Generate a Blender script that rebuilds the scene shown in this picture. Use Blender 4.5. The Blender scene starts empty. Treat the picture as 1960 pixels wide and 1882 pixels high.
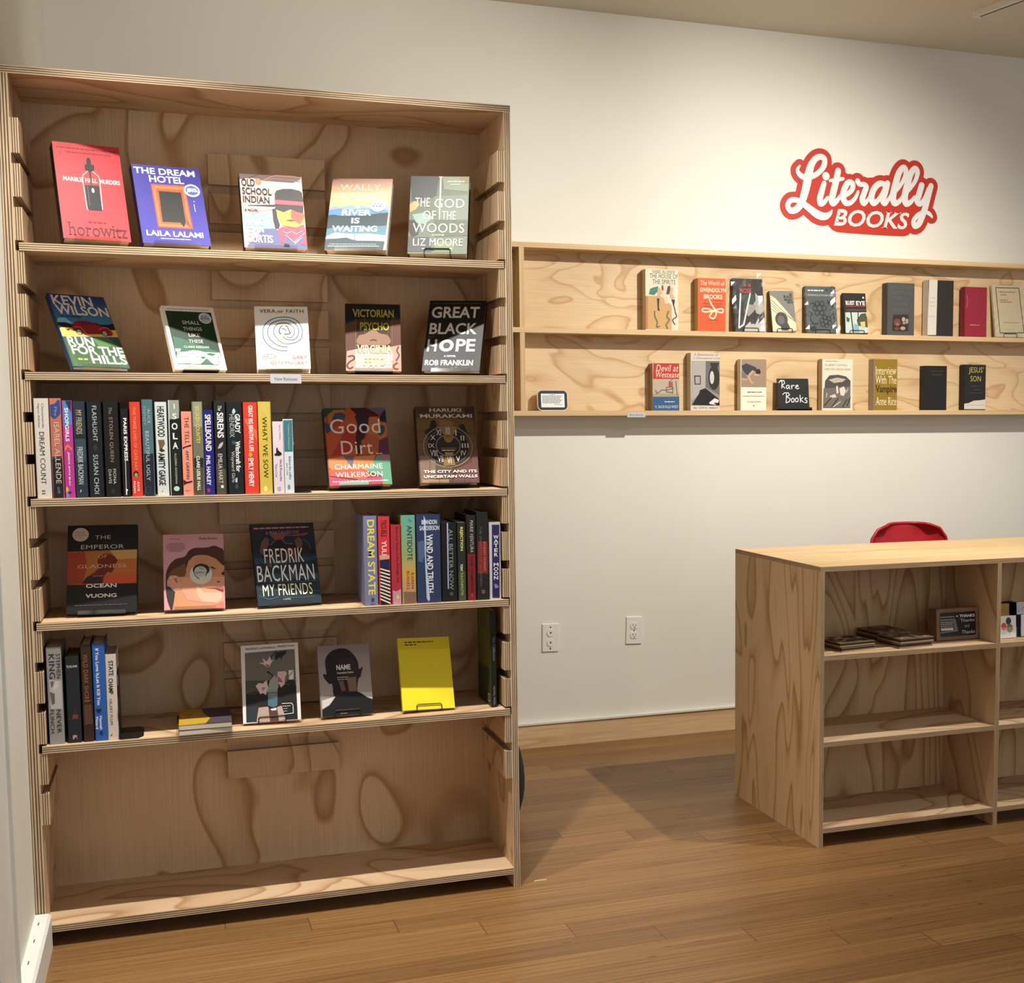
import bpy, bmesh, math, random
from mathutils import Vector, Matrix, Euler
S=bpy.context.scene
COL=S.collection
R=random.Random(7)
CHALK={'pose':[2.7859,1.4347,1.3406,-0.0102,0.1182,0.0],'w':0.1436,'h':0.1265}
P={'cx':0.34123,'cy':-3.38683,'cz':1.27885,'yaw':0.34657,'pit':-0.08736,'rol':-0.00533,'f':2463.30807,'px':1215.88081,'py':1028.92278,'H':2.12042,'D':0.29153,'s1':1.71414,'s2':1.4115,'s3':1.10891,'s4':0.80745,'s5':0.50508,'sb':0.05584,'yw':1.4917,'r1':1.96754,'r2':1.64882,'r3':1.33413,'ct':0.8554,'cxl':2.14686,'cyf':-0.0045,'cdep':0.61244,'cdx':0.63753,'bb':0.09372,'ceil':2.87063,'xl':-0.01859}
SIGN={'org':[3.113,1.4917,2.2403],'strokes':[[[-0.2787,0.1025,0.0041],[-0.2899,0.0837,0.0082],[-0.2785,0.0649,0.0112],[-0.2538,0.0564,0.0122],[-0.2217,0.0618,0.0112],[-0.1896,0.0811,0.0112],[-0.1674,0.1085,0.0122],[-0.1651,0.1347,0.0122],[-0.1826,0.144,0.0122],[-0.2049,0.1356,0.0132],[-0.2245,0.1114,0.0153],[-0.2376,0.0738,0.0183],[-0.2462,0.03,0.0183],[-0.2568,-0.0096,0.0173],[-0.2713,-0.0495,0.0153],[-0.2938,-0.0758,0.0143],[-0.3203,-0.0823,0.0132],[-0.3341,-0.0636,0.0117],[-0.322,-0.0426,0.0112],[-0.295,-0.0386,0.0112],[-0.2629,-0.0512,0.0127],[-0.2281,-0.0733,0.0153],[-0.1932,-0.0934,0.0173],[-0.1607,-0.0984,0.0153],[-0.1382,-0.0863,0.0092],[-0.1283,-0.0718,0.0031]],[[-0.1581,0.0668,0.0168],[-0.1571,0.066,0.0168]],[[-0.1658,0.0368,0.0112],[-0.1765,0.0035,0.0132],[-0.1852,-0.0275,0.0138],[-0.1821,-0.047,0.0122],[-0.1661,-0.0418,0.0102],[-0.1488,-0.0212,0.0076]],[[-0.1007,0.0908,0.0138],[-0.1093,0.0509,0.0148],[-0.1215,0.0065,0.0153],[-0.1297,-0.0289,0.0143],[-0.1235,-0.0439,0.0122],[-0.106,-0.0321,0.0102],[-0.0901,-0.0115,0.0076]],[[-0.1379,0.0493,0.0061],[-0.1069,0.0546,0.0092],[-0.0767,0.0607,0.0071]],[[-0.0886,-0.0158,0.0076],[-0.0584,-0.0032,0.0097],[-0.0333,0.0202,0.0112],[-0.032,0.0431,0.0117],[-0.0513,0.0464,0.0127],[-0.0688,0.0226,0.0138],[-0.077,-0.0108,0.0138],[-0.0656,-0.0365,0.0132],[-0.0428,-0.0367,0.0107],[-0.0192,-0.0165,0.0087],[-0.0052,0.0107,0.0066]],[[-0.0077,0.0546,0.0122],[0.0011,0.0419,0.0097],[0.0209,0.0426,0.0107],[0.0333,0.0327,0.0122],[0.0229,0.0057,0.0132],[0.0145,-0.0213,0.0132],[0.0234,-0.0363,0.0112],[0.0411,-0.0199,0.0082],[0.0537,-0.0015,0.0066]],[[0.1226,0.0488,0.0112],[0.0978,0.0505,0.0127],[0.0724,0.0296,0.0138],[0.0589,-0.0056,0.0143],[0.068,-0.0317,0.0132],[0.09,-0.0195,0.0107],[0.1118,0.0105,0.0097],[0.1279,0.0447,0.0097]],[[0.1355,0.0527,0.0132],[0.1246,0.0157,0.0143],[0.1142,-0.016,0.0143],[0.1237,-0.031,0.0112],[0.1416,-0.0123,0.0082],[0.1543,0.0084,0.0066]],[[0.1517,0.006,0.0066],[0.1826,0.03,0.0082],[0.2149,0.0742,0.0097],[0.2248,0.1104,0.0117],[0.211,0.1238,0.0127],[0.1895,0.0985,0.0143],[0.1755,0.0541,0.0158],[0.1632,0.0044,0.0158],[0.1694,-0.0264,0.0138],[0.1912,-0.0199,0.0107],[0.2128,0.0035,0.0076]],[[0.2091,0.0047,0.0066],[0.2401,0.031,0.0082],[0.2716,0.073,0.0097],[0.2815,0.1094,0.0117],[0.2676,0.1228,0.0127],[0.247,0.0975,0.0143],[0.233,0.0538,0.0158],[0.2206,0.0053,0.0158],[0.2268,-0.0257,0.0138],[0.2488,-0.0187,0.0107],[0.2695,0.0035,0.0076]],[[0.303,0.0546,0.0138],[0.2904,0.0158,0.0143],[0.2819,-0.0138,0.0132],[0.2974,-0.0233,0.0117],[0.3182,-0.0007,0.0097],[0.3377,0.0409,0.0102]],[[0.3492,0.0541,0.0132],[0.3365,0.0138,0.0143],[0.324,-0.0319,0.0143],[0.3088,-0.0732,0.0143],[0.2913,-0.1078,0.0138],[0.2703,-0.1178,0.0122],[0.2658,-0.0955,0.0107],[0.2891,-0.0696,0.0102],[0.3207,-0.0568,0.0087],[0.3437,-0.0633,0.0087],[0.3567,-0.0762,0.0051]]],'grow':0.0229,'bstrokes':[[[-0.0928,-0.0994,0.0611],[-0.0193,-0.1003,0.0622],[0.0523,-0.0999,0.0637],[0.1194,-0.1003,0.0637],[0.2133,-0.1025,0.0611]]],'fill':[[-0.2857,0.0493],[-0.2416,0.0823],[-0.1722,0.0908],[-0.1021,0.0776],[-0.0109,0.0654],[0.1274,0.0824],[0.1947,0.0953],[0.2787,0.0913],[0.3533,0.0598],[0.3331,-0.0044],[0.3133,-0.0865],[0.2608,-0.116],[-0.1001,-0.1284],[-0.2106,-0.0943],[-0.285,-0.0632],[-0.2608,0.0075]],'text':[-0.118,-0.1007,0.2447,-0.0974],'th':0.071}
FACE=[
{'k':'marble','name':'hardcover_book','label':'red hardcover with black dropper bottle on its cover and black spine','group':'books faced out on the top shelf','pose':[0.1979,0.0217,1.7298,0.2422,0.3573,-0.0051],'w':0.1534,'h':0.2581,'t':0.0344,'col':'#c9373f','spine':'#16130f','page':'#d9cdb4','soft':0,'stand':'a','short':'red dropper-bottle book','sleeve':0,'gloss':0.45,'sticker':[],'art':[('Z','#7d1d22',0.053,0.941,0.945,0.017,1),('Z','#7d1d22',0.187,0.857,0.902,0.014,2),('T','#f4dcd0','MARBLE',0.098,0.38,0.618,0.046,'b'),('T','#f4dcd0','HALL',0.424,0.6,0.619,0.048,'b'),('T','#f4dcd0','MURDERS',0.643,0.946,0.617,0.047,'b'),('P','#221c1c',[0.476,0.792,0.48,0.835,0.496,0.858,0.526,0.859,0.542,0.839,0.544,0.786,0.587,0.784,0.581,0.736,0.55,0.718,0.524,0.714,0.517,0.585,0.508,0.556,0.5,0.584,0.494,0.715,0.451,0.72,0.438,0.747,0.442,0.779]),('L','#f6cfc4',0.014,[0.475,0.714,0.4,0.669,0.385,0.618,0.397,0.321,0.409,0.304]),('L','#f6cfc4',0.014,[0.549,0.714,0.631,0.669,0.641,0.627,0.627,0.319]),('P','#1e1b1d',[0.408,0.565,0.62,0.57,0.622,0.316,0.603,0.308,0.429,0.307,0.407,0.318]),('E','#efe9e2',0.52,0.514,0.02,0.025),('L','#6b5b5a',0.008,[0.446,0.559,0.442,0.351]),('Z','#8d2328',0.387,0.654,0.184,0.024,4),('T','#5a1016','horowitz',0.081,0.953,0.101,0.132,'s')],'shelf':1.7141},
{'k':'dream','name':'hardcover_book','label':'purple-blue hardcover with orange-edged black doorway on its cover','group':'books faced out on the top shelf','pose':[0.3795,0.0276,1.7276,0.2158,0.3831,-0.0228],'w':0.1626,'h':0.2177,'t':0.0263,'col':'#3a3392','spine':'#17143f','page':'#d9cdb4','soft':0,'stand':'a','short':'purple-blue book with orange doorway','sleeve':0,'gloss':0.45,'sticker':[('E','#f3f4f8',0.842,0.702,0.12,0.082),('E','#4c5e9c',0.841,0.704,0.095,0.061),('T','#f3f4f8','READ WITH',0.781,0.907,0.724,0.02,'b'),('T','#ffffff','JENNA',0.763,0.926,0.695,0.045,'b')],'art':[('T','#f2f2f4','THE DREAM',0.024,0.925,0.926,0.08,'b'),('T','#f2f2f4','HOTEL',0.229,0.742,0.826,0.087,'b'),('P','#c44a38',[0.24,0.757,0.751,0.764,0.765,0.204,0.25,0.206]),('P','#e37440',[0.257,0.74,0.735,0.746,0.743,0.22,0.27,0.221]),('P','#a5532f',[0.304,0.704,0.707,0.707,0.7,0.254,0.307,0.256]),('P','#20201f',[0.342,0.671,0.671,0.669,0.672,0.281,0.328,0.278]),('P','#20201f',[0.589,0.28,0.632,0.222,0.661,0.266,0.656,0.287]),('P','#8a3d28',[0.694,0.356,0.743,0.22,0.684,0.26]),('Z','#c9c6ee',0.838,0.855,0.564,0.016,3),('P','#c9c6ee',[0.834,0.528,0.844,0.528,0.848,0.428,0.839,0.428]),('T','#f2f2f4','LAILA LALAMI',0.068,0.902,0.13,0.068,'b'),('Z','#d9d7f0',0.265,0.704,0.066,0.017,5)],'shelf':1.7141},
{'k':'old','name':'hardcover_book','label':'pastel hardcover with hat-wearing figure in red bandana on its cover','group':'books faced out on the top shelf','pose':[0.6141,0.0266,1.7281,0.0419,0.3198,-0.008],'w':0.1538,'h':0.2017,'t':0.033,'col':'#f0cdbf','spine':'#14110f','page':'#d9cdb4','soft':0,'stand':'a','short':'pink book with masked rider','sleeve':0,'gloss':0.45,'sticker':[],'art':[('P','#6a5550',[0.0,1.0,0.988,1.0,0.991,0.969,0.86,0.911,0.383,0.917,0.184,0.951,0.0,0.92]),('L','#4b4040',0.022,[0.149,0.942,0.292,1.0]),('L','#a56f66',0.019,[0.383,0.924,0.411,0.937,0.451,0.956,0.496,0.976,0.542,0.991,0.588,1.0,0.637,1.0,0.688,1.0,0.741,1.0,0.804,1.0,0.873,1.0,0.936,0.991,0.979,0.983]),('L','#94635c',0.017,[0.435,0.927,0.461,0.934,0.498,0.944,0.547,0.953,0.607,0.957,0.694,0.954,0.802,0.946,0.904,0.937,0.974,0.931]),('L','#f7b9ad',0.025,[0.345,0.871,0.376,0.877,0.42,0.884,0.47,0.891,0.516,0.894,0.555,0.893,0.592,0.888,0.633,0.881,0.685,0.873,0.759,0.863,0.848,0.85,0.932,0.838,0.99,0.829]),('L','#f8efe6',0.025,[0.304,0.797,0.341,0.809,0.393,0.828,0.453,0.846,0.513,0.858,0.574,0.861,0.64,0.86,0.706,0.855,0.768,0.848,0.83,0.837,0.893,0.823,0.948,0.809,0.987,0.8]),('L','#f2a79c',0.022,[0.01,0.696,0.051,0.697,0.109,0.699,0.177,0.702,0.246,0.707,0.323,0.716,0.41,0.729,0.49,0.741,0.545,0.75]),('L','#f8efe6',0.023,[0.134,0.586,0.167,0.593,0.215,0.601,0.269,0.612,0.322,0.623,0.377,0.637,0.438,0.652,0.492,0.666,0.53,0.676]),('P','#f1ab99',[0.0,0.606,0.002,0.696,0.068,0.598,0.08,0.44,0.0,0.437]),('L','#eb9f8d',0.02,[0.086,0.512,0.108,0.508,0.14,0.502,0.18,0.497,0.227,0.496,0.288,0.502,0.363,0.512,0.433,0.522,0.482,0.529]),('L','#f6c9bb',0.018,[0.09,0.469,0.123,0.464,0.169,0.456,0.222,0.45,0.272,0.448,0.325,0.454,0.382,0.465,0.434,0.477,0.469,0.485]),('P','#86bba8',[0.001,0.444,0.155,0.443,0.322,0.443,0.472,0.427,0.493,0.284,0.422,0.245,0.037,0.238,0.006,0.365]),('P','#5d5f86',[0.041,0.0,0.042,0.018,0.322,0.256,0.507,0.263,0.668,0.175,0.81,0.065,0.959,0.185,1.0,0.019,1.0,0.0]),('E','#ef8a5c',0.293,0.902,0.049,0.041),('P','#3e3a3d',[0.531,0.604,0.545,0.75,0.575,0.791,0.679,0.818,0.834,0.825,0.953,0.805,0.989,0.778,0.999,0.668,0.983,0.506,0.93,0.493,0.862,0.501,0.78,0.538,0.665,0.493,0.565,0.511,0.534,0.546]),('P','#3e3a3d',[0.091,0.57,0.531,0.596,0.528,0.567,0.091,0.564]),('P','#3a3437',[0.482,0.529,0.543,0.546,0.557,0.423,0.589,0.316,0.567,0.272,0.507,0.263,0.485,0.384]),('P','#e85a66',[0.533,0.662,0.989,0.649,0.997,0.598,0.531,0.604]),('P','#f4b24e',[0.541,0.524,0.665,0.493,0.78,0.538,0.93,0.493,0.991,0.499,1.0,0.419,0.957,0.33,0.841,0.29,0.63,0.311,0.58,0.403]),('P','#e25a4e',[0.789,0.535,0.93,0.493,0.991,0.499,0.994,0.448,0.913,0.329,0.769,0.425]),('P','#6e4a42',[0.675,0.381,0.767,0.403,0.876,0.385,0.763,0.366]),('P','#df4f63',[0.54,0.25,0.629,0.296,0.832,0.286,0.974,0.331,0.999,0.245,1.0,0.222,1.0,0.05,0.904,0.061,0.96,0.193,0.795,0.086,0.669,0.182,0.648,0.059,0.575,0.086]),('L','#f0a4ab',0.01,[0.631,0.231,0.688,0.205,0.768,0.236,0.841,0.203,0.948,0.25]),('L','#f5c8c4',0.01,[0.669,0.182,0.791,0.086,0.98,0.222]),('P','#1d1a1a',[0.641,0.066,0.716,0.054,0.712,0.018,0.62,0.023]),('T','#1d1818','OLD',0.022,0.236,0.881,0.102,'b'),('T','#211b1b','SCHOOL',0.023,0.491,0.765,0.095,'b'),('T','#211b1b','INDIAN',0.028,0.451,0.65,0.094,'b'),('T','#2a2222','A NOVEL',0.039,0.261,0.502,0.048,'b'),('T','#f7f3e4','AARON',0.034,0.426,0.342,0.101,'b'),('T','#f3efe0','JOHN',0.027,0.319,0.225,0.093,'b'),('T','#f6f3ea','CURTIS',0.039,0.455,0.115,0.107,'b')],'shelf':1.7141},
{'k':'river','name':'hardcover_book','label':'hardcover with peach sky and blue lake bands on its cover','group':'books faced out on the top shelf','pose':[0.8098,0.02,1.7307,-0.3464,0.472,0.0139],'w':0.1587,'h':0.2228,'t':0.0286,'col':'#eec09a','spine':'#2e2c2c','page':'#d9cdb4','soft':0,'stand':'a','short':'peach and blue lake book','sleeve':0,'gloss':0.45,'sticker':[('E','#f5f1e8',0.801,0.61,0.122,0.083),('Z','#6b7a96',0.728,0.872,0.636,0.018,3),('Z','#44526e',0.711,0.892,0.605,0.02,4)],'art':[('G','#9c7a70','#f0c39b',0,0.72,1,1),('G','#efc29a','#eab48c',0,0.5,1,0.8),('P','#8da0ae',[0.0,0.577,0.093,0.608,0.169,0.594,0.33,0.616,0.544,0.617,0.728,0.597,0.931,0.626,0.981,0.612,0.983,0.458,0.0,0.453]),('P','#5f86b8',[0.0,0.545,0.171,0.573,0.338,0.56,0.566,0.575,0.971,0.556,0.983,0.458,0.0,0.453]),('P','#39474c',[0.0,0.477,0.084,0.488,0.218,0.471,0.414,0.476,0.659,0.491,0.861,0.513,0.98,0.521,0.974,0.318,0.0,0.285]),('P','#56788a',[0.0,0.286,0.189,0.321,0.485,0.309,0.98,0.339,0.97,0.207,0.0,0.175]),('P','#b9bdb6',[0.0,0.179,0.143,0.237,0.447,0.218,0.691,0.227,0.971,0.2,0.964,0.124,0.0,0.139]),('P','#d3c6ae',[0.292,0.155,0.611,0.212,0.973,0.187,0.964,0.124,0.459,0.129]),('P','#39494f',[0.0,0.0,0.0,0.147,0.178,0.155,0.339,0.169,0.407,0.149,0.507,0.129,0.964,0.118,0.953,0.001,0.89,0.0]),('L','#22262a',0.01,[0.485,0.212,0.461,0.184]),('L','#22262a',0.01,[0.459,0.16,0.486,0.136]),('T','#fbeccb','WALLY',0.148,0.808,0.871,0.086,'l'),('T','#fbeccb','LAMB',0.191,0.769,0.735,0.092,'l'),('T','#fbf6ee','THE',0.417,0.506,0.596,0.018,''),('T','#fbfaf6','RIVER',0.219,0.701,0.516,0.083,'b'),('T','#fbfaf6','IS',0.387,0.522,0.403,0.078,'b'),('T','#fbfaf6','WAITING',0.085,0.822,0.29,0.082,'b'),('Z','#a9b0b0',0.068,0.83,0.077,0.012,8),('Z','#cfd3d2',0.047,0.878,0.05,0.014,9)],'shelf':1.7141},
{'k':'god','name':'hardcover_book','label':'grey-green hardcover with thin pink drip running down its cover','group':'books faced out on the top shelf','pose':[1.0226,0.0224,1.7297,-0.3212,0.3428,0.0119],'w':0.1554,'h':0.2272,'t':0.0357,'col':'#6f776a','spine':'#22201e','page':'#d9cdb4','soft':0,'stand':'w','short':'grey-green book with pink drip','sleeve':0,'gloss':0.45,'sticker':[],'art':[('P','#55585a',[-0.0,0.89,0.0,0.999,0.482,0.996,0.442,0.734,0.228,0.691,0.031,0.676]),('P','#8b947f',[0.536,0.997,0.945,1.0,0.998,1.0,0.988,0.807,0.581,0.831]),('P','#7b8577',[0.406,0.734,0.99,0.766,1.0,0.549,1.0,0.438,0.512,0.434]),('P','#b5a36a',[0.0,0.619,0.0,0.636,0.085,0.677,0.168,0.636,0.11,0.567,0.013,0.526]),('P','#8fa99c',[0.051,0.499,0.256,0.527,0.421,0.461,0.264,0.378,0.12,0.391]),('P','#4a4648',[0.0,0.41,0.001,0.43,0.091,0.431,0.185,0.35,0.165,0.242,0.059,0.214,0.0,0.285]),('P','#5f6a58',[0.422,0.433,0.997,0.424,1.0,0.351,1.0,0.234,0.452,0.217]),('P','#55585c',[0.0,0.214,0.363,0.21,0.409,0.022,0.0,0.025]),('P','#7d8a6c',[0.474,0.15,0.794,0.165,0.765,0.024,0.445,0.022]),('P','#8a8560',[0.835,0.992,0.998,0.997,0.992,0.917,0.875,0.916]),('P','#efc6c0',[0.473,0.996,0.55,0.997,0.524,0.972,0.527,0.735,0.522,0.448,0.512,0.427,0.506,0.448,0.501,0.735,0.501,0.972]),('Z','#e7e9cf',0.63,0.933,0.933,0.019,6),('Z','#e7e9cf',0.682,0.858,0.895,0.015,7),('T','#f3f1d6','THE',0.093,0.338,0.658,0.116,''),('T','#f6f4dc','GOD',0.42,0.931,0.647,0.115,'l'),('T','#f6f4dc','OF',0.231,0.455,0.491,0.116,'l'),('T','#f6f4dc','THE',0.558,0.787,0.49,0.112,''),('T','#f6f4dc','WOODS',0.07,0.94,0.327,0.118,'l'),('T','#dfe0c4','A NOVEL',0.393,0.612,0.237,0.024,'i'),('T','#f9f6de','LIZ MOORE',0.086,0.924,0.145,0.093,'l'),('Z','#e0e2c6',0.238,0.746,0.062,0.017,12)],'shelf':1.7141},
{'k':'run','name':'hardcover_book','label':'blue and green hardcover with vintage red car on its cover','group':'books faced out on the second shelf','pose':[0.1943,0.0428,1.4248,0.4598,0.6447,0.0101],'w':0.1401,'h':0.2323,'t':0.0162,'col':'#2f4a86','spine':'#31507e','page':'#d9cdb4','soft':0,'stand':'a','short':'book with vintage red car','sleeve':0,'gloss':0.45,'sticker':[],'art':[('G','#2a3a78','#3f80a8',0,0.58,1,1),('P','#7fbcd2',[0.0,0.623,0.044,0.662,0.16,0.668,0.248,0.61,0.247,0.589,-0.0,0.596]),('P','#1c181d',[0.0,0.598,0.131,0.604,0.259,0.576,0.666,0.623,0.745,0.598,0.876,0.604,0.997,0.624,1.0,0.572,1.0,0.532,0.0,0.508]),('P','#d9b85a',[0.0,0.515,0.028,0.53,0.153,0.536,0.236,0.526,0.299,0.508,0.998,0.532,0.996,0.433,0.0,0.405]),('P','#8e1f27',[0.219,0.546,0.293,0.612,0.379,0.644,0.506,0.647,0.623,0.628,0.68,0.595,0.754,0.577,0.865,0.561,0.925,0.514,0.932,0.472,0.882,0.446,0.791,0.445,0.708,0.463,0.414,0.45,0.35,0.503,0.274,0.493,0.229,0.491]),('P','#4a3040',[0.375,0.616,0.499,0.632,0.601,0.62,0.64,0.586,0.419,0.576]),('L','#d66d5e',0.013,[0.261,0.541,0.282,0.544,0.312,0.548,0.344,0.55,0.37,0.546,0.387,0.532,0.401,0.51,0.413,0.488,0.424,0.472,0.435,0.462,0.446,0.457,0.454,0.454,0.46,0.452]),('L','#d66d5e',0.013,[0.692,0.525,0.712,0.532,0.741,0.543,0.772,0.553,0.799,0.558,0.823,0.559,0.845,0.556,0.865,0.551,0.882,0.541,0.896,0.524,0.906,0.502,0.914,0.48,0.919,0.465]),('E','#2a2527',0.326,0.481,0.058,0.042),('E','#b9b1aa',0.325,0.478,0.04,0.033),('E','#2a2527',0.774,0.476,0.058,0.042),('E','#a9a29c',0.773,0.474,0.039,0.032),('P','#3b3020',[0.099,0.513,0.131,0.507,0.17,0.516,0.149,0.487,0.116,0.493]),('G','#31502f','#3b5a38',0,0.005,1,0.4),('P','#4c7344',[0.501,0.405,0.796,0.417,0.954,0.29,0.827,0.293,0.581,0.29]),('P','#3f6338',[0.042,0.407,0.086,0.388,0.087,0.008,0.017,0.006]),('T','#e8e0d0','KEVIN',0.037,0.746,0.911,0.135,'b'),('T','#e8e0d0','WILSON',0.048,0.975,0.776,0.131,'b'),('Z','#1e3a6a',0.089,0.472,0.688,0.024,3),('T','#f2ede0','RUN',0.061,0.513,0.345,0.119,'b'),('T','#f2ede0','FOR',0.073,0.509,0.228,0.118,'b'),('T','#f2ede0','THE',0.548,0.988,0.224,0.12,'b'),('T','#f2ede0','HILLS',0.364,0.988,0.106,0.115,'b'),('Z','#b9cf4a',0.131,0.305,0.103,0.032,4)],'shelf':1.4115},
{'k':'small','name':'hardcover_book','label':'small white-bordered paperback with dark green snowy scene on its cover','group':'books faced out on the second shelf','pose':[0.4252,0.048,1.4223,0.3131,0.4671,-0.0093],'w':0.1313,'h':0.1825,'t':0.016,'col':'#e6ddd2','spine':'#e6ddd2','page':'#d9cdb4','soft':1,'stand':'b','short':'white-bordered green winter book','sleeve':0,'gloss':0.45,'sticker':[('E','#cfd4d6',0.789,0.815,0.124,0.087),('E','#a9b2bd',0.789,0.813,0.106,0.073),('Z','#4d5a76',0.723,0.833,0.839,0.02,3),('Z','#4d5a76',0.706,0.866,0.809,0.023,4)],'art':[('Z','#8a8880',0.094,0.897,0.954,0.018,2),('P','#12301f',[0.049,0.92,0.937,0.917,0.946,0.074,0.07,0.086]),('P','#2c5a44',[0.089,0.514,0.252,0.485,0.474,0.418,0.794,0.319,0.948,0.282,0.931,0.222,0.072,0.254]),('P','#f1eee6',[0.082,0.322,0.193,0.324,0.166,0.281,0.086,0.276]),('P','#f1eee6',[0.115,0.267,0.276,0.277,0.41,0.302,0.529,0.298,0.628,0.277,0.781,0.273,0.927,0.269,0.932,0.196,0.092,0.241]),('P','#f1eee6',[0.09,0.234,0.267,0.244,0.538,0.242,0.666,0.238,0.948,0.196,0.947,0.078,0.762,0.088,0.641,0.178,0.513,0.092,0.36,0.09,0.076,0.092,0.076,0.182]),('L','#24503c',0.009,[0.084,0.241,0.268,0.247,0.543,0.262]),('L','#24503c',0.011,[0.081,0.199,0.192,0.201,0.414,0.201,0.493,0.196,0.528,0.131]),('L','#24503c',0.009,[0.074,0.086,0.306,0.095,0.524,0.131]),('P','#2d5d49',[0.513,0.092,0.651,0.182,0.761,0.085]),('P','#2d5d49',[0.653,0.251,0.74,0.269,0.856,0.248,0.783,0.22,0.711,0.225]),('P','#2d5d49',[0.525,0.196,0.586,0.21,0.645,0.192,0.573,0.164]),('L','#24503c',0.01,[0.77,0.233,0.776,0.194,0.944,0.183]),('L','#24503c',0.01,[0.845,0.122,0.95,0.117]),('T','#d9dccf','SMALL',0.327,0.671,0.739,0.054,'s'),('T','#d9dccf','THINGS',0.318,0.679,0.64,0.053,'s'),('T','#d9dccf','LIKE',0.391,0.613,0.542,0.05,'s'),('T','#d9dccf','THESE',0.373,0.65,0.443,0.053,'s'),('T','#d4ecdf','CLAIRE KEEGAN',0.257,0.742,0.353,0.033,'s'),('Z','#9b988e',0.234,0.792,0.056,0.014,3),('L','#6f6a60',0.005,[0.16,0.022,0.897,0.018])],'shelf':1.4115},
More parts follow.
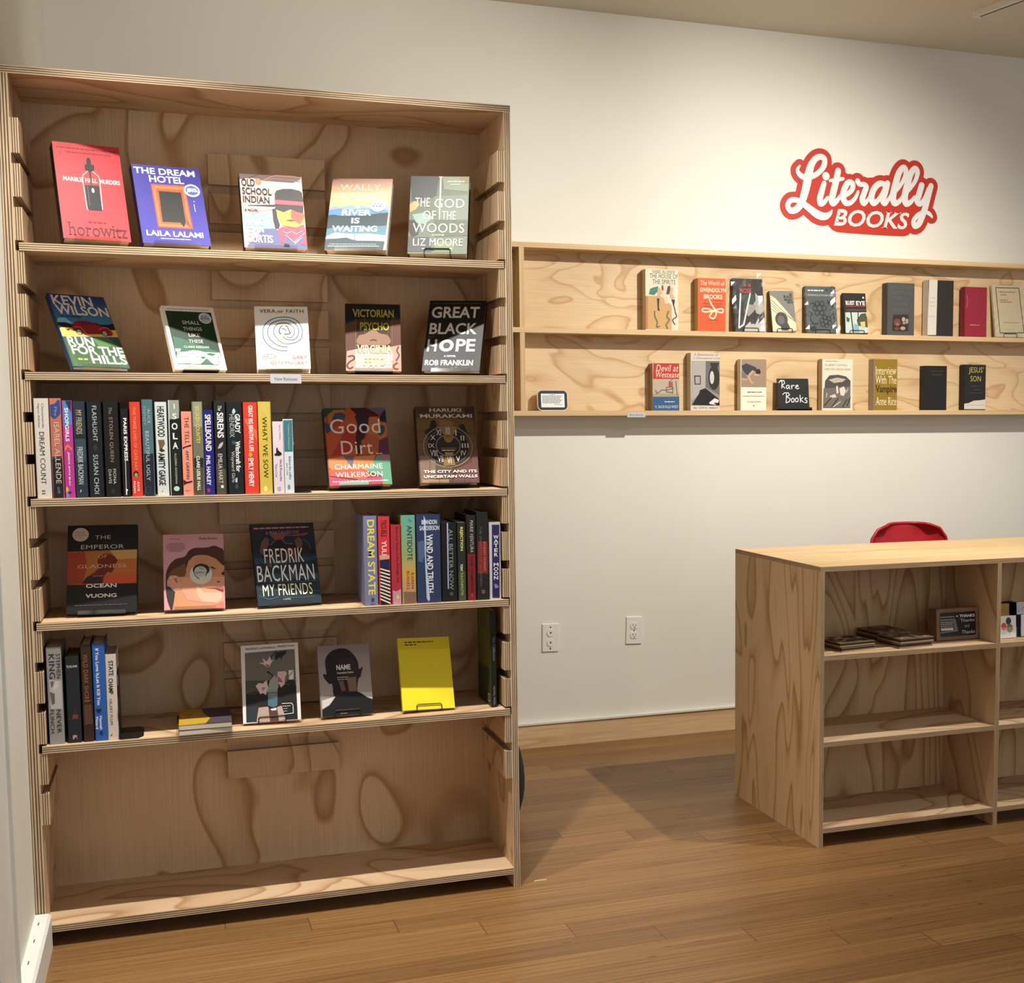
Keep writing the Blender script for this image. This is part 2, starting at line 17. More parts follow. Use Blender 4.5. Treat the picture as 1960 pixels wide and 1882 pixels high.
{'k':'vera','name':'hardcover_book','label':'white hardcover with blue concentric rings drawn on its cover','group':'books faced out on the second shelf','pose':[0.6264,0.0423,1.4265,-0.0538,0.2886,-0.014],'w':0.132,'h':0.1686,'t':0.0402,'col':'#e8e4dc','spine':'#e8e4dc','page':'#d8ccae','soft':0,'stand':'n','short':'white book with blue concentric rings','sleeve':0,'gloss':0.45,'sticker':[],'art':[('P','#dce4ec',[0.581,0.287,0.552,0.283,0.511,0.283,0.465,0.288,0.423,0.294,0.382,0.303,0.342,0.315,0.303,0.329,0.268,0.348,0.235,0.37,0.205,0.396,0.178,0.425,0.158,0.454,0.144,0.485,0.137,0.519,0.134,0.552,0.134,0.582,0.136,0.61,0.141,0.635,0.15,0.659,0.163,0.682,0.18,0.704,0.2,0.725,0.224,0.744,0.251,0.761,0.281,0.777,0.315,0.792,0.351,0.805,0.388,0.815,0.425,0.822,0.464,0.826,0.502,0.828,0.539,0.828,0.574,0.828,0.608,0.826,0.641,0.823,0.673,0.817,0.704,0.809,0.735,0.798,0.763,0.786,0.788,0.77,0.81,0.752,0.829,0.73,0.845,0.707,0.858,0.684,0.869,0.662,0.877,0.639,0.881,0.615,0.882,0.591,0.878,0.564,0.871,0.535,0.859,0.507,0.845,0.483,0.828,0.465,0.807,0.449,0.783,0.437,0.757,0.426,0.726,0.418,0.691,0.413,0.657,0.408,0.63,0.401,0.612,0.39,0.599,0.376,0.591,0.362,0.585,0.347,0.584,0.331,0.59,0.313,0.592,0.297]),('P','#e8e4dc',[0.559,0.347,0.535,0.345,0.501,0.348,0.463,0.355,0.427,0.365,0.393,0.38,0.358,0.399,0.326,0.419,0.298,0.44,0.276,0.461,0.257,0.482,0.243,0.504,0.233,0.526,0.226,0.547,0.224,0.568,0.225,0.59,0.229,0.611,0.236,0.633,0.244,0.656,0.256,0.677,0.272,0.697,0.29,0.714,0.312,0.729,0.337,0.743,0.367,0.754,0.405,0.765,0.449,0.774,0.495,0.78,0.536,0.784,0.573,0.784,0.608,0.781,0.64,0.775,0.67,0.766,0.698,0.755,0.724,0.74,0.748,0.723,0.767,0.706,0.783,0.688,0.795,0.668,0.803,0.648,0.808,0.627,0.809,0.604,0.806,0.579,0.799,0.555,0.79,0.533,0.776,0.514,0.759,0.496,0.74,0.48,0.718,0.469,0.692,0.464,0.662,0.465,0.632,0.466,0.608,0.462,0.592,0.451,0.579,0.436,0.57,0.42,0.563,0.404,0.562,0.388,0.567,0.371,0.568,0.356]),('L','#3c4652',0.015,[0.581,0.287,0.552,0.287,0.511,0.287,0.466,0.289,0.423,0.294,0.382,0.303,0.342,0.315,0.303,0.329,0.268,0.348,0.235,0.37,0.205,0.396,0.178,0.425,0.158,0.454,0.144,0.485,0.137,0.519,0.134,0.552,0.134,0.582,0.136,0.61,0.141,0.635,0.15,0.659,0.163,0.682,0.18,0.704,0.2,0.725,0.224,0.744,0.251,0.761,0.281,0.777,0.315,0.792,0.351,0.805,0.388,0.815,0.425,0.822,0.464,0.826,0.502,0.828,0.539,0.828,0.574,0.828,0.608,0.826,0.641,0.823,0.673,0.817,0.704,0.809,0.735,0.798,0.763,0.786,0.788,0.77,0.81,0.752,0.829,0.73,0.845,0.707,0.858,0.684,0.869,0.662,0.877,0.639,0.881,0.615,0.882,0.591,0.878,0.564,0.871,0.535,0.859,0.507,0.845,0.483,0.828,0.465,0.807,0.449,0.783,0.437,0.757,0.426,0.728,0.417,0.695,0.41,0.662,0.404,0.63,0.401,0.599,0.399,0.568,0.398,0.539,0.4,0.513,0.404,0.49,0.412,0.469,0.422,0.45,0.434,0.432,0.447,0.414,0.462,0.398,0.478,0.382,0.494,0.369,0.511,0.357,0.528,0.347,0.546,0.339,0.564,0.336,0.583,0.337,0.604,0.342,0.627,0.351,0.649,0.362,0.669,0.376,0.684,0.392,0.698,0.411,0.71,0.432,0.719,0.455,0.726,0.481,0.73,0.507,0.733,0.533,0.734,0.559,0.732,0.585,0.729,0.61,0.723,0.633,0.716,0.654,0.707,0.674,0.696,0.692,0.683,0.706,0.67,0.717,0.655,0.725,0.639,0.729,0.622,0.731,0.605,0.729,0.587,0.724,0.567,0.715,0.549,0.705,0.533,0.693,0.521,0.677,0.51,0.661,0.502,0.644,0.497,0.627,0.498,0.607,0.502,0.59,0.508,0.578,0.512]),('L','#3c4652',0.015,[0.584,0.346,0.555,0.348,0.514,0.351,0.468,0.356,0.427,0.365,0.391,0.38,0.357,0.399,0.325,0.419,0.298,0.44,0.276,0.461,0.257,0.482,0.243,0.504,0.233,0.526,0.226,0.547,0.224,0.568,0.225,0.59,0.229,0.611,0.236,0.633,0.244,0.656,0.256,0.677,0.272,0.697,0.29,0.714,0.312,0.729,0.337,0.743,0.367,0.754,0.405,0.765,0.449,0.774,0.495,0.78,0.536,0.784,0.573,0.784,0.608,0.781,0.64,0.775,0.67,0.766,0.698,0.755,0.724,0.74,0.748,0.723,0.767,0.706,0.783,0.688,0.795,0.668,0.803,0.648,0.808,0.627,0.809,0.604,0.806,0.579,0.799,0.555,0.79,0.533,0.776,0.514,0.759,0.496,0.74,0.48,0.718,0.469,0.692,0.462,0.663,0.459,0.634,0.46,0.608,0.462,0.586,0.466,0.567,0.473,0.549,0.482,0.535,0.49,0.524,0.499,0.517,0.508,0.511,0.516,0.508,0.522]),('L','#241f22',0.017,[0.506,0.69,0.495,0.683,0.48,0.672,0.464,0.66,0.453,0.647,0.446,0.635,0.442,0.622,0.44,0.609,0.441,0.597,0.443,0.586,0.445,0.574,0.454,0.565,0.472,0.558,0.509,0.554,0.559,0.553,0.608,0.554,0.64,0.56,0.648,0.573,0.641,0.59,0.629,0.609,0.619,0.626,0.614,0.641,0.609,0.655,0.603,0.667,0.597,0.676,0.589,0.683,0.579,0.687,0.57,0.689,0.564,0.691]),('L','#241f22',0.013,[0.49,0.647,0.502,0.645,0.52,0.642,0.538,0.638,0.552,0.633,0.561,0.626,0.568,0.618,0.572,0.61,0.576,0.605]),('E','#cfa7a7',0.508,0.59,0.05,0.043),('L','#cdbd8c',0.017,[0.419,0.504,0.499,0.447]),('P','#9cc3e8',[0.579,0.39,0.654,0.39,0.646,0.333,0.589,0.29,0.644,0.233,0.569,0.234,0.583,0.319]),('T','#7c2326','VERA,or FAITH',0.09,0.92,0.92,0.068,''),('Z','#9b9b96',0.137,0.352,0.236,0.016,1),('Z','#9b9b96',0.102,0.384,0.207,0.016,2),('Z','#9b9b96',0.1,0.365,0.175,0.016,3),('T','#c9544e','GARY',0.658,0.943,0.183,0.061,''),('T','#c9544e','SHTEYNGART',0.24,0.95,0.091,0.053,'')],'shelf':1.4115},
{'k':'victor','name':'hardcover_book','label':'brown hardcover with curly-haired girl and dripping yellow-green lettering on its cover','group':'books faced out on the second shelf','pose':[0.8541,0.045,1.4228,-0.1407,0.2983,0.007],'w':0.1426,'h':0.187,'t':0.0262,'col':'#3a2a22','spine':'#3a2a22','page':'#d9cdb4','soft':0,'stand':'b','short':'brown book with dripping yellow-green letters','sleeve':0,'gloss':0.3,'sticker':[],'art':[('P','#14161a',[0.0,0.756,0.004,1.0,1.0,1.0,1.0,0.769,0.889,0.821,0.807,0.766,0.201,0.77,0.0,0.714]),('P','#5a3a33',[0.0,0.496,0.007,0.688,0.192,0.744,0.225,0.327,0.0,0.293]),('P','#5e3c32',[0.806,0.752,1.0,0.782,1.0,0.394,0.813,0.367]),('P','#8a6a58',[0.236,0.519,0.255,0.532,0.282,0.537,0.312,0.54,0.341,0.546,0.37,0.559,0.401,0.574,0.43,0.589,0.455,0.601,0.474,0.612,0.489,0.622,0.503,0.629,0.52,0.628,0.54,0.618,0.562,0.6,0.586,0.58,0.615,0.563,0.655,0.554,0.703,0.549,0.747,0.541,0.776,0.525,0.798,0.496,0.814,0.457,0.808,0.419,0.765,0.392,0.656,0.38,0.499,0.377,0.341,0.381,0.234,0.393,0.195,0.418,0.195,0.454,0.216,0.491]),('P','#a98f84',[0.0,0.0,0.0,0.04,0.017,0.292,0.225,0.327,0.837,0.367,1.0,0.394,1.0,0.0]),('P','#b7a7a6',[0.165,0.0,0.191,0.254,0.834,0.261,0.828,0.0]),('L','#5f3b2c',0.032,[0.039,0.207,0.056,0.211,0.082,0.217,0.107,0.221,0.127,0.221,0.14,0.214,0.15,0.202,0.154,0.188,0.15,0.175,0.135,0.164,0.11,0.153,0.083,0.141,0.062,0.128,0.046,0.114,0.033,0.098,0.024,0.083,0.021,0.069,0.026,0.056,0.038,0.044,0.054,0.035,0.068,0.03,0.083,0.033,0.099,0.041,0.114,0.051,0.124,0.057]),('L','#6a4434',0.028,[0.958,0.368,0.951,0.356,0.939,0.339,0.929,0.32,0.924,0.301,0.931,0.285,0.945,0.269,0.958,0.253,0.963,0.236,0.954,0.215,0.936,0.192,0.917,0.171,0.904,0.156]),('L','#70482f',0.036,[0.928,0.123,0.914,0.116,0.894,0.106,0.874,0.094,0.862,0.083,0.859,0.071,0.861,0.058,0.868,0.046,0.877,0.037,0.891,0.033,0.91,0.031,0.929,0.031,0.941,0.031]),('E','#c78d63',0.979,0.067,0.029,0.033),('L','#3a2524',0.016,[0.444,0.455,0.5,0.466,0.557,0.453]),('L','#6d6a2c',0.008,[0.185,0.77,0.177,0.32]),('L','#6d6a2c',0.008,[0.346,0.799,0.341,0.56]),('L','#6d6a2c',0.006,[0.775,0.805,0.767,0.499]),('L','#6d6a2c',0.007,[0.848,0.8,0.838,0.393]),('T','#a89a3c','VICTORIAN',0.126,0.889,0.859,0.12,'bs'),('T','#a79c35','PSYCHO',0.255,0.789,0.662,0.12,'bs'),('T','#ebe3a6','VIRGINIA',0.197,0.844,0.325,0.119,'bs'),('L','#f1ecd0',0.021,[0.185,0.313,0.181,0.143]),('L','#f1ecd0',0.018,[0.292,0.268,0.289,0.104]),('L','#f1ecd0',0.019,[0.368,0.269,0.366,0.203]),('L','#f1ecd0',0.021,[0.766,0.28,0.762,0.095]),('L','#f1ecd0',0.019,[0.835,0.274,0.832,0.155]),('L','#f1ecd0',0.016,[0.416,0.27,0.415,0.21]),('T','#e7df93','FEITO',0.309,0.71,0.139,0.125,'bs'),('L','#f1ecd0',0.021,[0.408,0.086,0.408,0.059]),('L','#f1ecd0',0.019,[0.593,0.087,0.591,0.035]),('L','#f1ecd0',0.021,[0.488,0.086,0.487,0.053])],'shelf':1.4115},
{'k':'great','name':'hardcover_book','label':'black hardcover filled with large pale block lettering','group':'books faced out on the second shelf','pose':[1.057,0.0433,1.4243,-0.4227,0.4635,0.0157],'w':0.1555,'h':0.2187,'t':0.0206,'col':'#191818','spine':'#191818','page':'#d9cdb4','soft':0,'stand':'a','short':'black book with large grey block letters','sleeve':0,'gloss':0.3,'sticker':[],'art':[('Z','#55504d',0.055,0.914,0.96,0.015,3),('P','#37322f',[0.01,0.466,0.055,0.5,0.173,0.494,0.16,0.467,0.037,0.45]),('T','#d6d2d0','GREAT',0.053,0.901,0.83,0.163,'b'),('T','#d6d2d0','BLACK',0.048,0.889,0.597,0.161,'b'),('T','#dcd8d6','H',0.041,0.208,0.359,0.17,'b'),('E','#dcd8d6',0.38,0.357,0.126,0.085),('E','#2e2624',0.383,0.357,0.065,0.045),('T','#dcd8d6','PE',0.548,0.886,0.362,0.174,'b'),('T','#eeeae6','A NOVEL',0.354,0.566,0.209,0.026,'b'),('T','#f0ece8','ROB FRANKLIN',0.036,0.876,0.116,0.076,'b'),('P','#5d5a58',[0.173,0.036,0.236,0.06,0.286,0.056,0.282,0.027]),('P','#6a6663',[0.491,0.064,0.535,0.044,0.534,0.025]),('P','#6a6663',[0.566,0.064,0.618,0.045,0.586,0.038])],'shelf':1.4115},
{'k':'good','name':'hardcover_book','label':'multicoloured hardcover with two painted faces in profile on its cover','group':'books faced out on the middle shelf','pose':[0.816,0.0573,1.1218,0.0308,0.3037,-0.0106],'w':0.1643,'h':0.2156,'t':0.0311,'col':'#a2482a','spine':'#2e3d2a','page':'#d9cdb4','soft':0,'stand':'b','short':'colourful book with two painted faces','sleeve':0,'gloss':0.45,'sticker':[],'art':[('P','#2b4a34',[0.0,0.972,0.0,0.995,0.066,1.0,0.366,1.0,0.356,0.979,0.164,0.974,0.07,0.911,0.002,0.866]),('P','#33405f',[0.0,0.803,0.0,0.821,0.066,0.795,0.098,0.718,0.029,0.668,0.011,0.719]),('P','#3b4a63',[0.129,0.865,0.184,0.935,0.289,0.944,0.365,0.908,0.31,0.844,0.149,0.833]),('P','#b46a35',[0.063,0.917,0.164,0.974,0.324,0.979,0.366,0.914,0.289,0.947,0.176,0.932,0.121,0.865,0.107,0.807,0.06,0.808]),('P','#b9532c',[0.372,1.0,0.405,1.0,0.482,0.952,0.518,0.913,0.49,0.881,0.524,0.816,0.526,0.764,0.515,0.661,0.565,0.608,0.535,0.557,0.468,0.379,0.26,0.377,0.021,0.362,0.013,0.661,0.106,0.718,0.222,0.768,0.326,0.844]),('P','#a8332a',[0.35,0.766,0.526,0.764,0.515,0.661,0.565,0.608,0.498,0.507,0.262,0.396,0.063,0.387,0.218,0.575]),('P','#3a1620',[0.424,1.0,0.681,1.0,0.821,0.942,0.897,0.889,0.733,0.885,0.701,0.813,0.653,0.672,0.604,0.595,0.562,0.583,0.529,0.429,0.468,0.379,0.478,0.623,0.527,0.777,0.49,0.881,0.518,0.913]),('P','#1f1a3d',[0.905,0.889,1.0,1.0,1.0,0.958,1.0,0.804,0.882,0.831]),('P','#5f5a78',[0.694,1.0,0.999,1.0,0.988,0.967,0.907,0.909,0.838,0.949]),('P','#2a1f3c',[0.535,0.848,0.706,0.859,0.665,0.71,0.611,0.659,0.567,0.621,0.526,0.686]),('P','#b76a38',[0.717,0.878,0.839,0.884,0.893,0.857,0.87,0.799,0.978,0.81,1.0,0.747,1.0,0.675,0.971,0.615,0.853,0.578,0.828,0.643,0.692,0.658,0.661,0.672,0.703,0.762]),('P','#2f4a52',[0.893,0.785,0.955,0.758,0.966,0.706,0.927,0.655,0.867,0.63,0.846,0.656]),('P','#a8552f',[0.651,0.659,0.828,0.643,0.853,0.578,0.815,0.385,0.518,0.397,0.563,0.512,0.561,0.57,0.63,0.608]),('P','#5a2b4a',[0.857,0.578,1.0,0.618,1.0,0.395,0.825,0.404]),('P','#c9804f',[0.013,0.356,0.261,0.38,0.324,0.305,0.389,0.24,0.419,0.374,0.774,0.386,0.724,0.297,0.639,0.19,0.479,0.188,0.08,0.165,0.01,0.249]),('P','#6b6274',[0.253,0.383,0.468,0.382,0.411,0.367,0.399,0.259,0.342,0.248,0.316,0.306]),('P','#5f9579',[0.807,0.386,0.986,0.389,1.0,0.372,1.0,0.009,0.853,0.013,0.84,0.115,0.607,0.185]),('P','#a86a8c',[0.847,0.385,0.986,0.389,0.979,0.331,0.879,0.307]),('P','#c45a49',[0.006,0.211,0.562,0.218,0.634,0.146,0.586,0.07,0.014,0.135]),('P','#b04a66',[0.005,0.129,0.387,0.075,0.84,0.115,0.853,0.013,0.008,0.009]),('P','#7fae9b',[0.17,0.049,0.624,0.05,0.619,0.012,0.143,0.018]),('T','#ecdcd4','Good',0.081,0.888,0.763,0.187,''),('T','#ecd5cc','Dirt',0.229,0.736,0.488,0.173,''),('T','#f8eede','CHARMAINE',0.102,0.867,0.245,0.064,''),('T','#f8eede','WILKERSON',0.106,0.856,0.145,0.063,''),('Z','#f4e7e2',0.049,0.94,0.06,0.019,4),('Z','#f4e7e2',0.782,0.888,0.406,0.013,6)],'shelf':1.1089},
{'k':'city','name':'hardcover_book','label':'brown hardcover with big round roman-numeral clock on its cover','group':'books faced out on the middle shelf','pose':[1.0532,0.0581,1.1229,-0.0366,0.2864,-0.0003],'w':0.1614,'h':0.2174,'t':0.0369,'col':'#5a4129','spine':'#1c1720','page':'#d9cdb4','soft':0,'stand':'b','short':'brown book with round clock face','sleeve':0,'gloss':0.45,'sticker':[],'art':[('P','#6b4f2c',[0.0,0.636,0.009,0.836,0.447,0.842,0.617,0.841,0.957,0.814,0.996,0.499,0.95,0.37,0.0,0.379]),('P','#80602f',[0.386,0.816,0.614,0.808,0.624,0.724,0.686,0.665,0.555,0.529,0.455,0.536,0.384,0.699]),('P','#241c17',[0.218,0.725,0.251,0.816,0.302,0.829,0.334,0.803,0.336,0.725,0.19,0.596,0.121,0.674]),('P','#241c17',[0.711,0.749,0.765,0.775,0.806,0.762,0.827,0.71,0.885,0.592,0.772,0.671]),('L','#3a2a1c',0.008,[0.013,0.675,0.365,0.673]),('L','#3a2a1c',0.008,[0.388,0.744,0.634,0.743]),('L','#3a2a1c',0.009,[0.839,0.651,1.0,0.65]),('L','#3a2a1c',0.008,[0.0,0.539,0.11,0.539]),('P','#4a2f2a',[0.039,1.0,0.224,1.0,0.217,0.92,0.032,0.914]),('P','#4a2a26',[0.829,1.0,0.992,1.0,0.992,0.827,0.851,0.873]),('P','#7e6a58',[0.021,0.366,0.288,0.357,0.258,0.011,0.017,0.014]),('P','#5e4a42',[0.278,0.247,0.561,0.206,0.543,0.007,0.258,0.011]),('P','#6d4a4a',[0.921,0.428,1.0,0.434,1.0,0.006,0.543,0.007,0.644,0.192,0.889,0.266]),('P','#a08263',[0.046,0.058,0.488,0.052,0.484,0.009,0.042,0.015]),('L','#3a2c22',0.007,[0.195,0.358,0.181,0.184]),('L','#3a2c22',0.007,[0.33,0.067,0.325,0.011]),('L','#3a2c22',0.007,[0.751,0.061,0.746,0.005]),('E','#1b1917',0.511,0.487,0.363,0.246),('P','#8a6a35',[0.384,0.699,0.655,0.697,0.692,0.723,0.37,0.725]),('P','#86672f',[0.43,0.64,0.386,0.725,0.675,0.723,0.624,0.632,0.53,0.62]),('P','#8a6d3a',[0.434,0.342,0.59,0.341,0.614,0.231,0.411,0.227]),('O','#8b8480',0.508,0.474,0.414,0.265,0.014),('O','#6f6864',0.508,0.474,0.359,0.226,0.01),('E','#2a211b',0.511,0.487,0.196,0.133),('P','#8a6a2d',[0.444,0.607,0.622,0.606,0.573,0.535,0.504,0.523,0.456,0.555]),('P','#a08a4e',[0.443,0.4,0.595,0.399,0.574,0.36,0.456,0.361]),('P','#5a4a35',[0.381,0.465,0.651,0.463,0.63,0.412,0.394,0.42]),('O','#8b807a',0.511,0.487,0.203,0.137,0.014),('T','#e8e4de','XII',0.472,0.556,0.682,0.085,'s'),('T','#e8e4de','I',0.639,0.673,0.655,0.072,'s'),('T','#e8e4de','II',0.722,0.798,0.583,0.059,'s'),('T','#e8e4de','III',0.734,0.862,0.485,0.052,'s'),('T','#e8e4de','IV',0.713,0.815,0.388,0.065,'s'),('T','#e8e4de','V',0.625,0.702,0.314,0.071,'s'),('T','#e8e4de','VI',0.476,0.552,0.296,0.09,'s'),('T','#e8e4de','VII',0.318,0.419,0.317,0.084,'s'),('T','#e8e4de','VIII',0.198,0.324,0.392,0.077,'s'),('T','#e8e4de','IX',0.173,0.282,0.489,0.052,'s'),('T','#e8e4de','X',0.215,0.308,0.592,0.058,'s'),('T','#e8e4de','XI',0.322,0.406,0.657,0.071,'s'),('Z','#d9c9a0',0.403,0.605,0.425,0.016,2),('T','#d8c2b6','HARUKI',0.232,0.767,0.948,0.046,'b'),('T','#dcc9bd','MURAKAMI',0.071,0.949,0.871,0.049,'b'),('T','#f4ebe2','THE CITY AND ITS',0.07,0.967,0.154,0.035,'b'),('T','#f4ebe2','UNCERTAIN WALLS',0.069,0.97,0.09,0.035,'b')],'shelf':1.1089},
{'k':'emperor','name':'hardcover_book','label':'black hardcover with orange sunset band and bowed head silhouette','group':'books faced out on the fourth shelf','pose':[0.1695,0.0637,0.817,-0.089,0.3467,0.0024],'w':0.1639,'h':0.2285,'t':0.0176,'col':'#151314','spine':'#0c0b0c','page':'#e3e0dc','soft':0,'stand':'b','short':'black book with orange silhouette band','sleeve':0,'gloss':0.45,'sticker':[('E','#c3b1a6',0.182,0.893,0.118,0.078),('T','#6a4038',"Oprah's",0.114,0.245,0.915,0.025,'i'),('T','#6a4038','Book Club',0.103,0.266,0.888,0.022,'s'),('Z','#8d746a',0.159,0.207,0.861,0.009,2)],'art':[('P','#a9662f',[0.0,0.703,0.999,0.711,0.994,0.327,0.0,0.327]),('P','#bf9a5c',[0.604,0.707,0.999,0.71,0.997,0.571,0.726,0.59]),('P','#9c3b22',[0.0,0.694,0.246,0.701,0.281,0.524,0.221,0.344,0.0,0.331]),('P','#b5672c',[0.718,0.603,0.996,0.609,0.995,0.432,0.648,0.446]),('P','#c14e2c',[0.521,0.418,0.728,0.429,0.993,0.425,0.992,0.331,0.514,0.339]),('P','#8c3a22',[0.0,0.392,0.0,0.393,0.22,0.412,0.214,0.338,0.0,0.328]),('P','#6a2114',[0.206,0.338,0.275,0.411,0.377,0.453,0.44,0.501,0.439,0.546,0.431,0.596,0.454,0.64,0.517,0.667,0.605,0.667,0.678,0.635,0.718,0.59,0.695,0.553,0.671,0.496,0.632,0.45,0.576,0.464,0.529,0.411,0.506,0.336]),('P','#2b2026',[0.198,0.335,0.283,0.405,0.378,0.434,0.489,0.406,0.506,0.336]),('T','#b9b5b2','THE',0.388,0.614,0.86,0.042,''),('T','#bdb9b6','EMPEROR',0.189,0.809,0.75,0.048,''),('T','#c9a28c','OF',0.438,0.565,0.639,0.038,''),('T','#dba98d','GLADNESS',0.145,0.843,0.529,0.041,''),('Z','#8a6a60',0.362,0.553,0.418,0.016,2),('T','#e4e1de','OCEAN',0.269,0.707,0.308,0.044,'b'),('T','#e4e1de','VUONG',0.264,0.709,0.196,0.044,'b'),('Z','#4f4b49',0.113,0.86,0.092,0.015,5)],'shelf':0.8074},
{'k':'pink','name':'hardcover_book','label':"pink hardcover with young man's face and round lens over his eye",'group':'books faced out on the fourth shelf','pose':[0.39,0.0526,0.8169,-0.0135,0.2996,0.0114],'w':0.1466,'h':0.1955,'t':0.02,'col':'#c9979f','spine':'#c9979f','page':'#4a1417','soft':0,'stand':'n','short':'pink book with man wearing monocle lens','sleeve':0,'gloss':0.45,'sticker':[],'art':[('P','#4a2b22',[0.028,0.364,0.028,0.402,0.029,0.436,0.033,0.466,0.039,0.496,0.05,0.525,0.064,0.552,0.08,0.577,0.099,0.601,0.12,0.622,0.144,0.641,0.17,0.658,0.199,0.672,0.235,0.681,0.276,0.687,0.315,0.693,0.348,0.702,0.37,0.718,0.385,0.738,0.399,0.758,0.416,0.774,0.437,0.787,0.458,0.798,0.484,0.807,0.517,0.813,0.561,0.816,0.615,0.815,0.67,0.814,0.717,0.816,0.754,0.822,0.787,0.83,0.816,0.837,0.843,0.84,0.867,0.837,0.888,0.83,0.907,0.821,0.926,0.812,0.946,0.806,0.966,0.802,0.984,0.792,0.996,0.77,1.0,0.752,1.0,0.577,0.993,0.567,0.942,0.582,0.869,0.626,0.788,0.676,0.713,0.708,0.645,0.718,0.576,0.718,0.514,0.708,0.463,0.686,0.435,0.646,0.422,0.589,0.408,0.532,0.375,0.488,0.309,0.466,0.222,0.458,0.138,0.45,0.079,0.429,0.054,0.39,0.05,0.341,0.057,0.286,0.066,0.231,0.077,0.168,0.096,0.1,0.114,0.037,0.123,0.0,0.099,0.0,0.094,0.012,0.074,0.059,0.054,0.113,0.04,0.165,0.032,0.216,0.029,0.268,0.028,0.318]),('P','#6d4a33',[0.071,0.455,0.147,0.533,0.346,0.609,0.376,0.501,0.341,0.429,0.095,0.435]),('P','#3a3430',[0.043,0.31,0.084,0.309,0.18,0.234,0.161,0.136,0.128,0.0,0.115,0.0,0.093,0.032,0.04,0.179]),('P','#c58a62',[0.366,0.448,0.369,0.541,0.413,0.647,0.547,0.711,0.713,0.715,0.862,0.664,0.997,0.554,1.0,0.505,1.0,0.361,0.976,0.319,0.981,0.212,0.96,0.106,0.892,0.061,0.611,0.089,0.382,0.123,0.303,0.231,0.275,0.424]),('P','#d49b7e',[0.275,0.424,1.0,0.419,1.0,0.349,0.967,0.313,0.981,0.212,0.96,0.106,0.892,0.061,0.611,0.089,0.382,0.123,0.303,0.231]),('P','#d7b29c',[0.535,0.311,0.656,0.214,0.947,0.206,0.952,0.126,0.843,0.076,0.611,0.103,0.532,0.198]),('P','#c98f68',[0.18,0.247,0.287,0.264,0.334,0.17,0.398,0.109,0.611,0.076,0.941,0.046,0.974,0.0,0.137,0.0,0.161,0.136]),('P','#c77a6e',[0.792,-0.0,0.842,0.049,0.976,0.092,0.987,0.0]),('P','#d69c86',[0.079,0.429,0.089,0.44,0.106,0.447,0.125,0.451,0.145,0.453,0.165,0.453,0.187,0.451,0.209,0.446,0.226,0.438,0.237,0.428,0.245,0.416,0.251,0.401,0.257,0.384,0.267,0.364,0.279,0.34,0.287,0.316,0.288,0.297,0.278,0.283,0.261,0.271,0.241,0.263,0.221,0.259,0.203,0.261,0.184,0.267,0.166,0.277,0.149,0.288,0.133,0.3,0.117,0.315,0.104,0.331,0.093,0.349,0.085,0.369,0.078,0.391,0.076,0.412]),('P','#a8604c',[0.152,0.413,0.209,0.419,0.232,0.345,0.191,0.366]),('P','#3a241d',[0.75,0.556,0.808,0.555,0.866,0.523,0.832,0.52]),('P','#2e1d1a',[0.943,0.461,0.999,0.493,1.0,0.456,1.0,0.433,0.972,0.44]),('P','#2b1714',[0.864,0.355,0.944,0.36,0.893,0.341]),('P','#7d3a36',[0.666,0.273,0.832,0.273,0.981,0.232,0.972,0.212,0.832,0.259]),('P','#b0615c',[0.85,0.289,0.95,0.293,0.991,0.258,0.981,0.235,0.849,0.272]),('E','#cdd0c6',0.61,0.459,0.186,0.134),('E','#2a2826',0.616,0.519,0.141,0.08),('E','#b9bab5',0.603,0.496,0.104,0.07),('L','#3a3a38',0.013,[0.483,0.512,0.488,0.499,0.495,0.481,0.503,0.461,0.514,0.444,0.53,0.43,0.549,0.416,0.567,0.404,0.579,0.396]),('L','#55544f',0.012,[0.715,0.513,0.71,0.496,0.702,0.47,0.693,0.444,0.688,0.427]),('T','#3b3a3a','The',0.579,0.654,0.534,0.03,'s'),('T','#3b3a3a','Snatcher',0.52,0.673,0.485,0.027,'s'),('T','#5a3340','A novel',0.115,0.272,0.938,0.017,'s'),('T','#4a2a38','Paula Bomer',0.595,0.897,0.94,0.031,'s'),('Z','#6f4753',0.089,0.34,0.877,0.009,1),('Z','#6f4753',0.048,0.352,0.856,0.009,2),('Z','#6f4753',0.047,0.352,0.835,0.009,3),('Z','#6f4753',0.055,0.351,0.815,0.009,4),('Z','#6f4753',0.059,0.342,0.795,0.009,5),('Z','#6f4753',0.091,0.301,0.774,0.009,6)],'shelf':0.8074},
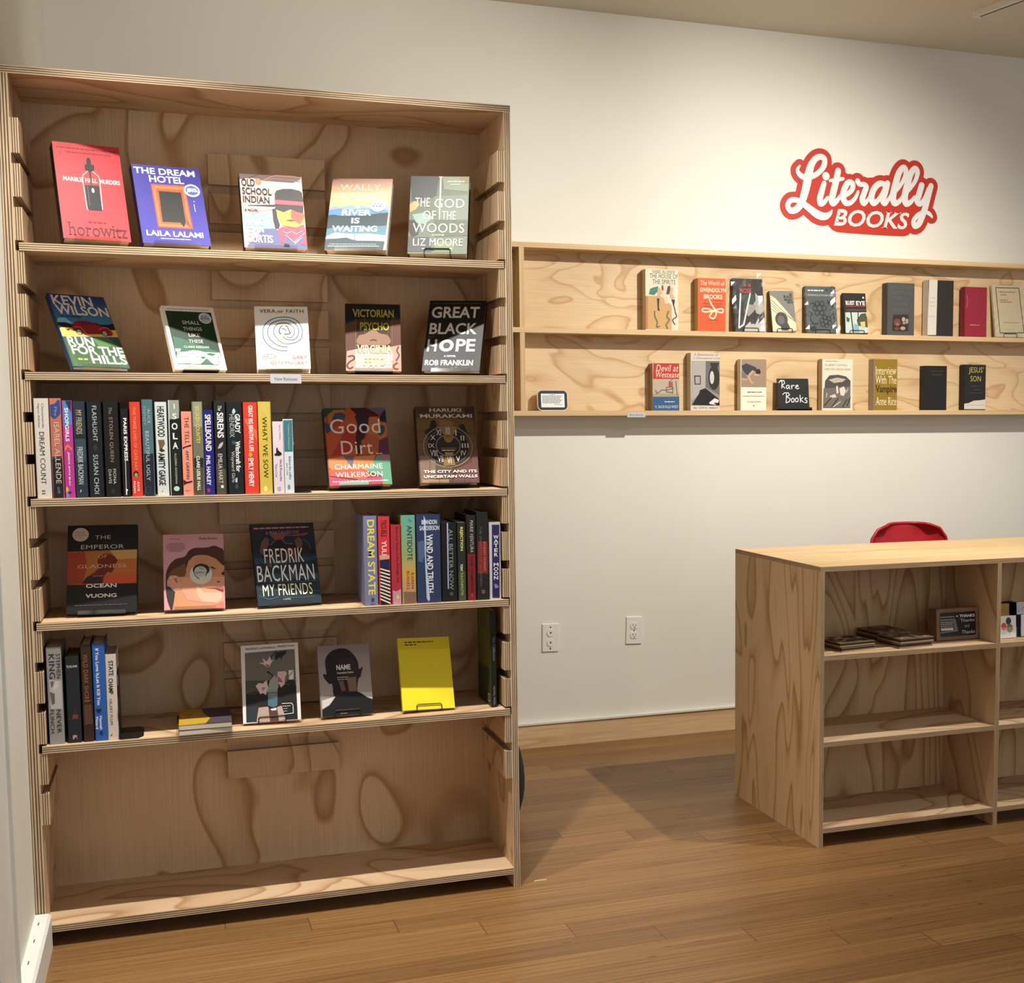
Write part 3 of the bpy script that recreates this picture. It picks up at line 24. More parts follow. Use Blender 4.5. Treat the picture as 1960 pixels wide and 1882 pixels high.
{'k':'fred','name':'hardcover_book','label':'dark blue hardcover with tall thin handwritten white letters over floating figures','group':'books faced out on the fourth shelf','pose':[0.6262,0.0603,0.8155,0.1432,0.3676,0.0105],'w':0.1649,'h':0.2216,'t':0.0125,'col':'#22303a','spine':'#14181c','page':'#d3bf8d','soft':0,'stand':'a','short':'dark blue book with tall thin white letters','sleeve':0,'gloss':0.45,'sticker':[],'art':[('P','#3a2a30',[0.0,0.933,0.0,0.974,0.617,1.0,1.0,1.0,1.0,0.998,0.987,0.849,0.496,0.915,0.01,0.876]),('P','#22262b',[0.0,0.708,0.0,0.81,0.986,0.723,0.988,0.617,0.462,0.66,0.005,0.635]),('P','#1c1a1c',[0.109,0.619,0.273,0.744,0.428,0.785,0.639,0.733,0.923,0.698,0.979,0.617,0.707,0.612,0.343,0.637,0.145,0.579]),('P','#6b4a47',[0.107,0.671,0.145,0.774,0.202,0.831,0.266,0.816,0.255,0.731,0.181,0.668,0.157,0.604,0.12,0.638]),('P','#8a4d44',[0.281,0.868,0.407,0.878,0.622,0.852,0.914,0.878,0.858,0.846,0.704,0.837,0.537,0.848,0.48,0.797,0.364,0.8]),('P','#6f4a44',[0.672,0.785,0.737,0.829,0.783,0.795,0.789,0.715,0.716,0.678,0.686,0.705]),('L','#86605a',0.013,[0.364,0.8,0.281,0.737]),('L','#86605a',0.015,[0.472,0.797,0.524,0.75,0.64,0.74]),('L','#6a5048',0.014,[0.808,0.794,0.894,0.739,0.911,0.672]),('L','#7b5d57',0.013,[0.03,0.511,0.133,0.547]),('P','#8a3f3c',[0.219,0.511,0.275,0.503,0.261,0.458,0.223,0.479]),('P','#6a2f33',[0.515,0.684,0.666,0.679,0.66,0.574,0.537,0.592]),('P','#33505f',[0.015,0.389,0.987,0.366,0.994,0.3,0.014,0.319]),('P','#2c4453',[0.0,0.531,0.006,0.583,0.447,0.542,0.993,0.59,0.994,0.537,0.44,0.49,0.0,0.519]),('L','#4d6a78',0.008,[0.02,0.299,0.086,0.295,0.18,0.289,0.292,0.282,0.412,0.277,0.555,0.275,0.721,0.274,0.875,0.274,0.982,0.274]),('L','#48636f',0.008,[0.032,0.196,0.078,0.191,0.145,0.184,0.217,0.177,0.282,0.173,0.329,0.175,0.367,0.18,0.412,0.184,0.482,0.184,0.597,0.177,0.744,0.164,0.884,0.152,0.98,0.143]),('L','#52707e',0.008,[0.03,0.12,0.057,0.11,0.096,0.096,0.139,0.082,0.18,0.075,0.219,0.077,0.26,0.085,0.297,0.094,0.322,0.101]),('L','#48636f',0.007,[0.387,0.091,0.431,0.088,0.495,0.082,0.566,0.077,0.634,0.074,0.703,0.075,0.776,0.077,0.841,0.08,0.887,0.082]),('Z','#b79a9a',0.042,0.915,0.946,0.024,5),('T','#b28d88','A MAN CALLED OVE',0.225,0.749,0.886,0.039,''),('T','#efe4dc','FREDRIK',0.165,0.79,0.6,0.176,''),('T','#f2f3f3','BACKMAN',0.031,0.929,0.385,0.2,''),('T','#eff0cf','MY FRIENDS',0.092,0.871,0.182,0.141,''),('T','#cfd6da','A NOVEL',0.396,0.516,0.065,0.019,'')],'shelf':0.8074},
{'k':'perf','name':'hardcover_book','label':'white-framed paperback showing pink lilies in glass vase','group':'books faced out on the fifth shelf','pose':[0.5704,0.0387,0.5129,-0.1153,0.3306,-0.024],'w':0.1448,'h':0.2045,'t':0.013,'col':'#e4dfdb','spine':'#e4dfdb','page':'#d9cdb4','soft':1,'stand':'w','short':'white-framed still life book','sleeve':0,'gloss':0.45,'sticker':[],'art':[('T','#1d1a1c','VINCENZO LATRONICO',0.067,0.602,0.954,0.027,'b'),('T','#5a1f28','PERFECTION',0.64,0.938,0.962,0.026,'b'),('P','#6e6a66',[0.065,0.905,0.939,0.916,0.943,0.006,0.05,0.013]),('P','#4e4b48',[0.057,0.549,0.487,0.532,0.482,0.442,0.924,0.509,0.943,0.006,0.05,0.013]),('P','#211f20',[0.063,0.382,0.428,0.407,0.624,0.474,0.938,0.437,0.943,0.006,0.05,0.013]),('P','#2b3238',[0.062,0.21,0.271,0.223,0.235,0.015,0.052,0.016]),('P','#2b2624',[0.747,0.48,0.802,0.522,0.915,0.51,0.932,0.425]),('P','#1f2a24',[0.62,0.889,0.797,0.905,0.777,0.855,0.723,0.832,0.702,0.787,0.669,0.821,0.597,0.78,0.583,0.845]),('L','#2a3029',0.023,[0.621,0.902,0.53,0.841,0.52,0.816]),('P','#d8c4c0',[0.444,0.703,0.376,0.745,0.298,0.762,0.394,0.767,0.363,0.83,0.439,0.775,0.503,0.843,0.518,0.783,0.562,0.797,0.516,0.751,0.488,0.707]),('P','#9b4a54',[0.411,0.743,0.497,0.726,0.452,0.702]),('P','#22201f',[0.423,0.646,0.493,0.649,0.466,0.621]),('L','#1e1c1c',0.021,[0.449,0.638,0.467,0.629,0.494,0.616,0.52,0.602,0.534,0.588,0.532,0.575,0.519,0.561,0.502,0.546,0.487,0.532,0.473,0.517,0.457,0.501,0.442,0.487,0.432,0.477]),('P','#d8b9bc',[0.624,0.635,0.756,0.635,0.789,0.607,0.751,0.557,0.737,0.467,0.674,0.426,0.633,0.48,0.599,0.507,0.621,0.577]),('P','#a85f6c',[0.629,0.577,0.688,0.528,0.713,0.495,0.616,0.5]),('P','#d9c6c4',[0.231,0.469,0.285,0.505,0.363,0.494,0.426,0.536,0.447,0.438,0.408,0.344,0.357,0.372,0.304,0.362,0.28,0.408]),('P','#b27a80',[0.326,0.444,0.413,0.446,0.358,0.398]),('P','#9aa29e',[0.437,0.406,0.487,0.532,0.569,0.593,0.619,0.538,0.63,0.428,0.593,0.398]),('P','#8e9896',[0.428,0.407,0.612,0.41,0.609,0.371,0.435,0.374]),('P','#7c8583',[0.439,0.368,0.609,0.365,0.605,0.294,0.44,0.297]),('P','#4e6b7c',[0.436,0.297,0.605,0.298,0.596,0.199,0.529,0.177,0.435,0.208]),('P','#b39a8d',[0.226,0.016,0.27,0.191,0.435,0.195,0.458,0.136,0.459,0.002]),('P','#5a3a30',[0.441,0.156,0.606,0.147,0.615,0.0,0.499,0.0,0.459,0.002]),('P','#b59e93',[0.615,0.0,0.59,0.18,0.67,0.195,0.738,0.018,0.618,0.0]),('P','#d7d2cf',[0.468,0.161,0.581,0.174,0.58,0.142,0.501,0.14]),('O','#6d5d5c',0.172,0.398,0.097,0.031,0.009),('P','#e1dcd8',[0.817,0.641,0.906,0.643,0.899,0.524,0.819,0.521]),('L','#3a3a3a',0.012,[0.822,0.567,0.896,0.628]),('L','#e3dfdc',0.01,[0.68,0.22,0.846,0.217,0.87,0.19,0.869,0.087,0.716,0.083]),('Z','#c9c5c2',0.687,0.826,0.185,0.013,3),('Z','#c9c5c2',0.702,0.772,0.154,0.009,4),('Z','#c9c5c2',0.709,0.761,0.121,0.009,5)],'shelf':0.5051},
{'k':'name','name':'hardcover_book','label':'grey paperback showing back of shaved head and black collar','group':'books faced out on the fifth shelf','pose':[0.7645,0.0436,0.5129,0.062,0.3302,0.0161],'w':0.137,'h':0.1895,'t':0.013,'col':'#8a7d7d','spine':'#8a7d7d','page':'#d9cdb4','soft':1,'stand':'w','short':'book with back of shaved head','sleeve':0,'gloss':0.45,'sticker':[],'art':[('G','#8b7f80','#a89c99',0,0.3,1,1),('P','#8d817f',[0.017,0.237,0.292,0.282,0.296,0.235,0.014,0.105]),('P','#c8bfb9',[0.025,0.23,0.291,0.275,0.163,0.162,0.019,0.111]),('P','#c9c1bd',[0.76,0.311,1.0,0.305,1.0,0.202,0.909,0.229]),('P','#1c1312',[0.298,0.255,0.255,0.291,0.245,0.347,0.248,0.404,0.243,0.444,0.228,0.459,0.213,0.458,0.198,0.454,0.181,0.457,0.162,0.472,0.141,0.492,0.122,0.513,0.106,0.531,0.095,0.546,0.086,0.558,0.081,0.57,0.079,0.579,0.081,0.588,0.087,0.596,0.095,0.601,0.104,0.605,0.114,0.601,0.126,0.592,0.137,0.587,0.144,0.596,0.143,0.628,0.137,0.674,0.132,0.723,0.132,0.765,0.138,0.795,0.148,0.82,0.162,0.842,0.182,0.863,0.207,0.884,0.237,0.903,0.271,0.919,0.306,0.932,0.344,0.942,0.385,0.949,0.425,0.952,0.464,0.953,0.5,0.95,0.535,0.945,0.568,0.936,0.599,0.923,0.63,0.905,0.66,0.882,0.687,0.858,0.711,0.833,0.729,0.809,0.744,0.785,0.756,0.76,0.766,0.736,0.771,0.709,0.771,0.68,0.773,0.655,0.779,0.64,0.796,0.641,0.818,0.654,0.839,0.668,0.852,0.671,0.852,0.66,0.846,0.641,0.835,0.618,0.826,0.597,0.818,0.578,0.809,0.558,0.8,0.539,0.791,0.525,0.781,0.52,0.771,0.521,0.762,0.519,0.752,0.503,0.74,0.465,0.727,0.412,0.718,0.359,0.715,0.32,0.736,0.3,0.773,0.292,0.796,0.288,0.776,0.283,0.685,0.27,0.544,0.255,0.401,0.246]),('P','#30201c',[0.423,0.805,0.644,0.809,0.754,0.709,0.753,0.52,0.689,0.328,0.542,0.329,0.525,0.531,0.372,0.659]),('P','#7d5f51',[0.525,0.531,0.709,0.536,0.707,0.327,0.56,0.331]),('P','#6b4d42',[0.357,0.499,0.457,0.487,0.498,0.344,0.415,0.342]),('P','#3f120f',[0.778,0.627,0.846,0.664,0.801,0.531,0.757,0.506]),('P','#131112',[0.016,0.0,0.018,0.098,0.162,0.156,0.291,0.275,0.431,0.315,0.689,0.328,0.76,0.307,0.909,0.226,1.0,0.201,1.0,0.0]),('T','#ece8e4','NAME',0.342,0.613,0.681,0.075,'b'),('T','#d8d2cd','Constance Debre',0.347,0.665,0.604,0.027,'b'),('Z','#c9c1bc',0.347,0.553,0.54,0.017,4),('Z','#b3aaa5',0.349,0.541,0.51,0.017,5),('Z','#8d8a88',0.359,0.49,0.03,0.012,6),('R','#8d8a88',0.68,0.068,0.7,0.078)],'shelf':0.5051},
{'k':'yellow','name':'hardcover_book','label':'plain bright yellow paperback with two small title lines at top','group':'books faced out on the fifth shelf','pose':[0.9806,0.0334,0.5139,0.0502,0.4161,0.0322],'w':0.1421,'h':0.2008,'t':0.013,'col':'#e2cf22','spine':'#e2cf22','page':'#d9cdb4','soft':1,'stand':'w','short':'plain yellow book','sleeve':0,'gloss':0.45,'sticker':[],'art':[('Z','#3c3a1a',0.125,0.682,0.939,0.025,3),('Z','#3c3a1a',0.121,0.348,0.902,0.022,5)],'shelf':0.5051},
{'k':'house','name':'hardcover_book','label':'cream hardcover with three women and green hair on its cover','group':'books on the upper wall ledge','pose':[2.2008,1.4353,1.6493,-0.005,0.0,0.0],'w':0.1377,'h':0.2418,'t':0.044,'col':'#d9cfb4','spine':'#d3c7a8','page':'#cdbb93','soft':0,'stand':'','short':'','sleeve':0,'gloss':0.45,'sticker':[],'art':[('T','#3b342a','ISABEL ALLENDE',0.213,0.902,0.962,0.054,''),('T','#33302a','THE HOUSE OF',0.127,0.989,0.891,0.075,''),('T','#33302a','THE SPIRITS',0.207,0.914,0.798,0.075,''),('P','#c49a63',[0.0,0.563,0.456,0.57,0.751,0.445,0.998,0.24,0.997,0.021,0.0,0.026]),('P','#d4cdb8',[0.801,0.498,1.0,0.451,1.0,0.024,0.798,0.022]),('P','#2f7a63',[0.1,0.59,0.138,0.681,0.26,0.709,0.395,0.724,0.358,0.633,0.259,0.58]),('P','#c9a184',[0.371,0.698,0.457,0.699,0.505,0.61,0.406,0.543,0.357,0.568]),('P','#d8bfa3',[0.506,0.752,0.654,0.742,0.653,0.612,0.702,0.457,0.603,0.443,0.505,0.61]),('P','#6a4a35',[0.481,0.726,0.531,0.752,0.555,0.675,0.505,0.648]),('P','#4a2f2a',[0.678,0.729,0.765,0.744,0.727,0.6,0.628,0.599]),('P','#c9a184',[0.752,0.717,0.851,0.706,0.826,0.615,0.9,0.525,0.751,0.536]),('P','#2c2421',[0.345,0.529,0.419,0.531,0.405,0.388,0.429,0.323,0.368,0.335]),('P','#2c2421',[0.789,0.523,0.9,0.512,0.875,0.421,0.924,0.33,0.899,0.317]),('L','#5e5a38',0.034,[0.27,0.321,0.27,0.305,0.271,0.282,0.274,0.255,0.281,0.231,0.297,0.208,0.32,0.185,0.342,0.162,0.354,0.141,0.352,0.118,0.34,0.095,0.329,0.075,0.329,0.063,0.347,0.06,0.377,0.065,0.407,0.072,0.428,0.077]),('L','#6b6440',0.04,[0.701,0.327,0.689,0.31,0.671,0.284,0.656,0.258,0.651,0.235,0.665,0.22,0.691,0.209,0.716,0.198,0.725,0.184,0.709,0.166,0.677,0.145,0.644,0.124,0.625,0.105,0.628,0.086,0.644,0.068,0.662,0.052,0.674,0.04]),('L','#4e4c34',0.035,[0.899,0.317,0.912,0.302,0.931,0.281,0.947,0.259,0.948,0.239,0.925,0.225,0.885,0.212,0.845,0.2,0.824,0.186,0.83,0.166,0.853,0.144,0.88,0.123,0.898,0.108]),('P','#b9794e',[0.0,0.562,0.068,0.557,0.064,0.027,0.0,0.03])],'shelf':1.6488},
{'k':'gwen','name':'hardcover_book','label':'orange hardcover with looping white ribbon flourish on its cover','group':'books on the upper wall ledge','pose':[2.4166,1.4363,1.6493,-0.0056,0.0,0.0],'w':0.1195,'h':0.2141,'t':0.045,'col':'#d9531f','spine':'#c7a872','page':'#c9ab77','soft':0,'stand':'','short':'','sleeve':0,'gloss':0.45,'sticker':[],'art':[('T','#f3d8b8','The World of',0.079,0.96,0.915,0.089,'s'),('T','#f3d8b8','GWENDOLYN',0.061,1.019,0.784,0.082,'bs'),('T','#f3d8b8','BROOKS',0.206,0.878,0.659,0.082,'bs'),('Z','#8a2f10',0.55,0.945,0.587,0.018,1),('Z','#8a2f10',0.171,0.901,0.529,0.018,2),('Z','#8a2f10',0.156,0.901,0.475,0.018,3),('L','#f4dcb6',0.047,[0.404,0.605,0.419,0.588,0.44,0.563,0.465,0.536,0.491,0.51,0.52,0.488,0.552,0.466,0.583,0.444,0.608,0.423,0.628,0.4,0.644,0.378,0.653,0.356,0.652,0.334,0.637,0.31,0.612,0.285,0.581,0.263,0.55,0.251,0.514,0.25,0.473,0.259,0.437,0.272,0.418,0.286,0.421,0.303,0.439,0.324,0.465,0.345,0.491,0.362,0.515,0.374,0.54,0.384,0.57,0.39,0.608,0.393,0.662,0.389,0.728,0.379,0.793,0.37,0.843,0.366,0.876,0.371,0.899,0.381,0.912,0.394,0.916,0.404,0.912,0.415,0.899,0.427,0.876,0.437,0.843,0.441,0.797,0.437,0.739,0.429,0.675,0.418,0.608,0.408,0.536,0.398,0.458,0.388,0.381,0.379,0.316,0.374,0.263,0.373,0.217,0.376,0.181,0.38,0.156,0.387,0.144,0.397,0.143,0.41,0.152,0.422,0.171,0.431,0.202,0.436,0.244,0.438,0.294,0.437,0.345,0.434,0.405,0.426,0.473,0.413,0.536,0.401,0.579,0.392]),('Z','#8a2f10',0.36,0.725,0.227,0.018,5)],'shelf':1.6488},
{'k':'rose','name':'hardcover_book','label':'black paperback with red title in crinkled clear plastic sleeve','group':'books on the upper wall ledge','pose':[2.5884,1.4341,1.655,0.0336,0.1437,-0.0049],'w':0.1348,'h':0.2177,'t':0.018,'col':'#1d1c1b','spine':'#1d1c1b','page':'#d9cdb4','soft':1,'stand':'w','short':'black book in crinkled plastic','sleeve':1,'gloss':0.45,'sticker':[],'art':[('P','#234534',[0.23,0.684,0.692,0.708,0.699,0.541,0.426,0.521,0.217,0.578]),('P','#a8a49c',[0.723,0.738,0.875,0.65,0.977,0.591,1.0,0.46,1.0,0.399,0.916,0.316,0.729,0.344,0.643,0.525,0.732,0.587]),('P','#97938b',[0.453,0.522,0.748,0.496,0.653,0.388,0.451,0.279,0.354,0.369]),('P','#bdb9b2',[0.321,0.096,0.494,0.189,0.649,0.13,0.925,0.392,0.76,0.147,1.0,0.269,1.0,0.005,0.283,0.005]),('P','#2c2a29',[0.559,0.281,0.656,0.191,0.541,0.129,0.47,0.219]),('P','#201f1e',[0.776,0.284,0.951,0.377,0.819,0.193]),('T','#c8413a','A IS',0.347,0.604,0.876,0.064,'b'),('T','#c8413a','ROSE',0.227,0.605,0.771,0.084,'b'),('L','#dcdad4',0.049,[0.234,0.715,0.102,0.064,0.271,0.126,0.558,0.72])],'shelf':1.6488},
{'k':'rays','name':'hardcover_book','label':'small grey paperback with cream light rays and round head in profile','group':'books on the upper wall ledge','pose':[2.7403,1.4304,1.6552,-0.008,0.1728,-0.0226],'w':0.1075,'h':0.1726,'t':0.016,'col':'#77736a','spine':'#5a4738','page':'#d9cdb4','soft':1,'stand':'w','short':'grey book with cream rays','sleeve':0,'gloss':0.45,'sticker':[],'art':[('P','#d9cfa4',[0.0,0.288,0.021,0.897,0.235,0.814,0.656,0.511,1.0,0.24,1.0,0.039,0.0,0.025]),('L','#77736a',0.029,[0.054,0.779,0.803,0.326]),('L','#77736a',0.023,[0.029,0.712,0.522,0.41]),('L','#77736a',0.023,[0.033,0.645,0.381,0.444]),('L','#77736a',0.023,[0.034,0.561,0.263,0.444]),('L','#77736a',0.029,[0.696,0.393,1.0,0.242]),('E','#3c3834',0.403,0.309,0.264,0.176),('P','#3c3834',[0.334,0.158,0.642,0.242,0.737,0.107,0.638,0.04,0.374,0.041]),('E','#5f5a55',0.385,0.292,0.147,0.109),('T','#262524','THE',0.826,0.944,0.917,0.051,'b'),('T','#262524','BLACK',0.581,0.949,0.862,0.071,'b'),('T','#262524','MUSIC',0.599,0.951,0.786,0.061,'b'),('T','#262524','BOX',0.721,0.962,0.725,0.057,'b')],'shelf':1.6488},
{'k':'flower','name':'hardcover_book','label':'grey-green hardcover with dark flower pattern in clear plastic sleeve','group':'books on the upper wall ledge','pose':[2.9165,1.432,1.6549,-0.0171,0.1266,-0.0101],'w':0.1396,'h':0.1952,'t':0.02,'col':'#4d5654','spine':'#596260','page':'#d9cdb4','soft':0,'stand':'w','short':'grey book with dark flower pattern in plastic','sleeve':1,'gloss':0.45,'sticker':[],'art':[('Z','#e8e8e2',0.078,0.6,0.914,0.039,7),('T','#a9b1ad','GWENDOLYN BROOKS',0.075,0.96,0.812,0.039,'b'),('L','#262a2c',0.032,[0.673,0.95,0.713,0.891,0.744,0.966]),('O','#262a2c',0.903,0.946,0.079,0.051,0.028),('O','#23282a',0.438,0.53,0.092,0.06,0.032),('O','#23282a',0.619,0.249,0.078,0.051,0.032),('O','#23282a',0.599,0.532,0.065,0.051,0.028),('O','#23282a',0.509,0.428,0.064,0.051,0.028),('O','#23282a',0.348,0.426,0.064,0.051,0.028),('O','#23282a',0.277,0.529,0.064,0.051,0.028),('O','#23282a',0.367,0.633,0.064,0.051,0.028),('O','#23282a',0.528,0.634,0.064,0.051,0.028),('O','#23282a',0.753,0.223,0.06,0.045,0.025),('O','#23282a',0.642,0.159,0.06,0.045,0.025),('O','#23282a',0.508,0.186,0.06,0.045,0.025),('O','#23282a',0.485,0.275,0.06,0.045,0.025),('O','#23282a',0.595,0.339,0.06,0.045,0.025),('O','#23282a',0.73,0.313,0.06,0.045,0.025),('L','#23282a',0.032,[0.077,0.467,0.101,0.458,0.137,0.444,0.17,0.427,0.186,0.409,0.176,0.389,0.15,0.368,0.122,0.344,0.109,0.319,0.116,0.289,0.133,0.255,0.159,0.223,0.19,0.201,0.233,0.193,0.287,0.195,0.338,0.2,0.373,0.203]),('L','#23282a',0.037,[0.87,0.594,0.871,0.562,0.872,0.514,0.873,0.462,0.877,0.415,0.887,0.376,0.901,0.339,0.912,0.303,0.909,0.266,0.885,0.225,0.846,0.182,0.806,0.143,0.779,0.116]),('L','#23282a',0.028,[0.72,0.712,0.734,0.623,0.811,0.698,0.827,0.624,0.905,0.714]),('L','#23282a',0.028,[0.793,0.504,0.958,0.536]),('L','#23282a',0.028,[0.805,0.385,0.969,0.416]),('L','#23282a',0.027,[0.137,0.616,0.231,0.647,0.317,0.589]),('P','#23282a',[0.067,0.112,0.254,0.157,0.313,0.054,0.129,0.038])],'shelf':1.6488},
{'k':'bluest','name':'hardcover_book','label':'small black-topped paperback with face behind window bars on its cover','group':'books on the upper wall ledge','pose':[3.0774,1.4321,1.6544,-0.0053,0.1456,-0.0114],'w':0.1064,'h':0.173,'t':0.014,'col':'#1c1b1c','spine':'#1c1b1c','page':'#d9cdb4','soft':1,'stand':'w','short':'small black book with face behind window','sleeve':0,'gloss':0.45,'sticker':[],'art':[('T','#efe4da','BLUEST',0.096,0.492,0.761,0.102,'b'),('T','#efe4da','EYE',0.553,0.957,0.757,0.103,'b'),('P','#8a2f22',[0.087,0.693,0.949,0.693,0.951,0.664,0.09,0.666]),('P','#4a3a30',[0.085,0.608,1.0,0.616,1.0,0.565,0.088,0.557]),('P','#b6c4bb',[0.0,0.097,0.045,0.537,1.0,0.544,1.0,0.027,0.0,0.022]),('P','#7fa3ae',[0.393,0.253,0.606,0.221,0.612,0.033,0.333,0.032]),('P','#4a4a2c',[0.529,0.339,0.735,0.494,0.956,0.513,1.0,0.406,1.0,0.157,0.572,0.203]),('P','#b9b57a',[0.677,0.289,0.897,0.308,0.892,0.154,0.719,0.136]),('L','#1d1b1b',0.05,[0.292,0.542,0.333,0.032]),('L','#1d1b1b',0.043,[0.618,0.545,0.591,0.34]),('P','#3a5a3c',[0.076,0.421,0.224,0.371,0.181,0.286,0.076,0.302]),('P','#1c1b1c',[0.047,0.554,1.0,0.561,1.0,0.534,0.044,0.526]),('E','#f0e6dc',0.888,0.892,0.037,0.024)],'shelf':1.6488},
{'k':'grey','name':'hardcover_book','label':'dark grey hardcover with small floral square near its bottom','group':'books on the upper wall ledge','pose':[3.2867,1.4304,1.6493,-0.0216,0.0,0.0],'w':0.1285,'h':0.2224,'t':0.045,'col':'#4a4a49','spine':'#4c5052','page':'#b5a98f','soft':0,'stand':'','short':'','sleeve':0,'gloss':0.45,'sticker':[],'art':[('T','#5a5a58','ANOTHER',0.083,0.964,0.922,0.067,''),('T','#5a5a58','PART OF',0.086,0.952,0.817,0.067,''),('T','#5a5a58','THE',0.213,0.548,0.713,0.062,''),('T','#5a5a58','HOUSE',0.202,0.747,0.601,0.062,''),('T','#5a5a58','COPIES',0.205,0.764,0.489,0.062,''),('P','#33241f',[0.207,0.398,0.786,0.409,0.783,0.094,0.186,0.091]),('E','#6e3c34',0.369,0.257,0.129,0.071),('E','#8a5a4e',0.376,0.222,0.061,0.031),('E','#a39a86',0.6,0.316,0.067,0.042),('E','#9a8f7c',0.727,0.282,0.051,0.051),('E','#8f8473',0.616,0.245,0.056,0.028),('E','#a3907c',0.577,0.146,0.095,0.034),('E','#6b3e30',0.353,0.137,0.095,0.028)],'shelf':1.6488},
{'k':'half','name':'hardcover_book','label':'tall hardcover with white left band and black right side','group':'books on the upper wall ledge','pose':[3.4839,1.4315,1.6493,0.02,0.0,0.0],'w':0.1281,'h':0.2401,'t':0.04,'col':'#2b2523','spine':'#cfc6b5','page':'#d8cdb6','soft':0,'stand':'','short':'','sleeve':0,'gloss':0.45,'sticker':[],'art':[('P','#cdc6ba',[0.0,0.31,0.029,1.0,0.358,1.0,0.332,0.03,0.0,0.027]),('Z','#a8a298',0.084,0.275,0.687,0.018,2),('Z','#a8a298',0.057,0.292,0.611,0.018,3),('Z','#a8a298',0.059,0.28,0.542,0.018,4),('Z','#a8a298',0.051,0.271,0.36,0.018,5)],'shelf':1.6488},
{'k':'red','name':'hardcover_book','label':'plain crimson hardcover with small pale line near its bottom','group':'books on the upper wall ledge','pose':[3.6592,1.4282,1.6493,0.0083,0.0,0.0],'w':0.1122,'h':0.2164,'t':0.035,'col':'#8e2334','spine':'#7d2030','page':'#d9cdb4','soft':0,'stand':'','short':'','sleeve':0,'gloss':0.45,'sticker':[],'art':[('Z','#d98a8f',0.239,0.684,0.249,0.021,2),('L','#b8606a',0.027,[0.063,0.843,0.076,0.823,0.094,0.793,0.111,0.759,0.119,0.726,0.113,0.691,0.099,0.652,0.084,0.617,0.073,0.593])],'shelf':1.6488},
{'k':'cream','name':'hardcover_book','label':'cream paperback with thin black frame line in clear plastic sleeve','group':'books on the upper wall ledge','pose':[3.8355,1.4231,1.6543,-0.0052,0.1573,-0.0068],'w':0.1477,'h':0.2302,'t':0.012,'col':'#c9b997','spine':'#c9b997','page':'#d9cdb4','soft':1,'stand':'w','short':'cream book with thin black frame line in plastic','sleeve':1,'gloss':0.45,'sticker':[],'art':[('L','#3d352b',0.024,[0.13,0.951,0.947,0.954,1.0,0.086,0.157,0.076,0.13,0.951]),('Z','#9a3f34',0.236,0.802,0.87,0.023,2),('Z','#9a3f34',0.267,0.503,0.816,0.023,3),('Z','#9a3f34',0.252,0.528,0.715,0.023,4),('Z','#9a3f34',0.259,0.654,0.675,0.023,5),('Z','#8d7d62',0.318,0.925,0.279,0.017,6),('Z','#a8987a',0.324,0.653,0.144,0.014,7)],'shelf':1.6488},
{'k':'devil','name':'hardcover_book','label':'hardcover in red,tan and blue bands with sketched bandaged hand','group':'books on the lower wall ledge','pose':[2.2179,1.438,1.3346,-0.0025,0.0,0.0],'w':0.1135,'h':0.1877,'t':0.04,'col':'#b6a893','spine':'#a8916c','page':'#d9cdb4','soft':0,'stand':'','short':'','sleeve':0,'gloss':0.45,'sticker':[],'art':[('P','#b83226',[0.033,0.997,0.433,1.0,1.0,1.0,1.0,0.672,0.011,0.667]),('T','#e8d6c6','Devil at',0.124,0.978,0.898,0.143,'i'),('T','#e8d6c6','Westease',0.123,1.002,0.762,0.124,'i'),('P','#a39584',[0.0,0.358,1.0,0.36,1.0,0.264,0.0,0.262]),('P','#2f587f',[0.0,0.0,0.0,0.291,1.0,0.298,1.0,0.0]),('L','#6b5e4e',0.034,[0.104,0.435,0.154,0.358,0.342,0.435,0.547,0.436,0.787,0.475]),('L','#6b5e4e',0.034,[0.513,0.493,0.513,0.397,0.753,0.379,0.753,0.504,0.513,0.493]),('P','#b04a3f',[0.6,0.609,0.754,0.609,0.753,0.513,0.599,0.513]),('L','#6b5e4e',0.027,[0.874,0.629,0.924,0.321]),('L','#6b5e4e',0.027,[0.617,0.609,0.788,0.686]),('Z','#c9d0d6',0.443,0.82,0.188,0.031,3),('T','#d4d8d8','V. SACKVILLE-WEST',0.085,0.958,0.082,0.058,'')],'shelf':1.3341},
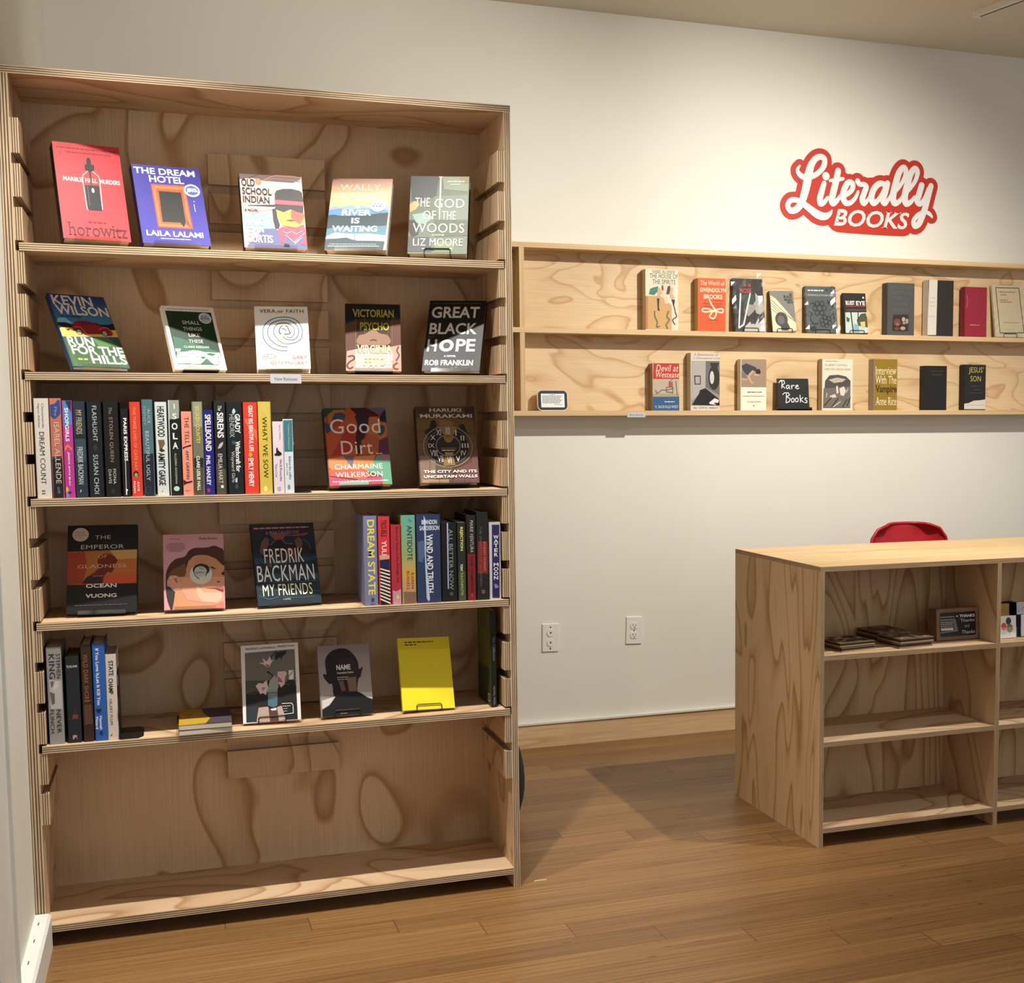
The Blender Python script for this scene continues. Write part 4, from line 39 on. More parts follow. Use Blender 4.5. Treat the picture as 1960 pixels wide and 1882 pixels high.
{'k':'mirror','name':'hardcover_book','label':'white hardcover with black and white photo of mirror and chair','group':'books on the lower wall ledge','pose':[2.3879,1.4376,1.3346,0.028,0.0,0.0],'w':0.1275,'h':0.231,'t':0.045,'col':'#cfc4b4','spine':'#cdbfa6','page':'#d9cdb4','soft':0,'stand':'','short':'','sleeve':0,'gloss':0.45,'sticker':[],'art':[('T','#4a443e','A Examination of',0.102,0.961,0.972,0.041,'i'),('T','#4a443e','a Disrupted Line',0.089,1.009,0.906,0.041,'i'),('P','#8e8883',[0.033,0.857,1.0,0.864,1.0,0.086,0.012,0.086]),('P','#6b6662',[0.519,0.86,1.0,0.864,1.0,0.266,0.518,0.404]),('P','#aaa39d',[0.045,0.849,0.509,0.853,0.496,0.389,0.031,0.167]),('E','#2a2826',0.803,0.571,0.196,0.213),('E','#c9c3bd',0.73,0.575,0.076,0.113),('P','#2a2826',[0.661,0.83,0.977,0.832,0.914,0.737,0.724,0.72]),('P','#33302e',[0.11,0.607,0.339,0.608,0.339,0.451,0.126,0.45]),('P','#a59e97',[0.151,0.588,0.308,0.589,0.308,0.467,0.157,0.466]),('P','#191716',[1.0,0.086,0.031,0.097,0.282,0.294,0.314,0.357,0.503,0.389,0.978,0.2,1.0,0.101]),('P','#d9d3cc',[0.629,0.136,0.819,0.216,0.978,0.184,0.946,0.137,0.787,0.136,0.882,0.097,0.66,0.113]),('T','#4a443e','by Chris Abani',0.093,0.946,0.045,0.041,'i')],'shelf':1.3341},
{'k':'crouch','name':'hardcover_book','label':'cream hardcover with photo of person crouching on the ground','group':'books on the lower wall ledge','pose':[2.6024,1.4374,1.3346,-0.006,0.0,0.0],'w':0.1142,'h':0.2085,'t':0.036,'col':'#e3ddc9','spine':'#e0d9c2','page':'#d9cdb4','soft':0,'stand':'','short':'','sleeve':0,'gloss':0.45,'sticker':[],'art':[('P','#9a846c',[0.022,0.997,0.477,1.0,1.0,1.0,1.0,0.454,0.009,0.455]),('P','#3a3d42',[0.029,0.874,0.206,0.919,0.561,0.851,0.669,0.789,0.455,0.753,0.313,0.682,0.171,0.716,0.065,0.786]),('P','#c69a83',[0.455,0.788,0.526,0.771,0.349,0.664,0.421,0.576,0.528,0.532,0.403,0.523,0.26,0.646,0.313,0.717]),('P','#30221d',[0.562,0.789,0.722,0.816,0.783,0.755,0.741,0.71,0.598,0.718]),('P','#c69a83',[0.509,0.718,0.741,0.71,0.67,0.666,0.527,0.683]),('P','#7a6d63',[0.022,0.769,0.207,0.699,0.261,0.576,0.03,0.593]),('P','#b98f7a',[0.023,0.637,0.26,0.62,0.243,0.576,0.03,0.584]),('Z','#5b564a',0.251,0.814,0.359,0.025,2),('L','#7c7767',0.018,[0.067,0.279,0.923,0.28]),('T','#5b564a','George Saunders',0.252,0.798,0.169,0.035,'s'),('R','#5b564a',0.48,0.085,0.53,0.105)],'shelf':1.3341},
{'k':'horses','name':'hardcover_book','label':'cream hardcover with dark etching of horses and riders','group':'books on the lower wall ledge','pose':[2.9895,1.4372,1.3346,-0.0122,0.0,0.0],'w':0.1426,'h':0.2139,'t':0.035,'col':'#d8cfb8','spine':'#c9b48e','page':'#d9cdb4','soft':0,'stand':'','short':'','sleeve':0,'gloss':0.45,'sticker':[],'art':[('Z','#6e685a',0.106,0.5,0.959,0.017,2),('T','#6e6a55','ROBERT LOWELL',0.089,0.826,0.883,0.038,'s'),('T','#6e6a55','FOR THE UNION DEAD',0.072,0.925,0.799,0.038,'s'),('P','#4c4843',[0.093,0.576,0.235,0.682,0.522,0.695,0.775,0.664,0.929,0.579,0.93,0.044,0.028,0.044]),('P','#b3aa98',[0.2,0.597,0.487,0.641,0.776,0.61,0.668,0.557,0.38,0.534]),('P','#6b655e',[0.041,0.427,0.93,0.472,0.93,0.055,0.028,0.055]),('P','#d6cdbb',[0.453,0.471,0.507,0.482,0.534,0.343,0.473,0.322]),('P','#d0c8b6',[0.562,0.428,0.706,0.471,0.779,0.386,0.709,0.279,0.6,0.3]),('P','#c9c0ae',[0.24,0.279,0.419,0.321,0.474,0.258,0.276,0.236]),('L','#1f1d1b',0.029,[0.063,0.087,0.312,0.257]),('L','#1f1d1b',0.029,[0.315,0.065,0.528,0.236]),('L','#1f1d1b',0.029,[0.675,0.065,0.818,0.215]),('L','#1f1d1b',0.029,[0.82,0.087,0.926,0.258]),('L','#c9c0ae',0.022,[0.133,0.257,0.15,0.342]),('L','#c9c0ae',0.022,[0.78,0.343,0.851,0.429]),('L','#c9c0ae',0.022,[0.351,0.065,0.602,0.172])],'shelf':1.3341},
{'k':'vampire','name':'hardcover_book','label':'mustard hardcover with cream and dark brown gothic lettering','group':'books on the lower wall ledge','pose':[3.2199,1.437,1.3346,0.0089,0.0,0.0],'w':0.114,'h':0.2162,'t':0.04,'col':'#8a6f1c','spine':'#a99a86','page':'#d9cdb4','soft':0,'stand':'','short':'','sleeve':0,'gloss':0.45,'sticker':[],'art':[('T','#ead9b0','Interview',0.06,0.96,0.776,0.16,'s'),('T','#ead9b0','With The',0.065,0.965,0.6,0.16,'s'),('T','#43200c','Vampire',0.06,0.985,0.402,0.182,'bs'),('T','#ead9b0','Anne Rice',0.089,0.967,0.179,0.161,'s'),('P','#7b7264',[0.0,0.991,0.037,0.991,0.041,0.017,0.0,0.017])],'shelf':1.3341},
{'k':'black','name':'hardcover_book','label':'plain black clothbound hardcover with two faint title lines','group':'books on the lower wall ledge','pose':[3.4687,1.437,1.3346,0.0079,0.0,0.0],'w':0.1093,'h':0.1907,'t':0.04,'col':'#1b1918','spine':'#1c2022','page':'#9a8f7c','soft':0,'stand':'','short':'','sleeve':0,'gloss':0.45,'sticker':[],'art':[('Z','#4a3a34',0.263,0.878,0.883,0.025,2),('Z','#5a453e',0.325,0.789,0.802,0.022,3)],'shelf':1.3341},
{'k':'jesus','name':'hardcover_book','label':'black hardcover with yellow hand-lettered title and white torn-paper strip','group':'books on the lower wall ledge','pose':[3.6681,1.4371,1.3346,0.0163,0.0,0.0],'w':0.1096,'h':0.1979,'t':0.036,'col':'#24201f','spine':'#1f1c1b','page':'#b8ac96','soft':0,'stand':'','short':'','sleeve':0,'gloss':0.45,'sticker':[],'art':[('T','#b9ae3e',"JESUS'",0.191,0.892,0.868,0.156,''),('T','#b9ae3e','SON',0.275,0.768,0.692,0.12,''),('Z','#4a423e',0.333,0.749,0.529,0.024,2),('Z','#4a423e',0.44,0.752,0.452,0.024,3),('Z','#4a423e',0.21,0.833,0.38,0.024,4),('P','#cfc8ba',[0.0,0.142,0.192,0.154,0.449,0.209,0.761,0.219,1.0,0.238,1.0,0.234,1.0,0.021,0.0,0.022]),('Z','#a89f90',0.065,0.973,0.114,0.017,6)],'shelf':1.3341}]
ROW=[
{'name':'hardcover_book','label':'white hardcover with black serif lettering,first in the spine-out row','group':'spine-out books on the middle shelf','x':0.0563,'y':0.01,'z':1.1094,'w':0.0324,'h':0.2402,'d':0.155,'col':'#cfc9c2','board':'#cfc9c2','page':'#cfc4ad','soft':0,'art':[('S','#3c3735','Chimamanda',0.62,0.949,0.706,0.177,'s'),('S','#3c3735','Ngozi Adichie',0.297,0.949,0.709,0.176,'s'),('S','#211e1d','DREAM COUNT',0.47,0.665,0.142,0.374,'s'),('S','#4a4543','II',0.425,0.086,0.039,0.237,'s')]},
{'name':'hardcover_book','label':'coral hardcover with blue patch and navy lower third','group':'spine-out books on the middle shelf','x':0.0874,'y':0.01,'z':1.1094,'w':0.0255,'h':0.2403,'d':0.155,'col':'#b26a5c','board':'#b26a5c','page':'#cfc4ad','soft':0,'art':[('P','#b9755f',[0.0,0.994,0.002,1.0,1.0,1.0,1.0,0.94,0.0,0.935]),('P','#2f4683',[0.0,0.935,0.482,0.946,0.799,0.987,1.0,0.976,1.0,0.845,0.63,0.807,0.373,0.792,0.0,0.823]),('P','#3a4053',[0.0,0.418,0.961,0.422,0.975,0.392,0.0,0.388]),('P','#191b26',[0.0,0.394,0.977,0.398,1.0,0.283,1.0,0.002,0.0,0.002]),('S','#8da0c4','The',0.517,0.923,0.824,0.251,'i'),('S','#dcc0a8','ISABEL ALLENDE',0.558,0.763,0.147,0.503,'s'),('S','#8a8790','oh',0.553,0.112,0.048,0.303,'i')]},
{'name':'hardcover_book','label':'slim magenta and blue hardcover with orange chevron','group':'spine-out books on the middle shelf','x':0.1132,'y':0.01,'z':1.1094,'w':0.0223,'h':0.235,'d':0.155,'col':'#b0358c','board':'#b0358c','page':'#cfc4ad','soft':0,'art':[('P','#4a7fb5',[0.028,1.0,1.0,1.0,1.0,0.786,0.994,0.753,0.028,0.729]),('P','#2c2a45',[0.315,0.997,1.0,0.997,1.0,0.974,0.962,0.884,0.69,0.925]),('P','#d96a4b',[0.057,0.526,0.446,0.556,0.893,0.514,0.878,0.478,0.46,0.52,0.065,0.479]),('P','#4d8fb8',[0.0,0.068,0.0,0.083,0.333,0.083,0.298,0.002,0.066,0.002]),('P','#d8b050',[0.023,0.107,0.145,0.119,0.333,0.083,0.032,0.059]),('P','#1c1a22',[0.237,0.062,0.616,0.064,0.608,0.046,0.259,0.047]),('S','#f2e6ee','SHOPGIRLS',0.428,0.925,0.58,0.434,'b'),('S','#f0d3e4','JESSICA ANYA BLAU',0.468,0.475,0.125,0.261,'bi')]},
{'name':'hardcover_book','label':'dark slate hardcover split by black band,spindly pale lettering','group':'spine-out books on the middle shelf','x':0.1392,'y':0.01,'z':1.1094,'w':0.0271,'h':0.2333,'d':0.155,'col':'#253040','board':'#253040','page':'#cfc4ad','soft':0,'art':[('P','#1f2124',[0.079,0.656,1.0,0.655,1.0,0.61,0.088,0.611]),('P','#334653',[0.064,0.611,1.0,0.61,1.0,0.377,0.056,0.378]),('S','#c2b68e','MY FRIENDS',0.482,0.908,0.661,0.526,''),('S','#c9cfd4','FREDRIK BACKMAN',0.472,0.526,0.141,0.503,''),('L','#d8d0b8',0.067,[0.434,0.081,0.354,0.057])]},
{'name':'hardcover_book','label':'black hardcover with wide grey capitals and faint round emblem','group':'spine-out books on the middle shelf','x':0.173,'y':0.01,'z':1.1094,'w':0.0328,'h':0.2323,'d':0.155,'col':'#14181f','board':'#14181f','page':'#d8cfbc','soft':0,'art':[('S','#b9bcbf','FLASHLIGHT',0.529,0.957,0.587,0.339,''),('S','#b9bcbf','SUSAN CHOI',0.494,0.447,0.038,0.36,''),('E','#2b2f38',0.51,0.52,0.168,0.032)]},
{'name':'hardcover_book','label':'black hardcover with thin bronze capitals beside the wide grey one','group':'spine-out books on the middle shelf','x':0.2103,'y':0.01,'z':1.1094,'w':0.034,'h':0.2316,'d':0.155,'col':'#121211','board':'#121211','page':'#cfc4ad','soft':0,'art':[('S','#8d8075','The',0.482,0.942,0.875,0.232,'i'),('S','#9a7d63','STOLEN QUEEN',0.481,0.841,0.37,0.291,''),('S','#c4c0ba','FIONA',0.634,0.296,0.136,0.214,''),('S','#c4c0ba','DAVIS',0.294,0.29,0.143,0.213,''),('E','#2c2a28',0.458,0.062,0.14,0.025)]},
{'name':'hardcover_book','label':'slim black hardcover with white train-smoke line down its spine','group':'spine-out books on the middle shelf','x':0.2407,'y':0.01,'z':1.1094,'w':0.0175,'h':0.2156,'d':0.155,'col':'#131313','board':'#131313','page':'#cfc4ad','soft':0,'art':[('S','#efedea','PARIS EXPRESS',0.607,0.893,0.405,0.53,'b'),('L','#c9c9c9',0.106,[0.456,0.401,0.404,0.037]),('P','#e9e9e9',[0.355,0.096,0.726,0.076,0.53,0.063,0.526,0.02,0.343,0.02])]},
{'name':'hardcover_book','label':'vermilion hardcover with snake emblem near its foot','group':'spine-out books on the middle shelf','x':0.2655,'y':0.01,'z':1.1094,'w':0.0247,'h':0.2317,'d':0.155,'col':'#cb3a30','board':'#cb3a30','page':'#cfc4ad','soft':0,'art':[('S','#e8a13c','THE THREE LIVES OF CATE KAY',0.44,0.948,0.279,0.314,''),('E','#1f1c18',0.392,0.236,0.282,0.034),('E','#8a9a6a',0.399,0.227,0.184,0.024),('S','#f1d6cc','KATE',0.604,0.152,0.056,0.206,'b'),('S','#f1d6cc','FAGAN',0.196,0.162,0.038,0.217,'b')]},
{'name':'hardcover_book','label':'hardcover with teal upper half and navy lower half','group':'spine-out books on the middle shelf','x':0.2937,'y':0.01,'z':1.1094,'w':0.025,'h':0.2378,'d':0.155,'col':'#4a6a70','board':'#4a6a70','page':'#cfc4ad','soft':0,'art':[('P','#1d2230',[0.0,0.44,1.0,0.441,1.0,0.169,0.964,0.002,-0.0,0.002]),('S','#a9b9b9','ALICE',0.679,0.905,0.755,0.279,''),('S','#8fa3a5','FEENEY',0.224,0.929,0.734,0.268,''),('S','#b4bcc2','BEAUTIFUL UGLY',0.418,0.674,0.161,0.376,''),('O','#4a5266',0.337,0.065,0.226,0.036,0.043)]},
{'name':'hardcover_book','label':'pale grey hardcover with tall black letters and brown leafy photo','group':'spine-out books on the middle shelf','x':0.3251,'y':0.01,'z':1.1094,'w':0.0272,'h':0.2317,'d':0.155,'col':'#c9d0cf','board':'#c9d0cf','page':'#cfc4ad','soft':0,'art':[('S','#23252b','HEARTWOOD',0.493,0.953,0.629,0.695,'b'),('P','#6d5a3c',[0.15,0.598,0.746,0.598,0.807,0.554,0.624,0.523,0.467,0.499,0.265,0.487,0.23,0.536]),('P','#33312a',[0.215,0.487,0.471,0.511,0.81,0.48,0.458,0.468]),('S','#23252b','AMITY GAIGE',0.441,0.461,0.113,0.647,'b'),('S','#6b6c6c','A',0.408,0.063,0.038,0.12,'')]},
{'name':'hardcover_book','label':'black hardcover with sage top and mint serif letters read downwards','group':'spine-out books on the middle shelf','x':0.3552,'y':0.01,'z':1.1094,'w':0.0294,'h':0.2361,'d':0.155,'col':'#141615','board':'#141615','page':'#cfc4ad','soft':0,'art':[('P','#8d9487',[0.028,1.0,1.0,1.0,1.0,0.897,0.966,0.811,0.641,0.805,0.086,0.799]),('P','#c9d3cb',[-0.0,0.0,0.0,0.353,0.04,1.0,0.119,1.0,0.047,0.0]),('T','#cfe0d4','I',0.469,0.677,0.936,0.061,'s'),('T','#cfe0d4','S',0.372,0.764,0.832,0.061,'bs'),('T','#d4e6dd','O',0.287,0.814,0.727,0.07,'bs'),('T','#d4e6dd','L',0.314,0.786,0.625,0.067,'bs'),('T','#d4e6dd','A',0.286,0.832,0.525,0.07,'bs'),('S','#b9c2bc','ALLEGRA GOODMAN',0.544,0.445,0.126,0.176,''),('E','#a9d6c2',0.541,0.073,0.26,0.026)]},
{'name':'hardcover_book','label':'salmon paperback with two torn black slashes across its spine','group':'spine-out books on the middle shelf','x':0.3841,'y':0.01,'z':1.1094,'w':0.0241,'h':0.2083,'d':0.155,'col':'#e08d78','board':'#e08d78','page':'#cfc4ad','soft':1,'art':[('S','#3a1d1c','THE TELL',0.523,0.936,0.614,0.426,''),('P','#3a1a1c',[0.054,0.576,0.914,0.607,0.92,0.586,0.278,0.569,0.045,0.549]),('S','#3a1d1c','AMY GRIFFIN',0.489,0.534,0.196,0.313,''),('P','#3a1a1c',[0.0,0.166,0.0,0.19,0.33,0.162,0.904,0.175,0.899,0.157,0.324,0.141,0.005,0.121]),('Z','#b9694f',0.186,0.641,0.057,0.015,2)]},
{'name':'hardcover_book','label':'olive hardcover with yellow-green title and dark landscape foot','group':'spine-out books on the middle shelf','x':0.4102,'y':0.01,'z':1.1094,'w':0.0255,'h':0.2326,'d':0.155,'col':'#6d6c58','board':'#6d6c58','page':'#cfc4ad','soft':0,'art':[('P','#8d9080',[0.061,0.997,1.0,0.997,1.0,0.729,0.087,0.73]),('P','#23211c',[0.0,0.4,1.0,0.398,1.0,0.353,0.982,0.292,0.0,0.294]),('P','#4a4632',[0.0,0.0,0.0,0.287,0.98,0.286,0.894,0.0]),('S','#c9bf4e','BROKEN COUNTRY',0.524,0.95,0.549,0.432,'b'),('S','#e8e6dc','CLARE LESLIE HALL',0.449,0.418,0.048,0.352,'b')]},
{'name':'hardcover_book','label':'royal blue hardcover with condensed cream capitals','group':'spine-out books on the middle shelf','x':0.4355,'y':0.01,'z':1.1094,'w':0.0234,'h':0.2118,'d':0.155,'col':'#201d72','board':'#201d72','page':'#cfc4ad','soft':0,'art':[('S','#ece7d3','SPELLBOUND',0.478,0.947,0.516,0.68,'b'),('S','#e4e2e6','PHIL HANLEY',0.371,0.464,0.113,0.474,'b'),('E','#8a3a6a',0.314,0.055,0.19,0.025)]},
{'name':'hardcover_book','label':'charcoal hardcover with white shell and ornate white title','group':'spine-out books on the middle shelf','x':0.4634,'y':0.01,'z':1.1094,'w':0.0268,'h':0.2355,'d':0.155,'col':'#22211f','board':'#22211f','page':'#cfc4ad','soft':0,'art':[('P','#4a4636',[0.0,0.0,0.0,0.335,0.957,0.26,0.885,0.0]),('S','#e9e7e2','The',0.516,0.944,0.892,0.363,'i'),('S','#f0eeea','SIRENS',0.544,0.873,0.605,0.649,'bs'),('P','#b9afaa',[0.244,0.503,0.41,0.54,0.781,0.564,0.718,0.527,0.502,0.496,0.213,0.487]),('S','#d9d7d0','EMILIA HART',0.427,0.434,0.121,0.416,'s'),('R','#e4e2dc',0.42,0.07,0.68,0.1)]},
{'name':'hardcover_book','label':'black hardcover with leafy white gothic title in two lines','group':'spine-out books on the middle shelf','x':0.4983,'y':0.01,'z':1.1094,'w':0.0378,'h':0.2319,'d':0.155,'col':'#151a1d','board':'#151a1d','page':'#cfc4ad','soft':0,'art':[('P','#a9c6c8',[0.397,0.918,0.511,0.931,0.616,0.899,0.499,0.868,0.353,0.88]),('S','#e9ecec','GRADY',0.72,0.868,0.66,0.372,'bs'),('S','#b9bdbb','HENDRIX',0.326,0.868,0.616,0.315,'s'),('P','#33505a',[0.258,0.579,0.555,0.578,0.51,0.54,0.325,0.541]),('S','#eef0ee','Witchcraft for',0.69,0.578,0.243,0.335,'bs'),('S','#c9c6b6','Wayward Girls',0.297,0.468,0.13,0.297,'s'),('P','#a9c6c8',[0.459,0.174,0.591,0.18,0.581,0.129,0.451,0.129]),('R','#39424a',0.42,0.06,0.62,0.11)]},
{'name':'hardcover_book','label':'bright red hardcover with long condensed white title','group':'spine-out books on the middle shelf','x':0.5368,'y':0.01,'z':1.1094,'w':0.034,'h':0.2312,'d':0.155,'col':'#cf3a2c','board':'#cf3a2c','page':'#cfc4ad','soft':0,'art':[('P','#d8604c',[0.057,0.826,0.263,0.82,0.416,0.756,0.986,0.692,1.0,0.608,1.0,0.579,0.09,0.782]),('S','#f4e6df','GREAT BIG BEAUTIFUL LIFE',0.533,0.965,0.464,0.341,'b'),('E','#e0902c',0.432,0.429,0.15,0.027),('S','#f4e6df','EMILY HENRY',0.455,0.391,0.078,0.396,'b')]},
{'name':'hardcover_book','label':'mustard yellow hardcover with spaced dark sans capitals','group':'spine-out books on the middle shelf','x':0.5714,'y':0.01,'z':1.1094,'w':0.0312,'h':0.2327,'d':0.155,'col':'#c9b04a','board':'#c9b04a','page':'#cfc4ad','soft':0,'art':[('S','#e6dba0','A MEMOIR',0.505,0.959,0.87,0.228,''),('S','#2a2216','WHAT WE SOW',0.495,0.836,0.17,0.411,''),('E','#e6dba0',0.42,0.052,0.147,0.032)]},
{'name':'hardcover_book','label':'short pale lilac paperback with black cat on its spine','group':'spine-out books on the middle shelf','x':0.6032,'y':0.01,'z':1.1094,'w':0.0258,'h':0.1827,'d':0.13,'col':'#d6c8d0','board':'#d6c8d0','page':'#e6e0d8','soft':1,'art':[('S','#5f5560','Syou Ishida',0.692,0.955,0.744,0.189,'s'),('P','#18161a',[0.287,0.632,0.427,0.636,0.475,0.599,0.774,0.566,0.854,0.546,0.654,0.522,0.209,0.522,0.047,0.543,0.272,0.559]),('S','#3c3a46',"We'll Prescribe",0.697,0.477,0.168,0.223,'s'),('S','#3c3a46','You a Cat',0.251,0.413,0.226,0.211,'s'),('R','#a9a0ac',0.3,0.035,0.65,0.09)]},
{'name':'hardcover_book','label':'short paperback with teal upper half and white lower half','group':'spine-out books on the middle shelf','x':0.6287,'y':0.01,'z':1.1094,'w':0.0229,'h':0.1886,'d':0.13,'col':'#c9d2d8','board':'#c9d2d8','page':'#e9e6e0','soft':1,'art':[('P','#3f7079',[0.0,0.868,0.0,0.984,0.992,0.987,0.958,0.562,0.011,0.56]),('S','#b9d3d6','Toshikazu Kawaguchi',0.529,0.932,0.587,0.189,'s'),('S','#3c4652','Before the coffee',0.607,0.496,0.184,0.253,'s'),('S','#3c4652','gets cold',0.256,0.406,0.248,0.202,'s'),('E','#7a858c',0.417,0.082,0.152,0.032)]},
{'name':'hardcover_book','label':'lavender-grey hardcover with big pale yellow capitals down its spine','group':'spine-out books on the fourth shelf','x':0.8297,'y':0.01,'z':0.8079,'w':0.0346,'h':0.2367,'d':0.155,'col':'#777a9c','board':'#777a9c','page':'#cfc4ad','soft':0,'art':[('S','#dcd25a','DREAM STATE',0.546,0.958,0.12,0.595,'b'),('E','#3b4468',0.586,0.062,0.138,0.027),('Z','#3b4468',0.372,0.831,0.017,0.014,2)]},
{'name':'hardcover_book','label':'red hardcover with black and cream zebra stripes below','group':'spine-out books on the fourth shelf','x':0.8651,'y':0.01,'z':0.8079,'w':0.0303,'h':0.2344,'d':0.155,'col':'#c8353c','board':'#c8353c','page':'#cfc4ad','soft':0,'art':[('S','#6a1a20','TROUBLE',0.505,0.963,0.77,0.579,'b'),('S','#f0d0c6','YULE',0.504,0.729,0.536,0.474,'b'),('P','#c99a84',[0.019,0.566,0.994,0.561,0.987,0.52,0.062,0.511]),('P','#1c2342',[0.036,0.511,1.0,0.513,1.0,0.404,0.049,0.435]),('P','#181413',[0.05,0.0,0.049,0.435,1.0,0.404,1.0,0.0]),('P','#e3d3c6',[0.073,0.421,1.0,0.386,1.0,0.369,0.07,0.404]),('P','#e3d3c6',[0.066,0.383,1.0,0.346,1.0,0.329,0.063,0.366]),('P','#e3d3c6',[0.06,0.345,1.0,0.306,1.0,0.289,0.057,0.328]),('P','#e3d3c6',[0.053,0.308,1.0,0.266,1.0,0.248,0.05,0.29]),('P','#e3d3c6',[0.046,0.27,1.0,0.226,1.0,0.208,0.043,0.252]),('P','#e3d3c6',[0.04,0.232,1.0,0.186,1.0,0.168,0.037,0.214]),('P','#e3d3c6',[0.033,0.194,1.0,0.146,1.0,0.128,0.03,0.176]),('P','#e3d3c6',[0.027,0.156,1.0,0.105,1.0,0.088,0.024,0.138]),('P','#e3d3c6',[0.02,0.118,1.0,0.065,1.0,0.048,0.017,0.1]),('P','#e3d3c6',[0.013,0.08,1.0,0.025,1.0,0.008,0.01,0.062])]},
{'name':'hardcover_book','label':'shorter dark red book with pink scalloped foot','group':'spine-out books on the fourth shelf','x':0.8959,'y':0.01,'z':0.8079,'w':0.0261,'h':0.2115,'d':0.155,'col':'#a92c38','board':'#a92c38','page':'#cfc4ad','soft':0,'art':[('P','#b98da0',[0.057,0.0,0.029,0.18,0.458,0.162,0.896,0.187,1.0,0.186,1.0,0.0]),('S','#43101a','Bury Our Bones in the Midnight Soil',0.616,0.971,0.277,0.309,'s'),('P','#e0bf4a',[0.607,0.127,0.817,0.087,0.595,0.057,0.414,0.089])]},
{'name':'hardcover_book','label':'hardcover fading from teal through green to orange','group':'spine-out books on the fourth shelf','x':0.9292,'y':0.01,'z':0.8079,'w':0.0371,'h':0.2357,'d':0.155,'col':'#8a9a5c','board':'#8a9a5c','page':'#cfc4ad','soft':0,'art':[('G','#5ea39a','#86a06a',0,0.55,1,1),('G','#86a06a','#c9963f',0,0.32,1,0.56),('G','#c9963f','#b98a6c',0,0.13,1,0.33),('P','#7b5f4e',[0.098,0.0,0.075,0.138,1.0,0.131,1.0,0.0]),('T','#3b6a66','The',0.486,0.769,0.942,0.034,'i'),('S','#1f2a24','ANTIDOTE',0.595,0.884,0.491,0.392,''),('S','#6a4a26','KAREN',0.769,0.351,0.171,0.219,''),('S','#6a4a26','RUSSELL',0.419,0.371,0.156,0.196,'')]},
{'name':'hardcover_book','label':'extra-thick navy hardcover with pale lightning streak','group':'spine-out books on the fourth shelf','x':0.983,'y':0.01,'z':0.8079,'w':0.0644,'h':0.2361,'d':0.155,'col':'#2b3658','board':'#2b3658','page':'#cfc4ad','soft':0,'art':[('P','#4a5f82',[0.027,0.697,0.28,0.708,0.374,0.597,0.212,0.46,0.036,0.476]),('P','#a9bfe0',[0.301,0.991,0.374,0.949,0.396,0.735,0.369,0.528,0.43,0.319,0.512,0.04,0.459,0.013,0.372,0.049,0.333,0.39,0.32,0.736]),('T','#d3dcea','BRANDON',0.207,0.879,0.915,0.052,'b'),('T','#c6d0e2','SANDERSON',0.114,0.976,0.848,0.052,'b'),('S','#d9dade','WIND AND TRUTH',0.547,0.779,0.109,0.28,'bs')]},
{'name':'hardcover_book','label':'black hardcover with vertical pale blue line beside its title','group':'spine-out books on the fourth shelf','x':1.038,'y':0.01,'z':0.8079,'w':0.0407,'h':0.2129,'d':0.155,'col':'#101214','board':'#101214','page':'#cfc4ad','soft':0,'art':[('P','#9fb9d2',[0.358,0.996,0.447,0.995,0.426,0.162,0.349,0.163]),('S','#8d969c','ALL BETTER NOW',0.627,0.921,0.146,0.291,'s'),('S','#7d858a','SF',0.605,0.116,0.075,0.233,'s')]},
{'name':'hardcover_book','label':'slim black paperback with yellow title and green foot','group':'spine-out books on the fourth shelf','x':1.0717,'y':0.01,'z':0.8079,'w':0.0214,'h':0.2126,'d':0.155,'col':'#24281f','board':'#24281f','page':'#b7ab95','soft':1,'art':[('P','#3f4c2f',[0.091,-0.0,0.047,0.379,0.977,0.375,0.987,0.0]),('S','#ddd873','REJECTION',0.479,0.94,0.64,0.46,'b'),('S','#e2e4c9','TONY',0.445,0.47,0.377,0.342,'b'),('S','#a7b06a','TULATHIMUTTE',0.473,0.366,0.072,0.313,'b')]},
{'name':'hardcover_book','label':'hardcover with black upper half and blood-red lower half','group':'spine-out books on the fourth shelf','x':1.0985,'y':0.01,'z':0.8079,'w':0.0247,'h':0.2307,'d':0.155,'col':'#201a18','board':'#201a18','page':'#cfc4ad','soft':0,'art':[('P','#7a1a20',[0.0,0.0,0.0,0.418,0.021,0.55,0.958,0.546,0.939,0.0]),('S','#b9b3ab','MARIE VENTURA',0.554,0.944,0.568,0.42,'i'),('S','#2a0c0e','THE VAMPIRES',0.516,0.52,0.095,0.259,'b'),('S','#b9837c','O',0.501,0.074,0.047,0.194,'')]},
{'name':'hardcover_book','label':'tall black hardcover with rust-red middle band','group':'spine-out books on the fourth shelf','x':1.1289,'y':0.01,'z':0.8079,'w':0.0315,'h':0.2386,'d':0.155,'col':'#1d1c1a','board':'#1d1c1a','page':'#cfc4ad','soft':0,'art':[('P','#7d231c',[0.064,0.666,1.0,0.662,1.0,0.395,0.988,0.296,0.019,0.308]),('S','#6a625c','THE EMPEROR OF GLADNESS',0.323,0.84,0.16,0.193,''),('S','#b58a78','OCEAN VUONG',0.706,0.667,0.331,0.204,''),('R','#6a5248',0.35,0.07,0.7,0.115)]},
